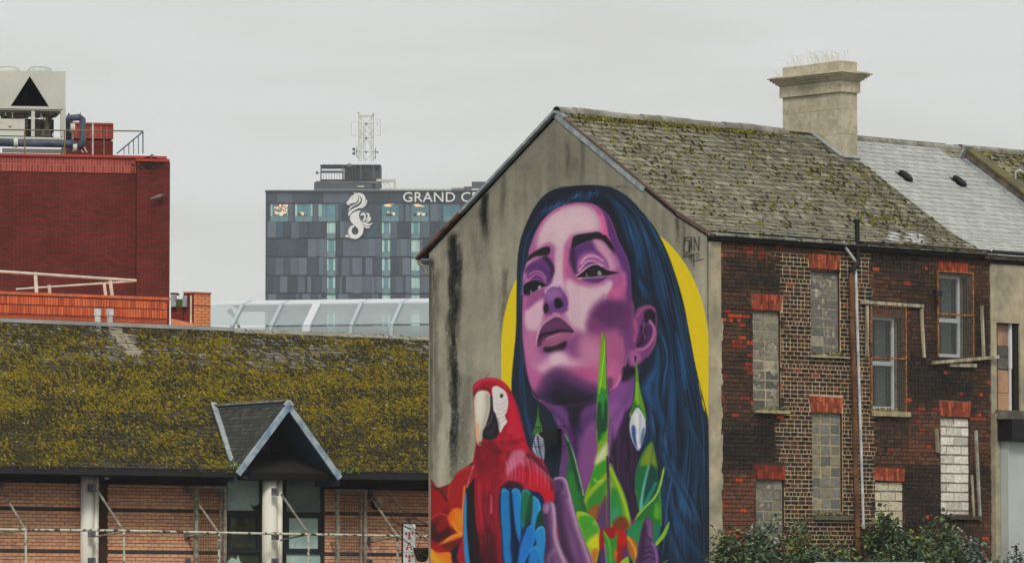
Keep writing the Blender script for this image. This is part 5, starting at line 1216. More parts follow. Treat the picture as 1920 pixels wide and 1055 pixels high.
for r in range(nr):
    s = sA-(.09 if r % 2 else 0)
    while s < sB:
        w_ = .175*rnd.uniform(.85, 1.15); tt = rt(s); ex = tt/nr; t = (r+.5)*ex; P = LR.p(s+w_/2, t)
        px, py = px_of(P); s += w_
        if px < -230 or px > 835 or in_dormer(P): continue
        col = pick(MO) if rnd.random() < mossd(px, py)*.9 else pick(SEL if (py-600-px*.035)/275. < .27 else SE)
        if abs(px-(205+(py-600)*.75)) < 14 and py < 665: col = C(150,140,122,.98)
        Q = Matrix((LR.U, LR.V, LR.N)).transposed().to_quaternion() @ Matrix.Rotation(-.07*rnd.uniform(.7, 1.4), 3, 'X').to_quaternion() @ Matrix.Rotation(rnd.uniform(-.05, .05), 3, 'Z').to_quaternion()
        items.append((P+LR.N*rnd.uniform(-.004, .008), Q, w_-.008, ex*1.25, .018, col))
lay_chips(items, 'slate', M_slate, deckL, 'old_slate', 300)
sp = []; pal = []
YG = [C(112,102,18,.9), C(132,116,16,.9), C(92,84,22,.9), C(122,96,18,.9), C(74,66,22,.9), C(56,50,24,.9), C(98,92,30,.98)]
while len(sp) < 36000:
    px, py = rnd.uniform(-180, 815), rnd.uniform(594, 893); s, t = LR.hit(px, py)
    if t < .07 or t > rt(s) or rnd.random() > mossd(px, py)**1.5: continue
    P = LR.p(s, t, .02)
    if in_dormer(P): continue
    ex = rt(s)/nr; t2 = (round(t/ex)+rnd.uniform(-.5, .3))*ex; a = rnd.uniform(.011, .032)
    V2 = (LR.V+LR.U*rnd.uniform(-.3, .3)).normalized()
    sp.append((LR.p(s, t2, .014), LR.U, V2, LR.N, a*rnd.uniform(.6, 1.3), a*rnd.uniform(1.2, 3.6), rnd.uniform(.012, .034)))
spa = [q for q in sp if vnoise(px_of(q[0])[0]/45., px_of(q[0])[1]/16., 5)+.25*(.12 < (px_of(q[0])[1]-600-px_of(q[0])[0]*.035)/275 < .6)+rnd.uniform(-.45, .45) > .60]; ids = set(map(id, spa)); spb = [q for q in sp if id(q) not in ids]
clumps('roof_moss', spa, M_moss, office, YG[:2]+YG[:2]+YG[3:5]+YG[6:]); clumps('roof_moss', spb, M_moss, office, [C(70,62,22,.9), C(54,48,24,.9), C(44,38,24,.9), C(86,78,26,.9), C(60,58,34,.98)])
sp = []
for i in range(90):
    px, py = rnd.uniform(0, 800), rnd.uniform(640, 880); s, t = LR.hit(px, py); P = LR.p(s, t, .04)
    if not in_dormer(P): sp.append((P, LR.U, LR.V, LR.N, rnd.uniform(.015, .035), .015, .02))
clumps('pale_debris', sp, M_moss, office, [C(190,186,170,.98)])
# metal ridge cap, ridge slates beyond it
def rp(px, dy=0): s = LR.hit(px, 602+px*.04)[0]; return LR.p(s, rt(s), .0)
mb = MB(); mb.beam(rp(-240)+Vector((0, 0, .02)), rp(432)+Vector((0, 0, .02)), .30, .09); part('ridge_cap', mb, mat('grey_metal_cap', C(160,160,156,.8), C(140,140,138,.8), sc=1, var=.06, rough=.5), office)
s = LR.hit(434, 620)[0]
while s < sB: mb = MB(); mb.box(Fr(LR.p(s, rt(s)), LR.U, LR.V), 0, .26, -.22, .01, .0, .03+rnd.uniform(0, .02), jit=.01); part('ridge_slate', mb, M_ridge, office); s += .27
for px in (183, 206):
    P = LR.h3(px, 612, 0); mb = MB(); k = 1/87.; H_ = Vector((0, 0, 1)); fr = Fr(P, LW.U, (0, 0, 1)); mb.box(fr, -.05, .05, -.1, .24, -.05, .05); mb.box(fr, -.062, .062, .26, .42, -.062, .062); mb.box(fr, -.04, .04, .24, .26, -.04, .04); part('flue', mb, M_whitepipe, office)
# eaves gutter, fascia
for a, b in ((-240, 446), (630, 900)):
    mb = MB(); A_, B_ = LW.hit(a, 880+a*.0165, EAV+.05), LW.hit(b, 880+b*.0165, EAV+.05); fr = Fr(LW.p(*A_, EAV), (LW.p(*B_, EAV)-LW.p(*A_, EAV)).normalized(), (0, 0, 1)); Lg = (LW.p(*B_, EAV)-LW.p(*A_, EAV)).length
    mb.box(fr, 0, Lg, -.075, .075, -.12, .06); mb.box(fr, 0, Lg, .066, .09, .045, .075); part('gutter', mb, mat('dark_gutter', C(34,36,38), var=.2, rough=.35, spec=.5), office)
    mb = MB(); mb.box(fr, 0, Lg, -.10, .05, -1.2, -.13); part('soffit', mb, M_dark, office)
def brick_px(px): return 903+px*.021
for a, b in ((-240, 420), (608, 900)):     # dark boarded strip above the bricks
    ua, ub = ul(a), ul(b); u = ua
    mb = MB(); mb.box(LW, ua, ub, zl(a, brick_px(a)+1)-.0, zl(a, 870), -.02, .01); fb = part('fascia', mb, M_dark, office)
# bricks
TB = [C(190,144,112,.45), C(180,132,104,.45), C(202,158,126,.45), C(168,122,98,.45), C(196,150,116,.45), C(158,116,96,.45), C(204,158,122,.47)]
zones = [(-240, 418), (609, 880)]; bands = [(949.3, .0180), (1026.6, .0125)]
CHL = .0755; items = []; qL = Matrix((LW.U.normalized(), LW.N.cross(LW.U).normalized(), LW.N)).transposed().to_quaternion()
cols_px = [(151, 200)]
mb = MB()
for (a, b) in zones:
    ua, ub = ul(a), ul(b); zt = zl(a, brick_px(a)); mb.box(LW, ua, ub, -.5, zt+.25, -.15, -.012)
wallL = part('brick_wall', mb, mat('tan_mortar', C(96,66,50), C(74,52,42), sc=3), office, label='tan brick wall with two dark brick bands')
zb1, zb2 = zl(0, 952), zl(0, 1029.5)
for (a, b) in zones:
    ua, ub = ul(a), ul(b); ztop = zl(a, brick_px(a)); n = int((ztop+.2)/CHL)
    k0 = int(zl(0, 1075)/CHL)
    for k in range(k0, int((ztop+.1)/CHL)+3):
        z = k*CHL+(zb1 % CHL); band = abs(z-zb1) < CHL*.5 or abs(z-zb2) < CHL*.5
        if z > ztop+.16: continue
        u = ua-(k % 2)*.095
        while u < ub:
            px, py = px_of(LW.p(u+.09, z)); u0 = u; u += .19
            if py < brick_px(px)-2 or px < -230 or px > 830 or (186 < px < 196) : continue
            col = pick(TB)
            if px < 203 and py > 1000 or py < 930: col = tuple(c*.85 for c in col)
            if band: col = C(62,54,52)
            x0, x1 = max(u0, ua), min(u0+.19, ub)
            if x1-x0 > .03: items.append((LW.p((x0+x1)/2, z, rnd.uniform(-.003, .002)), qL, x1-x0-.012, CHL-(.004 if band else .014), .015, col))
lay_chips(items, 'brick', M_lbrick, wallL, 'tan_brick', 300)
# dark strip coloured as the shadow in the recess beside the first column
mb = MB(); mb.box(LW, ul(186), ul(201), 0, zl(190, 905), -.01, .008); part('recess_shade', mb, mat('recess_shade_brown', C(60,42,34)), office)
# columns
def column(pxc, rpx, ytop, px2, r2px, d, slot):
    k = 1/86.; mb = MB(); T = LW.h3(pxc, ytop, d); mb.tube([Vector((T.x, T.y, 0)), T], rpx*k, 28); c = part('column', mb, M_cream, office, smooth=False); c.data.polygons.foreach_set('use_smooth', [True]*28+[False]*2)
    mb = MB(); T2 = LW.h3(px2, ytop+2, d+.02); mb.tube([Vector((T2.x, T2.y, 0)), T2], r2px*k, 14); part('column_fin', mb, M_cream, office, smooth=True)
column(164, 12.5, 886, 181, 4.6, .26, 1); column(506, 14.5, 897, 525, 5, .62, 1)
mb = MB(); mb.box(Fr(LW.h3(195, 889, .5), LW.U, (0, 0, 1)), -.22, .04, -.03, .03, -.03, .03); mb.box(Fr(LW.h3(200, 891, .5), LW.U, (0, 0, 1)), -.03, .03, -.08, .08, -.05, .05); part('rafter_end', mb, M_cream, office)
# brackets on the wall: plates with bolts
def bracket(px, py, d, w_=.17, h_=.17):
    P = LW.h3(px, py, d); fr = Fr(P, LW.U.normalized(), (0, 0, 1), LW.N); mb = MB(); mb.box(fr, -w_/2, w_/2, -h_/2, h_/2, -.02, .02); mb.box(fr, -.02, .02, -h_*.4, h_*.4, .02, .12)
    for a in (-1, 1):
        for b in (-1, 1): mb.tube([fr.p(a*w_*.36, b*h_*.36, .02), fr.p(a*w_*.36, b*h_*.36, .032)], .012, 8)
    part('bracket', mb, M_brk, office)
M_brk = mat('bracket_steel', C(104,104,110), C(74,74,80), sc=8, var=.2, rough=.6)
for (px, py, d) in ((172,914,.56), (172,999,.56), (172,1052,.56), (516,921,.95), (516,1004,.95), (516,1053,.95)): bracket(px, py, d)
for (px, py) in ((349,917), (351,1003), (352,1052), (413,925), (692,926), (690,1010), (692,1053), (0,908)): bracket(px, py, .04, .12, .15)
# glazing behind the bay
gu0, gu1 = ul(419, 950, -.1), ul(609, 950, -.1); Gd = -.12
def gp(px, py): return LW.hit(px, py, Gd)
def grect(mb, x0, y0, x1, y1, d0, d1): a, b = gp(x0, y0), gp(x1, y1); mb.box(LW, a[0], b[0], b[1], a[1], d0, d1)
bay = MB()
for (x0, y0, x1, y1) in ((418,884,424,1075), (486,894,493,1075), (528,894,535,1075), (601,894,612,1075), (424,957,486,966), (424,1026,486,1036), (535,960,601,970), (535,1028,601,1037), (418,889,612,899), (480,966,486,1026), (424,966,430,1026), (430,966,480,970), (596,970,601,1028), (535,970,540,1028), (493,838,499,890), (493,899,528,1075)): grect(bay, x0, y0, x1, y1, Gd-.03, Gd+.05)
bayo = part('window_bay', bay, M_frame, office, label='dark framed window bay under the gable')
M_bg1 = mat('bay_glass', C(150,172,165,.4), C(120,142,138,.4), sc=.8, var=.15, rough=.15, bump=.02, spec=.6); M_bg2 = mat('bay_glass_dark', C(40,50,48), C(74,72,52), sc=1.4, lo=.45, hi=.65, var=.2, rough=.12, bump=.02, spec=.6)
for (x0, y0, x1, y1, m_) in ((424,899,486,957,M_bg1), (430,970,480,1026,M_bg2), (424,1036,486,1080,M_bg2), (535,899,601,960,mat('bay_glass_mid', C(100,118,118,.42), C(76,92,94,.42), sc=.9, var=.15, rough=.15, bump=.02, spec=.6)), (540,970,596,1028,M_bg1), (535,1037,601,1080,M_bg1)):
    mb = MB(); grect(mb, x0, y0, x1, y1, Gd-.02, Gd+.0); part('pane', mb, m_, bayo)
mb = MB()
for (P, Q) in (((446,968),(458,985)), ((458,985),(480,972)), ((458,968),(444,996)), ((482,950),(470,946)), ((470,946),(486,957))): mb.beam(LW.h3(*P, Gd+.01), LW.h3(*Q, Gd+.01), .012, .008)
part('pane_crack', mb, M_frame, bayo)
mb = MB(); pts = [(426,1052), (434,1044), (443,1048), (446,1040), (450,1052), (462,1060), (462,1078), (430,1078)]; mb.prism(Fr(LW.O, LW.U, LW.V, LW.N), [gp(*p) for p in pts], Gd+.0, Gd+.01); part('torn_film', mb, M_bg1, bayo)
mb = MB(); pts = [(486,944), (478,948), (472,950), (476,956), (486,957)]; mb.prism(LW, [gp(*p) for p in pts], Gd+.0, Gd+.008); part('torn_film', mb, M_frame, bayo)
# the small gable roof
def tri(mb, *P): mb.face(P)
mb = MB(); th_ = .10; nL = (RA-DA).cross(DLf-DA).normalized(); nL = nL if nL.z > 0 else -nL; nR = (RA-DA).cross(DRt-DA).normalized(); nR = nR if nR.z > 0 else -nR
for (f, r, nn) in ((DLf, RL, nL), (DRt, RR_, nR)):
    A_ = [DA, RA, r, f]; mb.hexa([p-nn*th_ for p in A_]+[p for p in A_])
small = part('gable_roof', mb, M_soffit, office, label='small steep gable roof over the window bay')
items = []; GD_ = [C(58,58,52,.98), C(48,48,44,.98), C(68,68,60,.98), C(40,40,36,.98)]
for (f, r, nn, sg) in ((DLf, RL, nL, 1), (DRt, RR_, nR, -1)):
    Ue = (RA-DA).normalized(); Ve = nn.cross(Ue)
    if Ve.z < 0: Ue = -Ue; Ve = nn.cross(Ue)
    Lr = abs((f-DA).dot(Ve)); rows = 17; ex = Lr/rows
    Qd = Matrix((Ue, Ve, nn)).transposed().to_quaternion() @ Matrix.Rotation(-.06, 3, 'X').to_quaternion()
    for k in range(rows):
        f_ = (k+.5)/rows; a = DA+(f-DA)*f_; b = RA+(r-RA)*f_; Ln = (b-a).dot((RA-DA).normalized()); x = .0+(k % 2)*.09
        while x < Ln-.03:
            w_ = min(.18, Ln-x); items.append((a+(RA-DA).normalized()*(x+w_/2)+nn*(.012), Qd, w_-.008, ex*1.3, .012, pick(GD_))); x += .18
lay_chips(items, 'slate', M_slate, small, 'dark_slate', 300)
for k in range(11):
    a = DA+(RA-DA)*(k/11.); b = DA+(RA-DA)*((k+.96)/11.); mb = MB(); mb.beam(a+Vector((0,0,.02)), b+Vector((0,0,.02)), .16, .05); part('ridge_tile', mb, M_ridge, small)
for f in (DLf, DRt):
    t_ = (f-DA).normalized(); mb = MB(); up_ = LW.N; o = LW.N*.03; n2 = t_.cross(LW.N); n2 = n2 if n2.z > 0 else -n2
    mb.beam(DA+o-n2*.07-t_*.03, f+o-n2*.055+t_*.05, .135, .05, up=LW.N); part('bargeboard', mb, M_barge, small)
mb = MB(); mb.beam(RA+LR.N*.05+Vector((0,0,.03)), RL+LR.N*.05, .13, .04, up=LR.N); part('lead_valley', mb, M_lead, small)
mb = MB(); mb.beam(RA+LR.N*.05, RR_+LR.N*.05, .10, .04, up=LR.N); part('lead_valley', mb, M_lead, small)
# dark glass triangle set back in the gable
mb = MB(); a = LW.hit(540, 800, -.05); mb.face([LW.p(ul(424), zl(424, 889), -.05), LW.p(ul(612), zl(612, 893), -.05), LW.p(dap[0]-.03, dap[1]-.35, -.05)]); part('gable_glass', mb, mat('gable_glass', C(24,28,30), C(36,32,30), sc=1.5, var=.2, rough=.35, spec=.2), bayo)
mb = MB(); mb.box(LW, ul(497), ul(505), zl(500, 890), zl(500, 812), -.04, .02); part('mullion', mb, M_frame, bayo)
for f, r in ((DLf, RL), (DRt, RR_)): mb = MB(); mb.face([f+Vector((0,0,-.1)), f+Vector((0,0,-.24)), f+Vector((0,0,-.24))+bkd*(DD+.05), f+Vector((0,0,-.1))+bkd*(DD+.05)]); part('verge_soffit', mb, M_soffit, office)
mb = MB(); mb.box(LW, ul(418), ul(426), zl(424, 899), zl(424, 872), -.05, EAV-.05); part('bay_cheek', mb, M_soffit, office); mb = MB(); mb.box(LW, ul(604), ul(613), zl(608, 900), zl(608, 878), -.05, EAV-.05); part('bay_cheek', mb, M_soffit, office)
# small plants in the gutter ends
sp = []
for (cx, cy, n, sx) in ((446, 877, 26, 9), (652, 884, 40, 14), (432, 868, 16, 5)):
    for i in range(n): P = LW.h3(rnd.gauss(cx, sx), cy+rnd.uniform(-4, 3), EAV+.08); sp.append((P, LW.U, LW.N, Vector((0, 0, 1)), .025, .02, rnd.uniform(.03, .08)))
clumps('gutter_plants', sp, M_moss, office, [C(96,110,40), C(70,84,36), C(60,62,34)])
# mesh cages
def cage(x0, x1, y0, label):
    d = .30; a, b = LW.hit(x0, y0, d), LW.hit(x1, y0+1, d); z0, z1 = 0., a[1]; t = .075; mb = MB()
    mb.box(LW, a[0], a[0]+t, z0, z1, d-.04, d+.04); mb.box(LW, b[0]-t*.9, b[0], z0, z1, d-.04, d+.04); mb.box(LW, a[0]+t, b[0]-t*.9, z1-t*.8, z1, d-.038, d+.038)
    mb.box(LW, b[0]-t*2.1, b[0]-t*1.75, z0, z1-t, d-.03, d+.03)
    for (u, z) in ((a[0]+.03, z1-.2), (b[0]-.03, z1-.2), (a[0]+.03, z1-1.2), (b[0]-.03, z1-1.2)): mb.beam(LW.p(u, z, d), LW.p(u, z, 0), .03)
    c = part('mesh_cage', mb, M_steel, office, label=label); w_ = MB(); u = a[0]+t+.02
    while u < b[0]-t*2: w_.box(LW, u-.0035, u+.0035, z0, z1-t, d-.006, d+.0); u += .062
    z = zl(x0, 1075)
    while z < z1-.08: w_.box(LW, a[0]+t, b[0]-t*2, z-.0035, z+.0035, d+.001, d+.007); z += .062
    part('wire', w_, mat('brown_wire', C(88,76,64), var=.2), c, kind='stuff')
cage(365, 424, 910, 'steel framed wire mesh cage left of the window bay'); cage(630, 687, 916, 'steel framed wire mesh cage right of the window bay')
mb = MB(); mb.box(LW, ul(-240), ul(880), 0, 5, -6, -5.8); part('rear_wall', mb, M_lbrick if False else M_dark, office)
# rusty white pipe frame standing off the wall
PD = 1.15; pf = thing('pipe_frame', 'flaking white pipe rail on struts in front of the brown brick wall', 'pipe rail', LW.p(0, 6, PD))
M_flake = mat('flaking_white_paint', C(176,176,160), C(60,54,44), sc=9, lo=.52, hi=.6, var=.2, rough=.8)
def f3(px, py, d=PD): return LW.h3(px, py, d)
mb = MB(); mb.tube([f3(-240, 990), f3(232, 994), f3(410, 998), f3(578, 1001), f3(900, 1007)], .028, 10); part('rail', mb, M_flake, pf)
for (x, y, bx, by, bd) in ((48, 993, 0, 912, .12), (232, 995, 182, 918, .60), (410, 998, 353, 917, .1), (578, 1000, 527, 925, 1.0), (745, 1004, 694, 929, .1)):
    mb = MB(); mb.tube([f3(x, y), f3(x+1, 1075)], .026, 8); part('post', mb, M_flake, pf)
    mb = MB(); mb.tube([f3(x, y), LW.h3(bx, by, bd)], .027, 10); part('strut', mb, M_steel, pf)
    mb = MB(); mb.tube([f3(x, y+1), LW.h3(bx-2, by+87, bd if bd < .5 else bd)], .018, 8); part('tie_rod', mb, M_steel, pf)
# alarm box
P = LW.h3(710, 943, .12); fr = Fr(P, LW.U.normalized(), (0, 0, 1), LW.N); root = thing('alarm_box', 'small cream alarm bell box on the brick wall beside the hanging sign', 'alarm box', P); k = 1/86.
mb = MB(); mb.prism(fr, [(-4*k, 11*k), (5*k, 11*k), (9*k, -3*k), (6*k, -9*k), (-6*k, -9*k), (-9*k, -3*k)], -.10, .05); part('cover', mb, mat('cream_plastic', C(186,180,150), C(150,142,112), sc=8), root)
mb = MB(); mb.box(fr, -8*k, 8*k, -12*k, -8*k, -.1, .03); mb.box(fr, -12*k, -7*k, -9*k, 11*k, -.11, -.02); part('back_plate', mb, M_dark, root)
text_part('lettering', 'I.R.C', fr, 0, -3*k, 4.5*k, .055, M_black, root, .003, 'CENTER')
mb = MB(); mb.box(fr, -6*k, 6*k, -6.2*k, -4.8*k, .05, .055); part('lettering', mb, M_black, root)
# hanging sign
SDp = 1.6; P = LW.h3(766, 1020, SDp); fr = Fr(P, LW.U.normalized(), (0, 0, 1), LW.N); sg = thing('hanging_sign', 'tall white hanging sign with red letters and a scrolled black bracket', 'sign', P); k = 1/86.
s2 = lambda px, py: ((px-766)*k/.857, -(py-1020)*k)
mb = MB(); a, b = s2(754, 980), s2(779, 1085); mb.box(fr, a[0], b[0], b[1], a[1], -.03, .02); part('board', mb, M_black, sg)
mb = MB(); mb.box(fr, a[0]+.014, b[0]-.014, b[1]+.014, a[1]-.014, .02, .026); face = part('face', mb, mat('white_sign', C(200,202,202), var=.05, bump=.02), sg)
M_red = mat('red_lettering', C(176,74,76), C(120,60,64), sc=30, var=.15)
def glyph(polys, cx, cy):
    for q in polys: mb = MB(); mb.prism(fr, [s2(766.5+x+cx, 1020+y+cy) for x, y in q], .026, .030); part('letter', mb, M_red, sg)
T_ = [[(-8,-7),(-4,-5),(-4,-1),(-8,-1),(-7,-4)], [(8,-7),(4,-5),(4,-1),(8,-1),(7,-4)], [(-2,-5),(2,-7),(1.6,2),(3.4,8),(-3.4,8),(-1,3),(-2.2,1)]]
A_g = [[(-2,-7),(2,-7),(4.6,3),(7.5,7),(2.4,7),(3,4),(1,-3.4)], [(-2,-7),(.6,-6.4),(-3,4),(-2,7),(-7.5,7),(-5,4)], [(-3,1),(3,1),(3.4,2.8),(-3.4,2.8)]]
glyph(T_, 0, -18); glyph(A_g, -.5, 3); glyph(T_, 0, 25); glyph(T_, 0, 46)
mb = MB(); yy = 979; mb.tube([f3(779, 984, SDp), f3(840, 985, SDp)], .018, 8)
for sx in (-1, 1):
    pts = []
    for i in range(14): a_ = i/13*math.pi*1.5; r_ = 6.5-i*.3; pts.append(LW.h3(766.5+sx*(1+r_*math.sin(a_)*.9), 974-5+r_*(1-math.cos(a_))*.55+2, SDp))
    mb.tube(pts, .008, 6)
mb.tube([f3(766.5, 966, SDp), f3(766.5, 980, SDp)], [.004, .02], 8); mb.tube([f3(757, 979, SDp), f3(777, 979.5, SDp)], .010, 6); part('scroll_bracket', mb, M_black, sg)
# hanging basket at the picture's lower edge
P = LW.h3(791, 1036, SDp+.1); fr = Fr(P, LW.U.normalized(), (0, 0, 1)); root = thing('hanging_basket', 'dark empty hanging basket low beside the painted gable', 'basket', P)
mb = MB(); mb._lathe(P+Vector((0,0,.12)), Vector((0,0,1)), [(.20,.0),(.19,-.08),(.10,-.30),(.02,-.32)], 14, None, 0); part('bowl', mb, M_dark, root)
mb = MB()
for a_ in (0, 2.1, 4.2): mb.tube([P+Vector((.19*math.cos(a_), .19*math.sin(a_), .12)), P+Vector((0, 0, .42))], .006, 5)
part('chain', mb, M_black, root)
# bare twigs of a small tree behind the gable corner
tw = MB(); M_twig = mat('bare_twig', C(66,50,40), var=.2)
def branch(P, d, L_, r, depth):
    pts = [P]; 
    for i in range(5): d = (d+Vector((rnd.uniform(-.22, .22), rnd.uniform(-.15, .15), rnd.uniform(-.12, .16)))).normalized(); pts.append(pts[-1]+d*L_/5)
    tw.tube(pts, [r*(1-.13*i) for i in range(6)], 5, cap=False)
    if depth:
        for k in range(rnd.randint(2, 4)): q = rnd.choice(pts[1:]); branch(q, (d+Vector((rnd.uniform(-.7, .5), rnd.uniform(-.4, .4), rnd.uniform(-.5, .6)))).normalized(), L_*rnd.uniform(.45, .7), r*.6, depth-1)
TP = f3(822, 1085, 1.9)
for (px, py, r) in ((812, 990, .020), (812, 1000, .014), (815, 1050, .014), (818, 1020, .012)):
    P = f3(px, py, 1.9); tw.tube([TP+Vector((0,0,-3)), TP, P], [.06, .04, r], 6, cap=False)
    branch(P, Vector((-1, -.55, rnd.uniform(.25, .75))).normalized(), rnd.uniform(.8, 1.3), r, 2)
tw.tube([TP+Vector((0, 0, -6.2)), TP+Vector((0, 0, -3))], [.07, .06], 8)
bt = thing('bare_tree', 'leafless small tree whose thin twigs cross the brick wall by the hanging sign', 'tree', Vector((TP.x, TP.y, 0))); part('branches', tw, M_twig, bt)
# ================================================================ red brick building with rooftop plant
TW = wall_frame(0, 130, 12); kT = FPX/130.; red = thing('red_brick_building', 'tall dark red brick block with a chiller and pipes on its flat roof', 'building', TW.p(0, 0))
M_red1 = brickmat('dark_red_brick', C(100,38,31), C(80,31,26), C(60,33,28), .225, .076, .009, .2)
M_band = mat('bright_red_tile', (0,0,0), attr=True, var=.12, vsc=3, rough=.7, bump=.1)
def tu(px, py=500, d=0): return TW.hit(px, py, d)
mb = MB(); a, b = tu(-260, 310), tu(257, 310); c_, c2 = tu(319, 300, .22), tu(257, 300, .22); T0 = tu(0, 292)[1]
mb.box(TW, a[0], b[0], 0, tu(0, 321)[1], -12, 0); part('wall', mb, M_red1, red)
mb = MB(); mb.box(TW, c2[0], c_[0], 0, tu(290, 303, .22)[1], -12, .22); pil = part('corner_pier', mb, M_red1, red)
mb = MB(); mb.box(TW, a[0], b[0], tu(0, 321)[1], T0, -.3, .02); part('band_backing', mb, mat('band_joint', C(160,108,96)), red)
mb = MB(); RB = [C(146,60,50), C(134,54,46), C(154,68,56), C(126,50,43)]; z0, z1 = tu(0, 321)[1], T0; zm = (z0+z1)/2; u = a[0]
while u < b[0]:
    for (p, q) in ((z0+.01, zm-.012), (zm+.012, z1-.01)): mb.box(TW, u+.008, u+.074, p, q, .0, .032+rnd.uniform(0, .004), pick(RB))
    u += .083
part('soldier_band', mb, M_band, red, kind='stuff', label='band of upright bright red bricks below the coping')
mb = MB(); mb.box(TW, a[0], tu(313, 290, .1)[0], T0, T0+.07, -.3, .10, C(150,56,44)); mb.box(TW, c2[0]-.04, c_[0]-.02, tu(290, 303, .22)[1], tu(290, 298, .22)[1], -.3, .26, C(140,54,42)); mb.box(TW, c2[0], c_[0]-.08, tu(290, 297, .22)[1]+.01, T0, -.3, .18, C(146,56,44)); part('coping', mb, M_band, red)
mb = MB(); n = 20
for i in range(n): pass
mb = MB(); st = TW.h3(284, 311, .225); fr = Fr(st, TW.U, (0, 0, 1))
sp = []
for i in range(260):
    px, py = rnd.gauss(284, 13), rnd.gauss(309, 6.5)
    if px < 316: sp.append((TW.h3(px, py, .222), TW.U, TW.V, TW.N, rnd.uniform(.02, .07), rnd.uniform(.01, .03), .004))
clumps('soot_stain', sp, M_moss, pil, [(.02,.014,.013), (.03,.016,.014)])
# roof block behind
bb = wall_frame(135, 136, 12); bu = lambda px, py: bb.hit(px, py)
mb = MB(); p0, p1 = bu(134, 260), bu(212, 245); mb.box(bb, p0[0], p1[0], 6, bu(0, 260)[1], -3, 0); blk = part('roof_block', mb, M_red1, red)
mb = MB(); u = p0[0]; za, zb = bu(170, 260)[1], bu(170, 234)[1]
while u < p1[0]-.03: mb.box(bb, u+.008, u+.076, za, zb, -.02, .02, pick(RB)); u += .086
mb.box(bb, p0[0], p1[0], zb, zb+.06, -.3, .05, C(140,54,42)); mb.box(bb, p0[0], p1[0], za, zb, -3, -.02, C(110,50,40)); part('soldier_band', mb, M_band, blk, kind='stuff')
# roof slab so the plant stands on something
mb = MB(); mb.box(TW, a[0], c_[0]-.1, T0-.5, T0-.32, -12, -.3); part('roof_slab', mb, M_greysash, red)
# chiller
CF = wall_frame(0, 132.5, 12); cu = lambda px, py: CF.hit(px, py); M_wh = mat('white_cabinet', C(172,173,163), C(164,165,156), sc=.6, var=.04, bump=.03, rough=.5)
ch = thing('chiller_unit', 'white rooftop chiller with a black triangular opening and two fans', 'chiller', CF.p(0, cu(0, 288)[1]))
def cbox(mb, x0, y0, x1, y1, d0, d1, **k): p, q = cu(x0, y0), cu(x1, y1); mb.box(CF, p[0], q[0], q[1], p[1], d0, d1, **k)
mb = MB(); Tp = [(cu(20,199)), (cu(92,200)), (cu(56,143))]; O1 = [cu(-40,133), cu(123,134), cu(123,205), cu(-40,203)]
# front panel with the triangular hole: three pieces
for q in ([O1[0], cu(56,133.3), Tp[2], Tp[0], cu(20,203.5), O1[3]], [cu(56,133.3), O1[1], O1[2], cu(92,205), Tp[1], Tp[2]], [Tp[0], Tp[1], cu(92,205), cu(20,203.5)]): mb.prism(CF, q, -.05, 0)
part('cabinet_front', mb, M_wh, ch)
mb = MB(); cbox(mb, -40, 133, 123, 135, -2.6, -.05); cbox(mb, 121.5, 135, 123, 204, -2.6, -.05); cbox(mb, -40, 135, 121, 204, -2.6, -2.5); cbox(mb, -40, 202, 121, 204, -2.5, -.05); part('cabinet_shell', mb, M_wh, ch)
mb = MB(); a_, b_, c3 = Tp; mb.face([CF.p(*a_, -.06), CF.p(*c3, -.06), CF.p(*c3, -2.4), CF.p(*a_, -2.4)]); mb.face([CF.p(*b_, -.06), CF.p(*c3, -.06), CF.p(*c3, -2.4), CF.p(*b_, -2.4)]); mb.face([CF.p(*a_, -.06), CF.p(*b_, -.06), CF.p(*b_, -2.4), CF.p(*a_, -2.4)]); mb.face([CF.p(*a_, -2.3), CF.p(*b_, -2.3), CF.p(*c3, -2.3)]); part('coil', mb, M_black, ch)
for px in (20, 80):
    P = CF.p(cu(px, 133)[0], cu(px, 133)[1], -.9); mb = MB(); r = 24/64.; mb._lathe(P, Vector((0, 0, 1)), [(r*1.04, 0), (r, .03), (r*.98, .14), (r*.9, .17), (r*.86, .16), (r*.84, .05)], 24, None, 0); fan = part('fan_cowl', mb, M_wh, ch)
    mb = MB()
    for j in range(6): an = j*math.pi/3; v_ = Vector((math.cos(an), math.sin(an), 0)); mb.beam(P+Vector((0,0,.15)), P+v_*r*.9+Vector((0,0,.17)), .05, .02)
    mb._lathe(P, Vector((0, 0, 1)), [(.1, .16), (.1, .2), (.01, .21)], 10, None, 0); mb.tube([P+Vector((r*.8*math.cos(t*.5), r*.8*math.sin(t*.5), .18)) for t in range(13)], .01, 5); part('fan', mb, mat('fan_blue', C(50,66,84)), fan)
mb = MB()
for (x0, y0, x1, y1) in ((-40,204,117,208), (117,204,123,292), (59,208,65,256), (-40,255,117,262), (114,208,117,255)): cbox(mb, x0, y0, x1, y1, -.12, 0)
part('frame', mb, M_wh, ch); mb = MB(); cbox(mb, 5, 278, 115, 287, -.2, -.02); part('base_rail', mb, M_wh, ch)
mb = MB(); cbox(mb, -40, 221, 47, 254, -.3, -.10); part('panel', mb, M_wh, ch); mb = MB(); cbox(mb, 17, 236, 22, 238, -.10, -.09); cbox(mb, 3, 228, 4, 229, -.10, -.09); cbox(mb, 35, 228, 36, 229, -.1, -.09); part('panel_handle', mb, M_black, ch)
mb = MB(); cbox(mb, -40, 206, 117, 256, -2.45, -2.4); part('machine_back', mb, M_black, ch)
mb = MB()
for (x0, y0, x1, y1, dd) in ((68, 222, 80, 252, -.6), (82, 218, 94, 240, -.9), (80, 240, 98, 252, -.5), (96, 212, 104, 250, -1.2), (48, 222, 58, 252, -.8)): cbox(mb, x0, y0, x1, y1, dd-.5, dd)
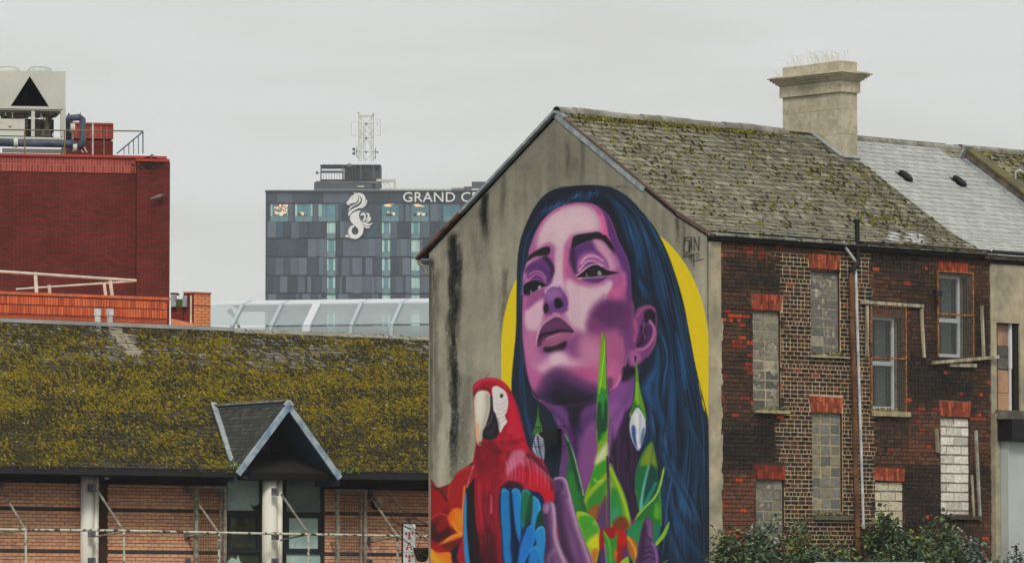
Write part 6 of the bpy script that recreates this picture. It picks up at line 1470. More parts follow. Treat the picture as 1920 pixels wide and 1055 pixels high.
mb.tube([CF.p(*cu(5, 214), -.5), CF.p(*cu(56, 214), -.5)], .09, 10); mb.tube([CF.p(*cu(70, 216), -.6), CF.p(*cu(84, 213), -.6), CF.p(*cu(100, 217), -.6), CF.p(*cu(110, 210), -.6)], .05, 8); mb.tube([CF.p(*cu(88, 216), -.4), CF.p(*cu(90, 240), -.4)], .07, 8); mb.tube([CF.p(*cu(42, 230), -.3), CF.p(*cu(54, 226), -.3)], .03, 6); mb.tube([CF.p(*cu(42, 238), -.3), CF.p(*cu(54, 234), -.3)], .03, 6)
part('machinery', mb, mat('machinery', C(58,58,54), C(92,88,76), sc=5, var=.4, rough=.5), ch)
mb = MB()
for (px, py) in ((12,212), (25,212), (25,216), (79,214), (80,219), (86,221), (101,251)): p = cu(px, py); mb.box(CF, p[0]-.015, p[0]+.015, p[1]-.05, p[1]+.05, -.3, -.25)
part('valve', mb, M_upvc, ch)
M_pipe = mat('insulated_pipe', C(66,76,90), C(50,56,66), sc=4, var=.15, rough=.45)
pp = thing('chiller_pipework', 'dark insulated pipes looping beside and below the white chiller', 'pipes', CF.p(*cu(60, 285), .3))
mb = MB(); cp = lambda px, py, d=.25: CF.h3(px, py, d); mb.tube([cp(-40, 267), cp(134, 270), cp(140, 272), cp(141, 280)], .115, 14); part('pipe', mb, M_pipe, pp, smooth=True)
mb = MB(); mb.tube([cp(126, 222), cp(150, 220), cp(154.5, 223), cp(155, 262), cp(153, 272), cp(146, 278)], .10, 14); part('pipe', mb, M_pipe, pp, smooth=True)
mb = MB(); mb.tube([cp(124, 222, -.1), cp(130, 224, -.1), cp(131, 262, -.1)], .11, 12); part('pipe', mb, M_pipe, pp, smooth=True)
mb = MB()
for (px, py) in ((29, 268), (140, 276), (136, 240)): P = cp(px, py, .25); mb.tube([P-CF.U*.06, P+CF.U*.06], .14, 12)
mb.tube([cp(157.2, 226, .22), cp(157.4, 268, .22), cp(152, 277, .22)], .02, 6); mb.tube([cp(134.5, 232, .0), cp(136, 238, .0), cp(136, 262, .0)], .03, 6); mb.beam(cp(157, 274), cp(163, 286), .03); mb.beam(cp(150, 278), cp(156, 286), .03); part('flange', mb, M_wh, pp)
mb = MB(); mb.tube([cp(129, 221), cp(129, 212)], .02, 6); mb.tube([cp(150.5, 219), cp(150.5, 211)], .01, 6); part('vent_valve', mb, M_black, pp)
rl = thing('roof_railing', 'thin steel railing along the edge of the red block roof', 'railing', TW.p(tu(60, 290)[0], T0)); M_rail = mat('railing_steel', C(92,90,78,.8), C(128,104,70,.8), sc=2, var=.15, rough=.6); M_railb = mat('blue_grey_steel', C(74,92,110,.8), var=.1)
rd = -.2; r3 = lambda px, py: TW.h3(px, py, rd)
mb = MB(); mb.tube([r3(-40, 243), r3(267.5, 246)], .020, 8); part('top_rail', mb, M_rail, rl)
for px in (46.5, 121, 195): mb = MB(); mb.tube([r3(px, 244), r3(px, 290)], .020, 8); part('post', mb, M_rail, rl)
mb = MB(); mb.tube([r3(174, 230), r3(174, 290)], .024, 8); part('post', mb, M_whitepipe, rl)
mb = MB(); mb.tube([r3(268, 246), r3(268, 288)], .018, 8); mb.tube([r3(219, 288), r3(267, 248)], .020, 8)
for px in (232.5, 241.5, 250.5, 259.5): mb.tube([r3(px, 288-(px-219)*.833), r3(px, 289)], .013, 6)
part('stair_rail', mb, M_railb, rl)
P = TW.h3(293, 370, .4); mb = MB(); ax = (TW.U*.93+Vector((0, 0, .28))-TW.N*.1).normalized(); mb._lathe(P-ax*.22, ax, [(.005, 0), (.03, .08), (.055, .2), (.06, .32), (.045, .42), (.01, .47)], 14, None, 0); root = thing('wall_lamp', 'grey spindle shaped lamp high on the red brick block', 'lamp', P); part('lamp_head', mb, M_greysash, root, smooth=True)
mb = MB(); mb.beam(P+ax*.15, P+ax*.2-TW.N*.2, .02); part('arm', mb, M_greysash, root)
# lower orange parapet wing
PW = wall_frame(0, 108, 33); pu = lambda px, py, d=0: PW.hit(px, py, d); wing = thing('orange_brick_wing', 'low orange brick parapet wing in front of the red block', 'building', PW.p(0, 0))
M_or = brickmat('orange_brick', C(176,84,56), C(158,72,48), C(110,60,46), .225, .076, .008, .2)
ue = pu(313, 580)[0]; ua = pu(-260, 560)[0]; zt = pu(0, 546)[1]
mb = MB(); mb.box(PW, ua, ue, 0, zt-.06, -1.2, 0); ww = part('wall', mb, M_or, wing)
OB = [C(196,92,56), C(180,82,50), C(206,104,64), C(168,76,48)]; rows = [(zt-.30, zt-.085), (zt-.53, zt-.315)]
mb = MB(); items = []; qP = Matrix((PW.U, Vector((0,0,1)), PW.N)).transposed().to_quaternion()
for (p, q) in rows:
    u = ua
    while u < ue-.14: items.append((PW.p(u+.036, (p+q)/2, .022+rnd.uniform(0, .003)), qP, .062, q-p-.012, .02, pick(OB))); u += .0735
    for k in range(3): items.append((PW.p(ue-.065, p+.036+k*.072, .022), qP, .115, .06, .02, pick(OB)))
lay_chips(items, 'soldier_brick', M_band, ww, 'soldier', 300)
mb = MB(); mb.box(PW, ua, ue, zt-.53, zt-.06, -.01, .008, C(92,52,42)); part('joint_backing', mb, M_band, ww)
mb = MB(); u = ua; 
while u < ue+.02:
    mb.lathe(PW.p(u, zt-.04, .02), [(.05, 0), (.05, .066)], 8, PW.U, C(184,96,68)) if False else mb.box(PW, u+.003, u+.070, zt-.07, zt+.0+rnd.uniform(0,.004), -1.2, .055, tint(C(186,96,66), .85, 1.1)); u += .0735
part('coping', mb, M_band, ww, kind='stuff')
rl2 = thing('parapet_railing', 'pale tubular railing behind the orange brick parapet', 'railing', PW.p(pu(100, 550)[0], zt)); M_pr = mat('pale_tube', C(196,192,178,.68), C(176,172,158,.68), sc=3, var=.1)
q3 = lambda px, py, d=-.4: PW.h3(px, py, d)
mb = MB(); mb.tube([q3(-60, 505), q3(255, 526)], .036, 10); part('rail', mb, M_pr, rl2)
mb = MB(); mb.tube([q3(30, 542, -2.2), q3(253, 527, -.5)], .024, 10); part('rail', mb, M_pr, rl2)
for (a_, b_) in (((66,510),(69,556)), ((206,521),(211,560)), ((92,534),(94,556)), ((195,529),(199,560))): mb = MB(); mb.tube([q3(*a_, -.42), q3(*b_, -.42)], .045 if a_[0] in (66, 206) else .04, 8); part('post', mb, M_pr, rl2)
# small stair-head box right of the wing
SB = wall_frame(345, 112, -28); sb = thing('brick_stair_head', 'small brick stair head with its lit side coloured bright orange beside the red block', 'building', Vector((SB.O.x, SB.O.y, 0)))
c0 = Fr(SB.h3(363.5, 580), SB.U, (0, 0, 1)); O_ = Vector((c0.O.x, c0.O.y, 0)); lf = Fr(O_, Vector((math.cos(R(-8)), math.sin(R(-8)), 0)), (0, 0, 1)); rf = Fr(O_, Vector((math.cos(R(38)), math.sin(R(38)), 0)), (0, 0, 1))
uL = lf.hit(344, 570)[0]; uRr = rf.hit(395, 580)[0]; zt = rf.hit(365, 550)[1]
mb = MB(); poly = [O_+lf.U*uL, O_, O_+rf.U*uRr, O_+rf.U*uRr+lf.U*uL+Vector((0, 1, 0))]; mb.hexa([Vector((p.x, p.y, 0)) for p in poly]+[Vector((p.x, p.y, zt)) for p in poly])
n0 = len(mb.uv); 
for i, (fr_) in ((2, lf), (3, rf)): mb.uv[i] = [((Vector(mb.v[k])-O_).dot(fr_.U), mb.v[k][2]) for k in mb.f[i]]
for i in range(6): mb.mi[i] = 1 if i == 3 else 0  # right face coloured lighter as the lit side, the others dark
sbm = mesh_from(mb, [M_red1, brickmat('lit_orange_brick', C(206,138,94), C(196,122,80), C(150,92,62), .225, .074, .012, .1)], sb.location, name='walls'); link('walls', sbm, sb)
mb = MB(); mb.box(rf, .0, uRr, zt, zt+.04, -.3, .03); mb.box(rf, 0, uRr-.02, zt-.30, zt-.27, 0, .02); mb.box(lf, uL, 0, zt, zt+.04, -.3, .03); part('coping', mb, mat('orange_coping', C(150,82,64)), sb)
mb = MB(); p = lf.hit(358.5, 560); mb.box(lf, p[0]-.02, p[0]+.02, 0, zt-.05, .0, .04); part('pipe', mb, M_pr, sb)
mb = MB(); p, q = lf.hit(343.5, 554, .05), lf.hit(351, 575, .05); mb.box(lf, p[0], q[0], q[1], p[1], .02, .12); p, q = lf.hit(321, 552, .1), lf.hit(330, 575, .1); mb.box(lf, p[0], q[0], q[1], p[1], .02, .12); part('metal_flashing', mb, M_lead, sb)
mb = MB(); p, q = lf.hit(322, 575, -.1), lf.hit(344, 640, -.1); mb.box(lf, p[0], q[0], q[1], p[1], -.3, 0); p, q = lf.hit(321, 549, .0), lf.hit(330, 552, .1); mb.box(lf, p[0], q[0], q[1], p[1], -.3, .1); part('link_wall', mb, M_red1, sb)
mb = MB(); p, q = lf.hit(329, 561, 0), lf.hit(344, 575, 0); mb.box(lf, p[0], q[0], q[1], p[1], -.3, -.05, jit=.02); part('moss_patch', mb, mat('green_moss', C(84,104,40,.8), var=.4), sb)
mb = MB(); p, q = lf.hit(321, 597, .3), lf.hit(362, 612, .3); mb.prism(lf, [(p[0], p[1]), (p[0], p[1]-.3), (q[0], p[1]-.4), (q[0], p[1]-.12)], -.1, .3); part('sloping_coping', mb, mat('orange_tile', C(200,130,92)), sb)
# ================================================================ glazed gallery
BF = wall_frame(397, 200, -11.5); gal = thing('glazed_gallery', 'curved white ribbed glass gallery running behind the mossy roof', 'glass roof', BF.p(0, 0)); M_gw = mat('white_steel', C(186,191,194,.76), var=.03, rough=.4)
M_gg = glassmat('gallery_glass', C(136,145,145), .3, .2)
b3 = lambda px, py, d=0: BF.hit(px, py, d)
zb, z1, z2 = b3(600, 660)[1], b3(600, 565)[1], b3(600, 556)[1]
zg = z1; zbt = b3(600, 607)[1]
def prof(u, k):   # k 0 bottom .. 1 top of glass .. 2 roof band
    pts = [(0, zb), (.0, zbt-.1), (-1.9, zg), (-3.3, zg+.26)]; return pts
U0, U1 = b3(380, 590)[0], b3(900, 590)[0]
def at(u, z):     # where the curved skin is at this height
    if z <= zbt-.1: return -(z-zb)*.22
    return -(zbt-.1-zb)*.22-(z-(zbt-.1))*1.75
def S3(u, z, o=0): return BF.p(u, z, at(u, z)+o)
ribs = []
for (px, wide) in ((372, 0), (455.6, 0), (529, 0), (595, 1), (678, 0), (753.5, 0), (834, 0)):
    d_ = at(0, zg); u = BF.hit(px, 567, d_)[0]; ribs.append(u); w_ = .34 if wide else .15; mb = MB()
    mb.beam(S3(u, zb, .05), S3(u, zbt-.1, .05), w_, .16, up=BF.N); mb.beam(S3(u, zbt-.1, .05), S3(u, zg+.02, .05), w_, .16, up=BF.N); P = S3(u, zg, .05); mb.beam(P, P-BF.N*1.5+Vector((0, 0, .26)), w_*.7, .12); part('rib', mb, M_gw if wide else mat('grey_white_rib', C(156,166,170,.76), var=.03), gal)
mb = MB(); P0, P1 = S3(U0, zg), S3(U1, zg); o1 = -BF.N*1.5+Vector((0, 0, .25)); mb.hexa([P0, P1, P1+o1, P0+o1, P0+Vector((0,0,.06)), P1+Vector((0,0,.06)), P1+o1+Vector((0,0,.06)), P0+o1+Vector((0,0,.06))]); mb.hexa([P0+o1, P1+o1, P1-BF.N*5, P0-BF.N*5, P0+o1+Vector((0,0,.05)), P1+o1+Vector((0,0,.05)), P1-BF.N*5+Vector((0,0,.05)), P0-BF.N*5+Vector((0,0,.05))]); part('roof_band', mb, M_gw, gal)
mb = MB(); mb.beam(S3(ribs[2], zbt, .03), S3(U1, zbt, .03), .06, .05); mb.beam(S3(U0, zbt-.28, .03), S3(ribs[2], zbt-.28, .03), .05, .05); part('transom', mb, mat('grey_transom', C(150,160,164,.72)), gal)
for a_, b_ in zip(ribs[:-1], ribs[1:]):
    for (za_, zb_) in ((zb, zbt-.1), (zbt-.1, zbt), (zbt, zg)):
        if zb_-za_ < .12: continue
        mb = MB(); mb.face([S3(a_+.08, za_), S3(b_-.08, za_), S3(b_-.08, zb_), S3(a_+.08, zb_)]); part('pane', mb, M_gg, gal)
for k in range(len(ribs)):
    u = ribs[k]+.1-.9; mb = MB(); q = lambda du, z, d: BF.p(u+du, z, d)
    mb.tube([q(.55, zb, -3.4), q(.30, zbt, -3.5), q(.05, zbt+.55, -3.6), q(-.25, zg-.12, -3.6)], [.06, .06, .07, .13], 8); part('inner_rib', mb, mat('beige_steel', C(180,176,158,.72)), gal)
mb = MB(); mb.box(BF, U0, U1, zb-1, zbt-.05, -6, -5.9); mb.box(BF, U0, U1, zb-8, zb, -6, 0); part('floor', mb, mat('gallery_inside', C(92,112,122,.72)), gal)
# ================================================================ far hotel
HF = wall_frame(960, 790, 0); hu = lambda px, py, d=0: HF.hit(px, py, d); hotel = thing('hotel_tower', 'hotel tower with haze-tinted blue panels, white letters and a seahorse emblem', 'hotel', HF.p(hu(497, 400)[0], 0))
HP = [(.028,.046,.066), (.044,.064,.088), (.092,.124,.160), (.130,.166,.206), (.042,.092,.130)]  # blue-grey of the distant haze is mixed into these panel colours
hm = [mat('facade_panel', c, var=.08, vsc=.6, bump=0, rough=.5) for c in HP]
def hbox(mb, x0, y0, x1, y1, d0, d1): p, q = hu(x0, y0), hu(x1, y1); mb.box(HF, p[0], q[0], q[1], p[1], d0, d1); return mb
mb = MB(); p, q = hu(498, 360), hu(1010, 360); mb.box(HF, p[0], q[0], 0, p[1], -30, -.25); core = part('core', mb, hm[0], hotel)
mb = MB(); hbox(mb, 497, 357, 1010, 360.5, -.6, .3); part('parapet', mb, hm[0], hotel)
mb = MB(); hbox(mb, 502, 355.2, 930, 355.8, -.1, 0)
for px in range(503, 930, 14): hbox(mb, px, 355.5, px+.5, 357, -.1, 0)
part('edge_rail', mb, M_pr, hotel)
wins = [(507, 540), (553, 586), (597, 629), (716, 748), (771, 804), (831, 863), (886, 918)]
strips = [(613, 629), (716, 732), (771, 787), (886, 902)]
bands_ = [(361, 380.5), (381.5, 415), (415, 447), (447.5, 482), (482.5, 517), (517.5, 550), (550.5, 585), (585.5, 620)]
rh = random.Random(21)
for bi, (ya, yb) in enumerate(bands_):
    x = 499.+rh.uniform(0, 4)
    while x < 1005:
        w_ = rh.choice([5, 7, 13, 15, 16] if bi else [11, 28, 14, 20]); x1 = x+w_
        if bi == 0: blocked_ = []
        elif bi == 1: blocked_ = wins
        else: blocked_ = strips
        segs = [(x, x1)]
        for a_, b_ in blocked_:
            segs = [s for (s0, s1) in segs for s in (((s0, s1),) if b_ <= s0 or a_ >= s1 else tuple(t for t in ((s0, a_), (b_, s1)) if t[1]-t[0] > .8))]
        for s0, s1 in segs:
            c = rh.choices([0, 1, 2, 3, 4], [3, 3, 3, 2, 1] if bi else [4, 3, 2, 0, 0])[0]
            mb = MB(); hbox(mb, s0+.25, ya+.3, s1-.25, yb-(1.8 if bi > 1 and rh.random() < .8 else .3), -.25, -.02*rh.random()); part('facade_panel', mb, hm[c], hotel)
        x = x1
M_hg = mat('hotel_glass', C(54,98,114), C(76,122,132), sc=.15, var=.12, vsc=.4, rough=.12, bump=0, spec=.7); M_sp = mat('spandrel_glass', C(92,120,122), var=.06, rough=.2, bump=0); M_cur = mat('curtain', C(146,174,164,.5), C(120,148,140,.5), sc=1.4, var=.1, bump=0, stretch=(3,3,.1))
lamp_m = mat('lit_ceiling_lamp', (1., .55, .25), var=0, bump=0, emit=1.1); M_litw = mat('lit_interior', (.8, .72, .52), var=.1, bump=0, emit=.35)
def hwin(x0, x1, y0, y1, ysp, split, cur, lit=None):
    mb = MB(); hbox(mb, x0-.4, y0-.6, x1+.4, y0, -.25, .05); hbox(mb, x0-.5, y0, x0, ysp, -.25, .05); hbox(mb, x1, y0, x1+.5, ysp, -.25, .05); w_ = part('window', mb, hm[1], hotel)
    mb = MB(); hbox(mb, x0, y0, x1, y1, -.22, -.18); part('pane', mb, M_hg, w_); mb = MB(); hbox(mb, x0, y1+.5, x1, ysp, -.2, -.1); part('spandrel', mb, M_sp, w_)
    if split: mb = MB(); hbox(mb, (x0+x1)/2-.2, y0, (x0+x1)/2+.2, ysp, -.18, -.05); part('mullion', mb, hm[1], w_)
    for (a_, b_) in cur: mb = MB(); hbox(mb, a_, y0+.3, b_, y1, -.178, -.16); part('curtain', mb, M_cur, w_)
    if lit == 'gold':
        mb = MB(); 
        for i in range(34): a_, b_ = rh.uniform(x0+6, x1-2), rh.uniform(y0+1, y0+13); hbox(mb, a_, b_, a_+rh.uniform(1, 2.6), b_+rh.uniform(.8, 1.8), -.178, -.15)
        part('lamp', mb, lamp_m, w_); mb = MB(); hbox(mb, x0+8, y1-8, x1-1, y1-.5, -.178, -.165); part('lit_interior', mb, M_litw, w_)
    if lit == 'strip':
        mb = MB(); 
        for i in range(5): a_ = rh.uniform(x0+4, x0+12); b_ = y0+.8+i*1; hbox(mb, a_, b_, a_+rh.uniform(8, 18), b_+.7, -.178, -.15)
        part('lamp', mb, lamp_m, w_)
    if lit in ('strip', 'white'):
        mb = MB()
        for i in range(3): a_ = rh.uniform(x0+8, x1-10); hbox(mb, a_, y1-rh.uniform(5, 9), a_+rh.uniform(4, 8), y1-1.5, -.178, -.165)
        part('lit_interior', mb, M_litw, w_)
    if lit:
        mb = MB()
        for i in range(4): a_ = rh.uniform(x0+4, x1-5); hbox(mb, a_, y1-rh.uniform(3, 6), a_+rh.uniform(2, 4), y1, -.164, -.15)
        part('furniture', mb, hm[1], w_)
for i, (x0, x1) in enumerate(wins): hwin(x0, x1, 381.5, 405, 415, True, [(x0, x0+4), (x1-4, x1)] if i in (0, 1) else [(x0, x0+6)] if i == 2 else [], {0: 'gold', 1: 'white', 3: 'strip', 4: 'strip'}.get(i))
for (x0, x1) in strips:
    for k, (ya, yb) in enumerate(bands_[2:]):
        full_ = rh.random() < .45; cur = [(x0, x1)] if full_ else [(x0, x0+rh.uniform(2, 5)), (x1-rh.uniform(2, 5), x1)]; hwin(x0, x1, ya+.8, yb-10, yb, False, cur)
M_let = mat('white_letters', C(214,214,210,.7), var=.02, bump=0, emit=0)
a_ = hu(754.5, 378.7); b_ = hu(852, 378.7); hh_ = hu(0, 359.7)[1]-hu(0, 378.7)[1]
tp = text_part('sign_letters', 'GRAND CENTRAL', HF, a_[0], a_[1], hh_, .35, M_let, hotel, .12)
xs = [v.co.x for v in tp.data.vertices]; 
# the width of GRAND decides the horizontal scale
cu_ = bpy.data.curves.new('t', 'FONT'); cu_.body = 'GRAND'; cu_.size = hh_/.73; cu_.space_character = 1.05; to = bpy.data.objects.new('t', cu_); COL.objects.link(to); bpy.context.view_layer.update(); gw_ = to.dimensions.x; bpy.data.objects.remove(to)
fx_ = (b_[0]-a_[0])/gw_; x_min = min(xs)
tp.data.transform(Matrix.Diagonal((fx_, 1, 1, 1)))
import bmesh
bm_ = bmesh.new(); bm_.from_mesh(tp.data); left = set(bm_.verts); isl = []
while left:
    st_ = [left.pop()]; grp = set(st_)
    while st_:
        for e_ in st_.pop().link_edges:
            for v_ in e_.verts:
                if v_ in left: left.discard(v_); grp.add(v_); st_.append(v_)
    isl.append(grp)
for grp in isl:
    ix = {v_: i for i, v_ in enumerate(sorted(grp, key=lambda q: q.index))}; me = bpy.data.meshes.new('letter'); me.from_pydata([tuple(v_.co) for v_ in ix], [], [tuple(ix[v_] for v_ in f_.verts) for f_ in bm_.faces if f_.verts[0] in grp]); me.materials.append(M_let); link('letter', me, hotel, tp.location.copy())
bm_.free(); bpy.data.objects.remove(tp)
# emblem
def lg(*p): return [hu(640+p[i]/9.5875, 350+p[i+1]/9.5875) for i in range(0, len(p), 2)]
def smoothp(pts, n=4):
    out = []; N = len(pts)
    for i in range(N):
        p0, p1, p2, p3 = [Vector(pts[(i+k) % N]) for k in (-1, 0, 1, 2)]
        for k in range(n): t = k/n; out.append(tuple(.5*((2*p1)+(p2-p0)*t+(2*p0-5*p1+4*p2-p3)*t*t+(3*p1-p0-3*p2+p3)*t**3)))
    return out
em = [ (218,92,240,118,268,122,298,150,303,200,296,240,280,272,255,292,215,297,180,302,160,318,152,336,134,340,126,326,102,326,94,300,110,270,140,235,168,190,205,158,238,150,228,122),
       (312,175,338,192,352,225,346,262,318,298,262,332,200,362,130,436,140,395,176,352,236,326,288,300,312,262,318,220),
       (275,121,330,117,388,138,424,182,436,240,424,300,385,352,322,386,252,420,190,462,135,530,124,490,146,442,208,402,290,364,345,322,372,270,372,218,348,182,310,160),
       (455,228,464,280,442,336,395,378,328,392,332,382,392,350,432,302),
       (345,430,322,478,318,540,345,608,388,676,402,756,386,838,342,900,272,940,200,932,150,890,126,832,132,770,172,712,236,690,242,712,202,750,186,800,206,848,250,866,292,850,312,800,292,752,240,700,182,642,155,572,172,510,232,462,300,436),
       (350,635,388,612,404,575,412,535,400,512,370,520,345,525,356,490,396,468,430,488,442,530,434,588,396,625),
       (450,480,482,474,508,502,506,550,486,590,430,612,458,572,476,522), (518,540,536,572,520,612,484,640,430,640,476,612,502,570),
       (372,648,420,640,470,664,520,668,562,650,532,692,484,706,440,698), (372,664,420,702,470,722,520,722,492,750,442,746,402,708),
       (64,912,96,868,120,868,138,900,200,932,150,922,108,906)]
emo = MB()
for q in em: emo.prism(HF, smoothp(lg(*q), 3), .25, .5)
emb = part('emblem', emo, M_let, hotel, label='white seahorse emblem'); mb = MB(); mb.prism(HF, lg(182,200,200,190,218,200,200,208), .5, .52); mb.prism(HF, lg(122,322,150,306,155,312,135,326), .5, .52); part('emblem_eye', mb, hm[0], emb)
# roof plant on the hotel
M_pl = mat('plant_dark', (.085,.105,.125), var=.1, bump=0); M_ps = mat('plant_screen', (.10,.11,.115), (.2,.2,.19), sc=.4, var=.2, bump=0); M_mast = mat('mast_steel', C(176,172,150,.72), var=.1, bump=0); M_perg = mat('pale_steel', C(186,186,172,.72), var=.05, bump=0)
pl = thing('hotel_roof_plant', 'grey plant room with an open screened cage on the hotel roof', 'plant room', HF.p(*hu(650, 357), -8)); 
def pbox(x0, y0, x1, y1, d0, d1, m_, nm='panel', par_=None): mb = MB(); hbox(mb, x0, y0, x1, y1, d0, d1); return part(nm, mb, m_, par_ or pl)
pbox(586, 336, 712, 358, -14, -6, M_pl, 'plant_room'); pbox(590, 334, 706, 338, -13, -5.9, M_ps, 'roof_edge'); pbox(668, 343.5, 681, 345, -5.9, -5.8, M_litw, 'lamp')
pbox(641, 303, 712, 333, -12, -11.5, M_ps, 'screen'); 
mb = MB()
for (x0, y0, x1, y1) in ((598,303,600,333), (640,303,642,333), (598,303,712,305), (598,331,712,333), (710,303,712,334), (673,303,675,333), (697,303,699,355), (700,320,702,355)): hbox(mb, x0, y0, x1, y1, -6.6, -6)
hbox(mb, 598, 303, 712, 305, -12, -6); hbox(mb, 598, 331, 712, 333, -12, -6)
for y in (307, 310, 313.5, 316): hbox(mb, 600, y, 641, y+.8, -6.5, -6.2)
for x in list(range(604, 641, 5))+list(range(646, 710, 6)): hbox(mb, x, 317 if x < 641 else 305, x+.6, 331, -6.5, -6.2)
hbox(mb, 600, 315, 641, 318, -7, -6.3)
for x in (604, 614, 625, 635, 648, 654, 668, 680, 690): hbox(mb, x, 300.5, x+.5, 303, -6.5, -6.2)
part('cage', mb, M_pl, pl)
mb = MB(); P = HF.h3(655, 310, -5.9); mb._lathe(P, HF.N, [(.38, 0), (.35, .12), (.01, .18)], 14, None, 0); P = HF.h3(594.5, 324, -6); mb._lathe(P, HF.N, [(.28, 0), (.25, .1), (.01, .14)], 12, None, 0); mb.beam(P, HF.h3(600, 324, -6.2), .1); part('dish', mb, M_ps, pl)
pg = thing('rooftop_pergola', 'pale steel pergola frame along the hotel roof edge', 'pergola', HF.p(*hu(740, 357), -3))
mb = MB(); hbox(mb, 705, 333, 741, 337.5, -4, -3); hbox(mb, 737, 337, 741, 357, -4, -3); part('frame', mb, M_perg, pg); mb = MB(); hbox(mb, 712, 350, 905, 353.5, -5, -4)
for x in list(range(713, 845, 13)): hbox(mb, x, 349, x+3.5, 357, -4.6, -3.6)
hbox(mb, 845, 347, 872, 357, -6, -4)
for (a_, b_) in (((716, 338), (725, 352)), ((722, 338), (734, 352))): mb.beam(HF.h3(*a_, -3.5), HF.h3(*b_, -3.5), .12)
part('railing', mb, M_perg, pg); pbox(870, 346, 884, 357, -8, -4, M_ps, 'panel', pg); pbox(884, 336, 930, 358, -12, -5, M_pl, 'plant_room', pg)
ms = thing('lattice_mast', 'pale steel lattice antenna mast on the hotel roof', 'mast', HF.p(*hu(687, 303), -8)); h3_ = lambda px, py, d=-7: HF.h3(px, py, d)
mb = MB()
for (x, d) in ((673, -7), (700, -7), (677, -9.5), (696, -9.5)): mb.beam(h3_(x, 303 if d == -7 else 304, d), h3_(x, 213 if d == -7 else 218, d), .17 if d == -7 else .1)
mb.beam(h3_(682, 303, -8), h3_(682, 236, -8), .1); mb.beam(h3_(685, 303, -8), h3_(685, 240, -8), .08); part('leg', mb, M_mast, ms)
mb = MB()
for y in (217, 219.5, 232, 258.5, 285): mb.beam(h3_(673, y), h3_(700, y), .12)
for (ya, yb) in ((219, 232), (258.5, 232), (258.5, 245), (285, 258.5), (285, 300)):
    mb.beam(h3_(686.5, yb if ya > yb and (ya, yb) != (258.5, 245) else yb), h3_(673, ya if ya > yb else ya), .09); mb.beam(h3_(686.5, yb), h3_(700, ya), .09)
for ya in (245, 272): mb.beam(h3_(686.5, ya-13), h3_(673, ya+0), .09); mb.beam(h3_(686.5, ya-13), h3_(700, ya), .09); mb.beam(h3_(673, ya), h3_(686.5, ya+13), .09); mb.beam(h3_(700, ya), h3_(686.5, ya+13), .09)
part('bracing', mb, M_mast, ms)
mb = MB()
for (x0, x1, y0, y1) in ((658.5, 672, 229, 255), (703, 713, 224, 254)):
    for y in (y0, y1): mb.beam(h3_(x0, y), h3_(x1, y), .06)
    mb.beam(h3_(x0 if x0 < 690 else x1, y0-1), h3_(x0 if x0 < 690 else x1, y1+1), .09)
mb.beam(h3_(708, 228), h3_(708, 235), .15); mb.beam(h3_(700, 212), h3_(700, 217), .4); mb.beam(h3_(669, 211), h3_(676, 211), .14); mb.beam(h3_(672.5, 211), h3_(672.5, 216), .1); part('antenna', mb, M_mast, ms)
mb = MB()
for y in (232.5, 259, 285.5): mb._lathe(h3_(686.5, y, -6.8), HF.N, [(.17, 0), (.17, .3), (.01, .32)], 10, None, 0)
part('joint', mb, M_pl, ms)
mb = MB()
for (px, py, r) in ((664, 280, .27), (664, 288, .27), (708.5, 285.5, .16)): mb._lathe(h3_(px, py, -6.6), (HF.N*.8+Vector((-.6, 0, 0))).normalized(), [(r, 0), (r, .2), (.02, .3)], 12, None, 0)
for (a_, b_) in (((669, 274), (669, 294)), ((704, 278), (704, 298)), ((664, 284), (673, 284)), ((700, 285), (708, 285)), ((669, 292), (673, 296)), ((704, 294), (700, 298))): mb.beam(h3_(*a_), h3_(*b_), .13)
part('dish', mb, M_ps, ms)
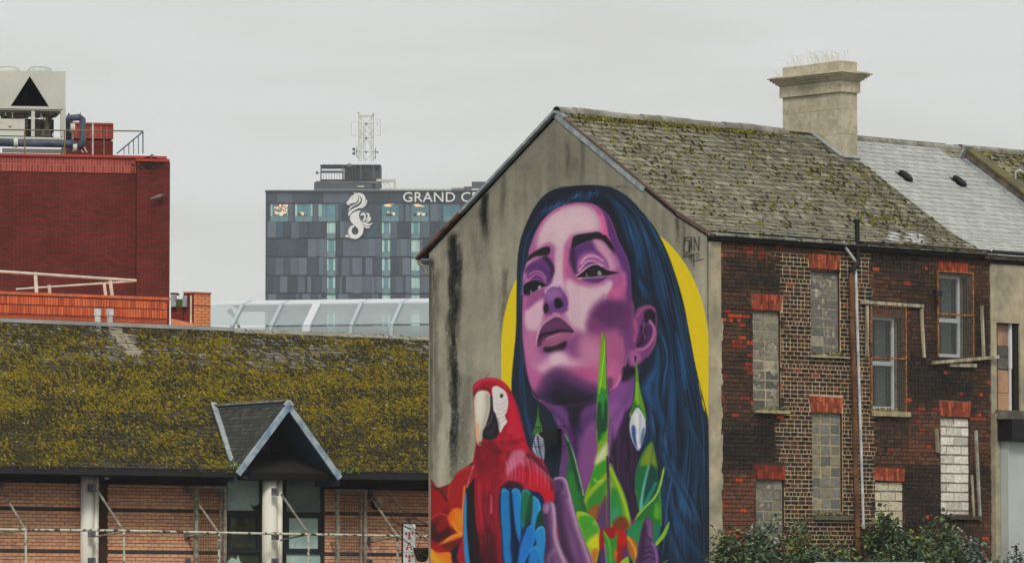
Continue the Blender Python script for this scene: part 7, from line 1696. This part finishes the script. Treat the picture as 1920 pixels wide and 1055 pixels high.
# ================================================================ foreground shrubs below the side wall
M_leaf = mat('leaf', (0,0,0), attr=True, var=.25, vsc=9, rough=.6, bump=.1, spec=.4); M_stem = mat('stem', C(70,60,44), var=.2)
LG = [(.040,.062,.024), (.052,.076,.028), (.028,.048,.022), (.072,.090,.030), (.034,.056,.032)]; LB2 = [(.034,.066,.042), (.044,.078,.052), (.028,.052,.036)]; LY = [(.10,.11,.02), (.13,.12,.02), (.07,.085,.022)]; LGy = [(.12,.13,.11), (.09,.10,.085), (.14,.13,.11)]
def shrub(nm, label, pxc, ytop, halfw, d, pal, nleaf, lsz, plume=0, cat='shrub'):
    top = RW.h3(pxc, ytop, d); base = Vector((top.x, top.y, 0)); H_ = top.z; rw = halfw/104.; root = thing(nm, label, cat, base, 'shrubs below the brick wall'); st = MB(); lf_ = MB()
    ns = 16
    for i in range(ns):
        an = rnd.uniform(0, 6.28); rr = rnd.random()**.6; off = Vector((math.cos(an)*rw*rr, math.sin(an)*.5*rr, 0)); off = dR*off.x+RW.N*off.y
        h = H_*(1-.32*rr*rnd.uniform(.5, 1.1)) if i else H_; tip = base+off+Vector((0, 0, h)); mid = base+off*.35+Vector((0, 0, h*.55)); P3 = [base, base+off*.1+Vector((0, 0, h*.3)), mid, base+off*.75+Vector((0, 0, h*.82)), tip+off*.15]
        st.tube(P3, [.02, .016, .012, .008, .003], 5, cap=False)
        side = [mid+(tip-mid)*t for t in np.linspace(.0, 1, 9)]
        for k in range(nleaf//ns):
            t = rnd.uniform(.0, 1)**.7; c = mid+(tip+off*.15-mid)*t; sd = Vector((rnd.gauss(0, 1), rnd.gauss(0, 1), rnd.gauss(0, .7))).normalized(); c = c+sd*rnd.uniform(.02, .24)*(1.15-t*.6)
            if c.z < 1.35: continue
            col = tint(pick(pal), .7, 3.4); l = lsz*rnd.uniform(.7, 1.6); ax = (sd+Vector((0, 0, rnd.uniform(-.7, .3)))).normalized(); wv = ax.cross(Vector((rnd.uniform(-1, 1), rnd.uniform(-1, 1), 1))).normalized()*l*rnd.uniform(.22, .36); b_ = ax*l; sag = Vector((0, 0, -l*.12))
            lf_.face([c, c+b_*.45+wv, c+b_+sag, c+b_*.45-wv], col)
    part('stems', st, M_stem, root); part('foliage', lf_, M_leaf, root, kind='stuff')
SH_ = [('green leafy shrub at the foot of the plastered corner', 1372, 990, 26, .9, LG, 1500, .085), ('dark green shrub with pale leaf tips under the low grey blocked window', 1425, 972, 30, 1.0, LG+LGy, 1700, .08),
  ('yellow tinged shrub reaching the sill of the tan blocked window', 1500, 972, 28, .8, LG+LY, 1500, .075), ('low green shrub at the foot of the rusty pipe', 1575, 1008, 40, 1.2, LG+LY[:1], 1500, .08),
  ('tall feathery dark shrub in front of the cream blocked window', 1663, 948, 30, .9, [(.020,.040,.022), (.030,.05,.022), (.04,.06,.024)]+LY[2:], 1900, .09), ('olive shrub with yellow leaves right of the feathery one', 1708, 985, 34, 1.0, LY+LG, 1700, .085),
  ('green bramble arching up towards the white blocked window', 1758, 962, 34, .9, LG+LY[2:], 1500, .08), ('grey stemmed wispy shrub near the end of the brick wall', 1800, 985, 36, .9, LGy+LG[:2], 1100, .06),
  ('blue green low shrub near the concrete pilaster', 1822, 1012, 38, 1.5, LB2+LGy[:1], 1500, .075), ('blue green shrub at the bottom edge in front of the olive one', 1725, 1018, 48, 2.2, LB2+LG, 2000, .08),
  ('bushy mid green shrub at the bottom edge left of the pipes', 1640, 1025, 50, 2.2, LG+LB2, 2000, .08), ('bushy green shrub at the bottom edge under the blocked windows', 1530, 1022, 56, 2.2, LG+LB2[:1], 2100, .08),
  ('broad dark shrub at the bottom edge by the gable corner', 1420, 1012, 52, 2.2, [(.02,.042,.022), (.026,.05,.026)]+LG+LB2[:1], 2200, .08), ('small blue green shrub in front of the white panel', 1908, 1022, 26, 2.6, LB2, 900, .075)]
for s in SH_: shrub('shrub', *s)
# pale flat edge at the very bottom of the view
Z_ = 62; P = CAM+ray(1632, 1053)*(Z_/ray(1632, 1053).y); q = Fr((P.x, P.y, 0), (1, 0, 0), (0, 0, 1)); wx = 102/FPX*Z_; mb = MB(); mb.box(q, -wx, wx, 0, P.z, -.3, 0); root = thing('low_white_wall', 'low white topped wall just showing under the shrubs at the bottom edge', 'wall', (P.x, P.y, 0)); part('wall', mb, M_upvc, root)
# ================================================================ air
mb = MB(); mb.box(Fr((0, 0, 0), (1, 0, 0), (0, 0, 1), (0, -1, 0)), -160, 160, -1.0, 95, -860, 3)
hz = mesh_from(mb, [], (0, 0, 0), name='haze'); hm_ = bpy.data.materials.new('haze_air'); hm_.use_nodes = True; t = hm_.node_tree; t.nodes.clear(); o = N_(t, 'ShaderNodeOutputMaterial'); v = N_(t, 'ShaderNodeVolumePrincipled')
v.inputs['Color'].default_value = (.93, .96, 1., 1); v.inputs['Density'].default_value = .00021; t.links.new(v.outputs[0], o.inputs['Volume']); hz.materials.append(hm_); link('haze', hz, None, None, 'stuff')
bpy.context.view_layer.update()
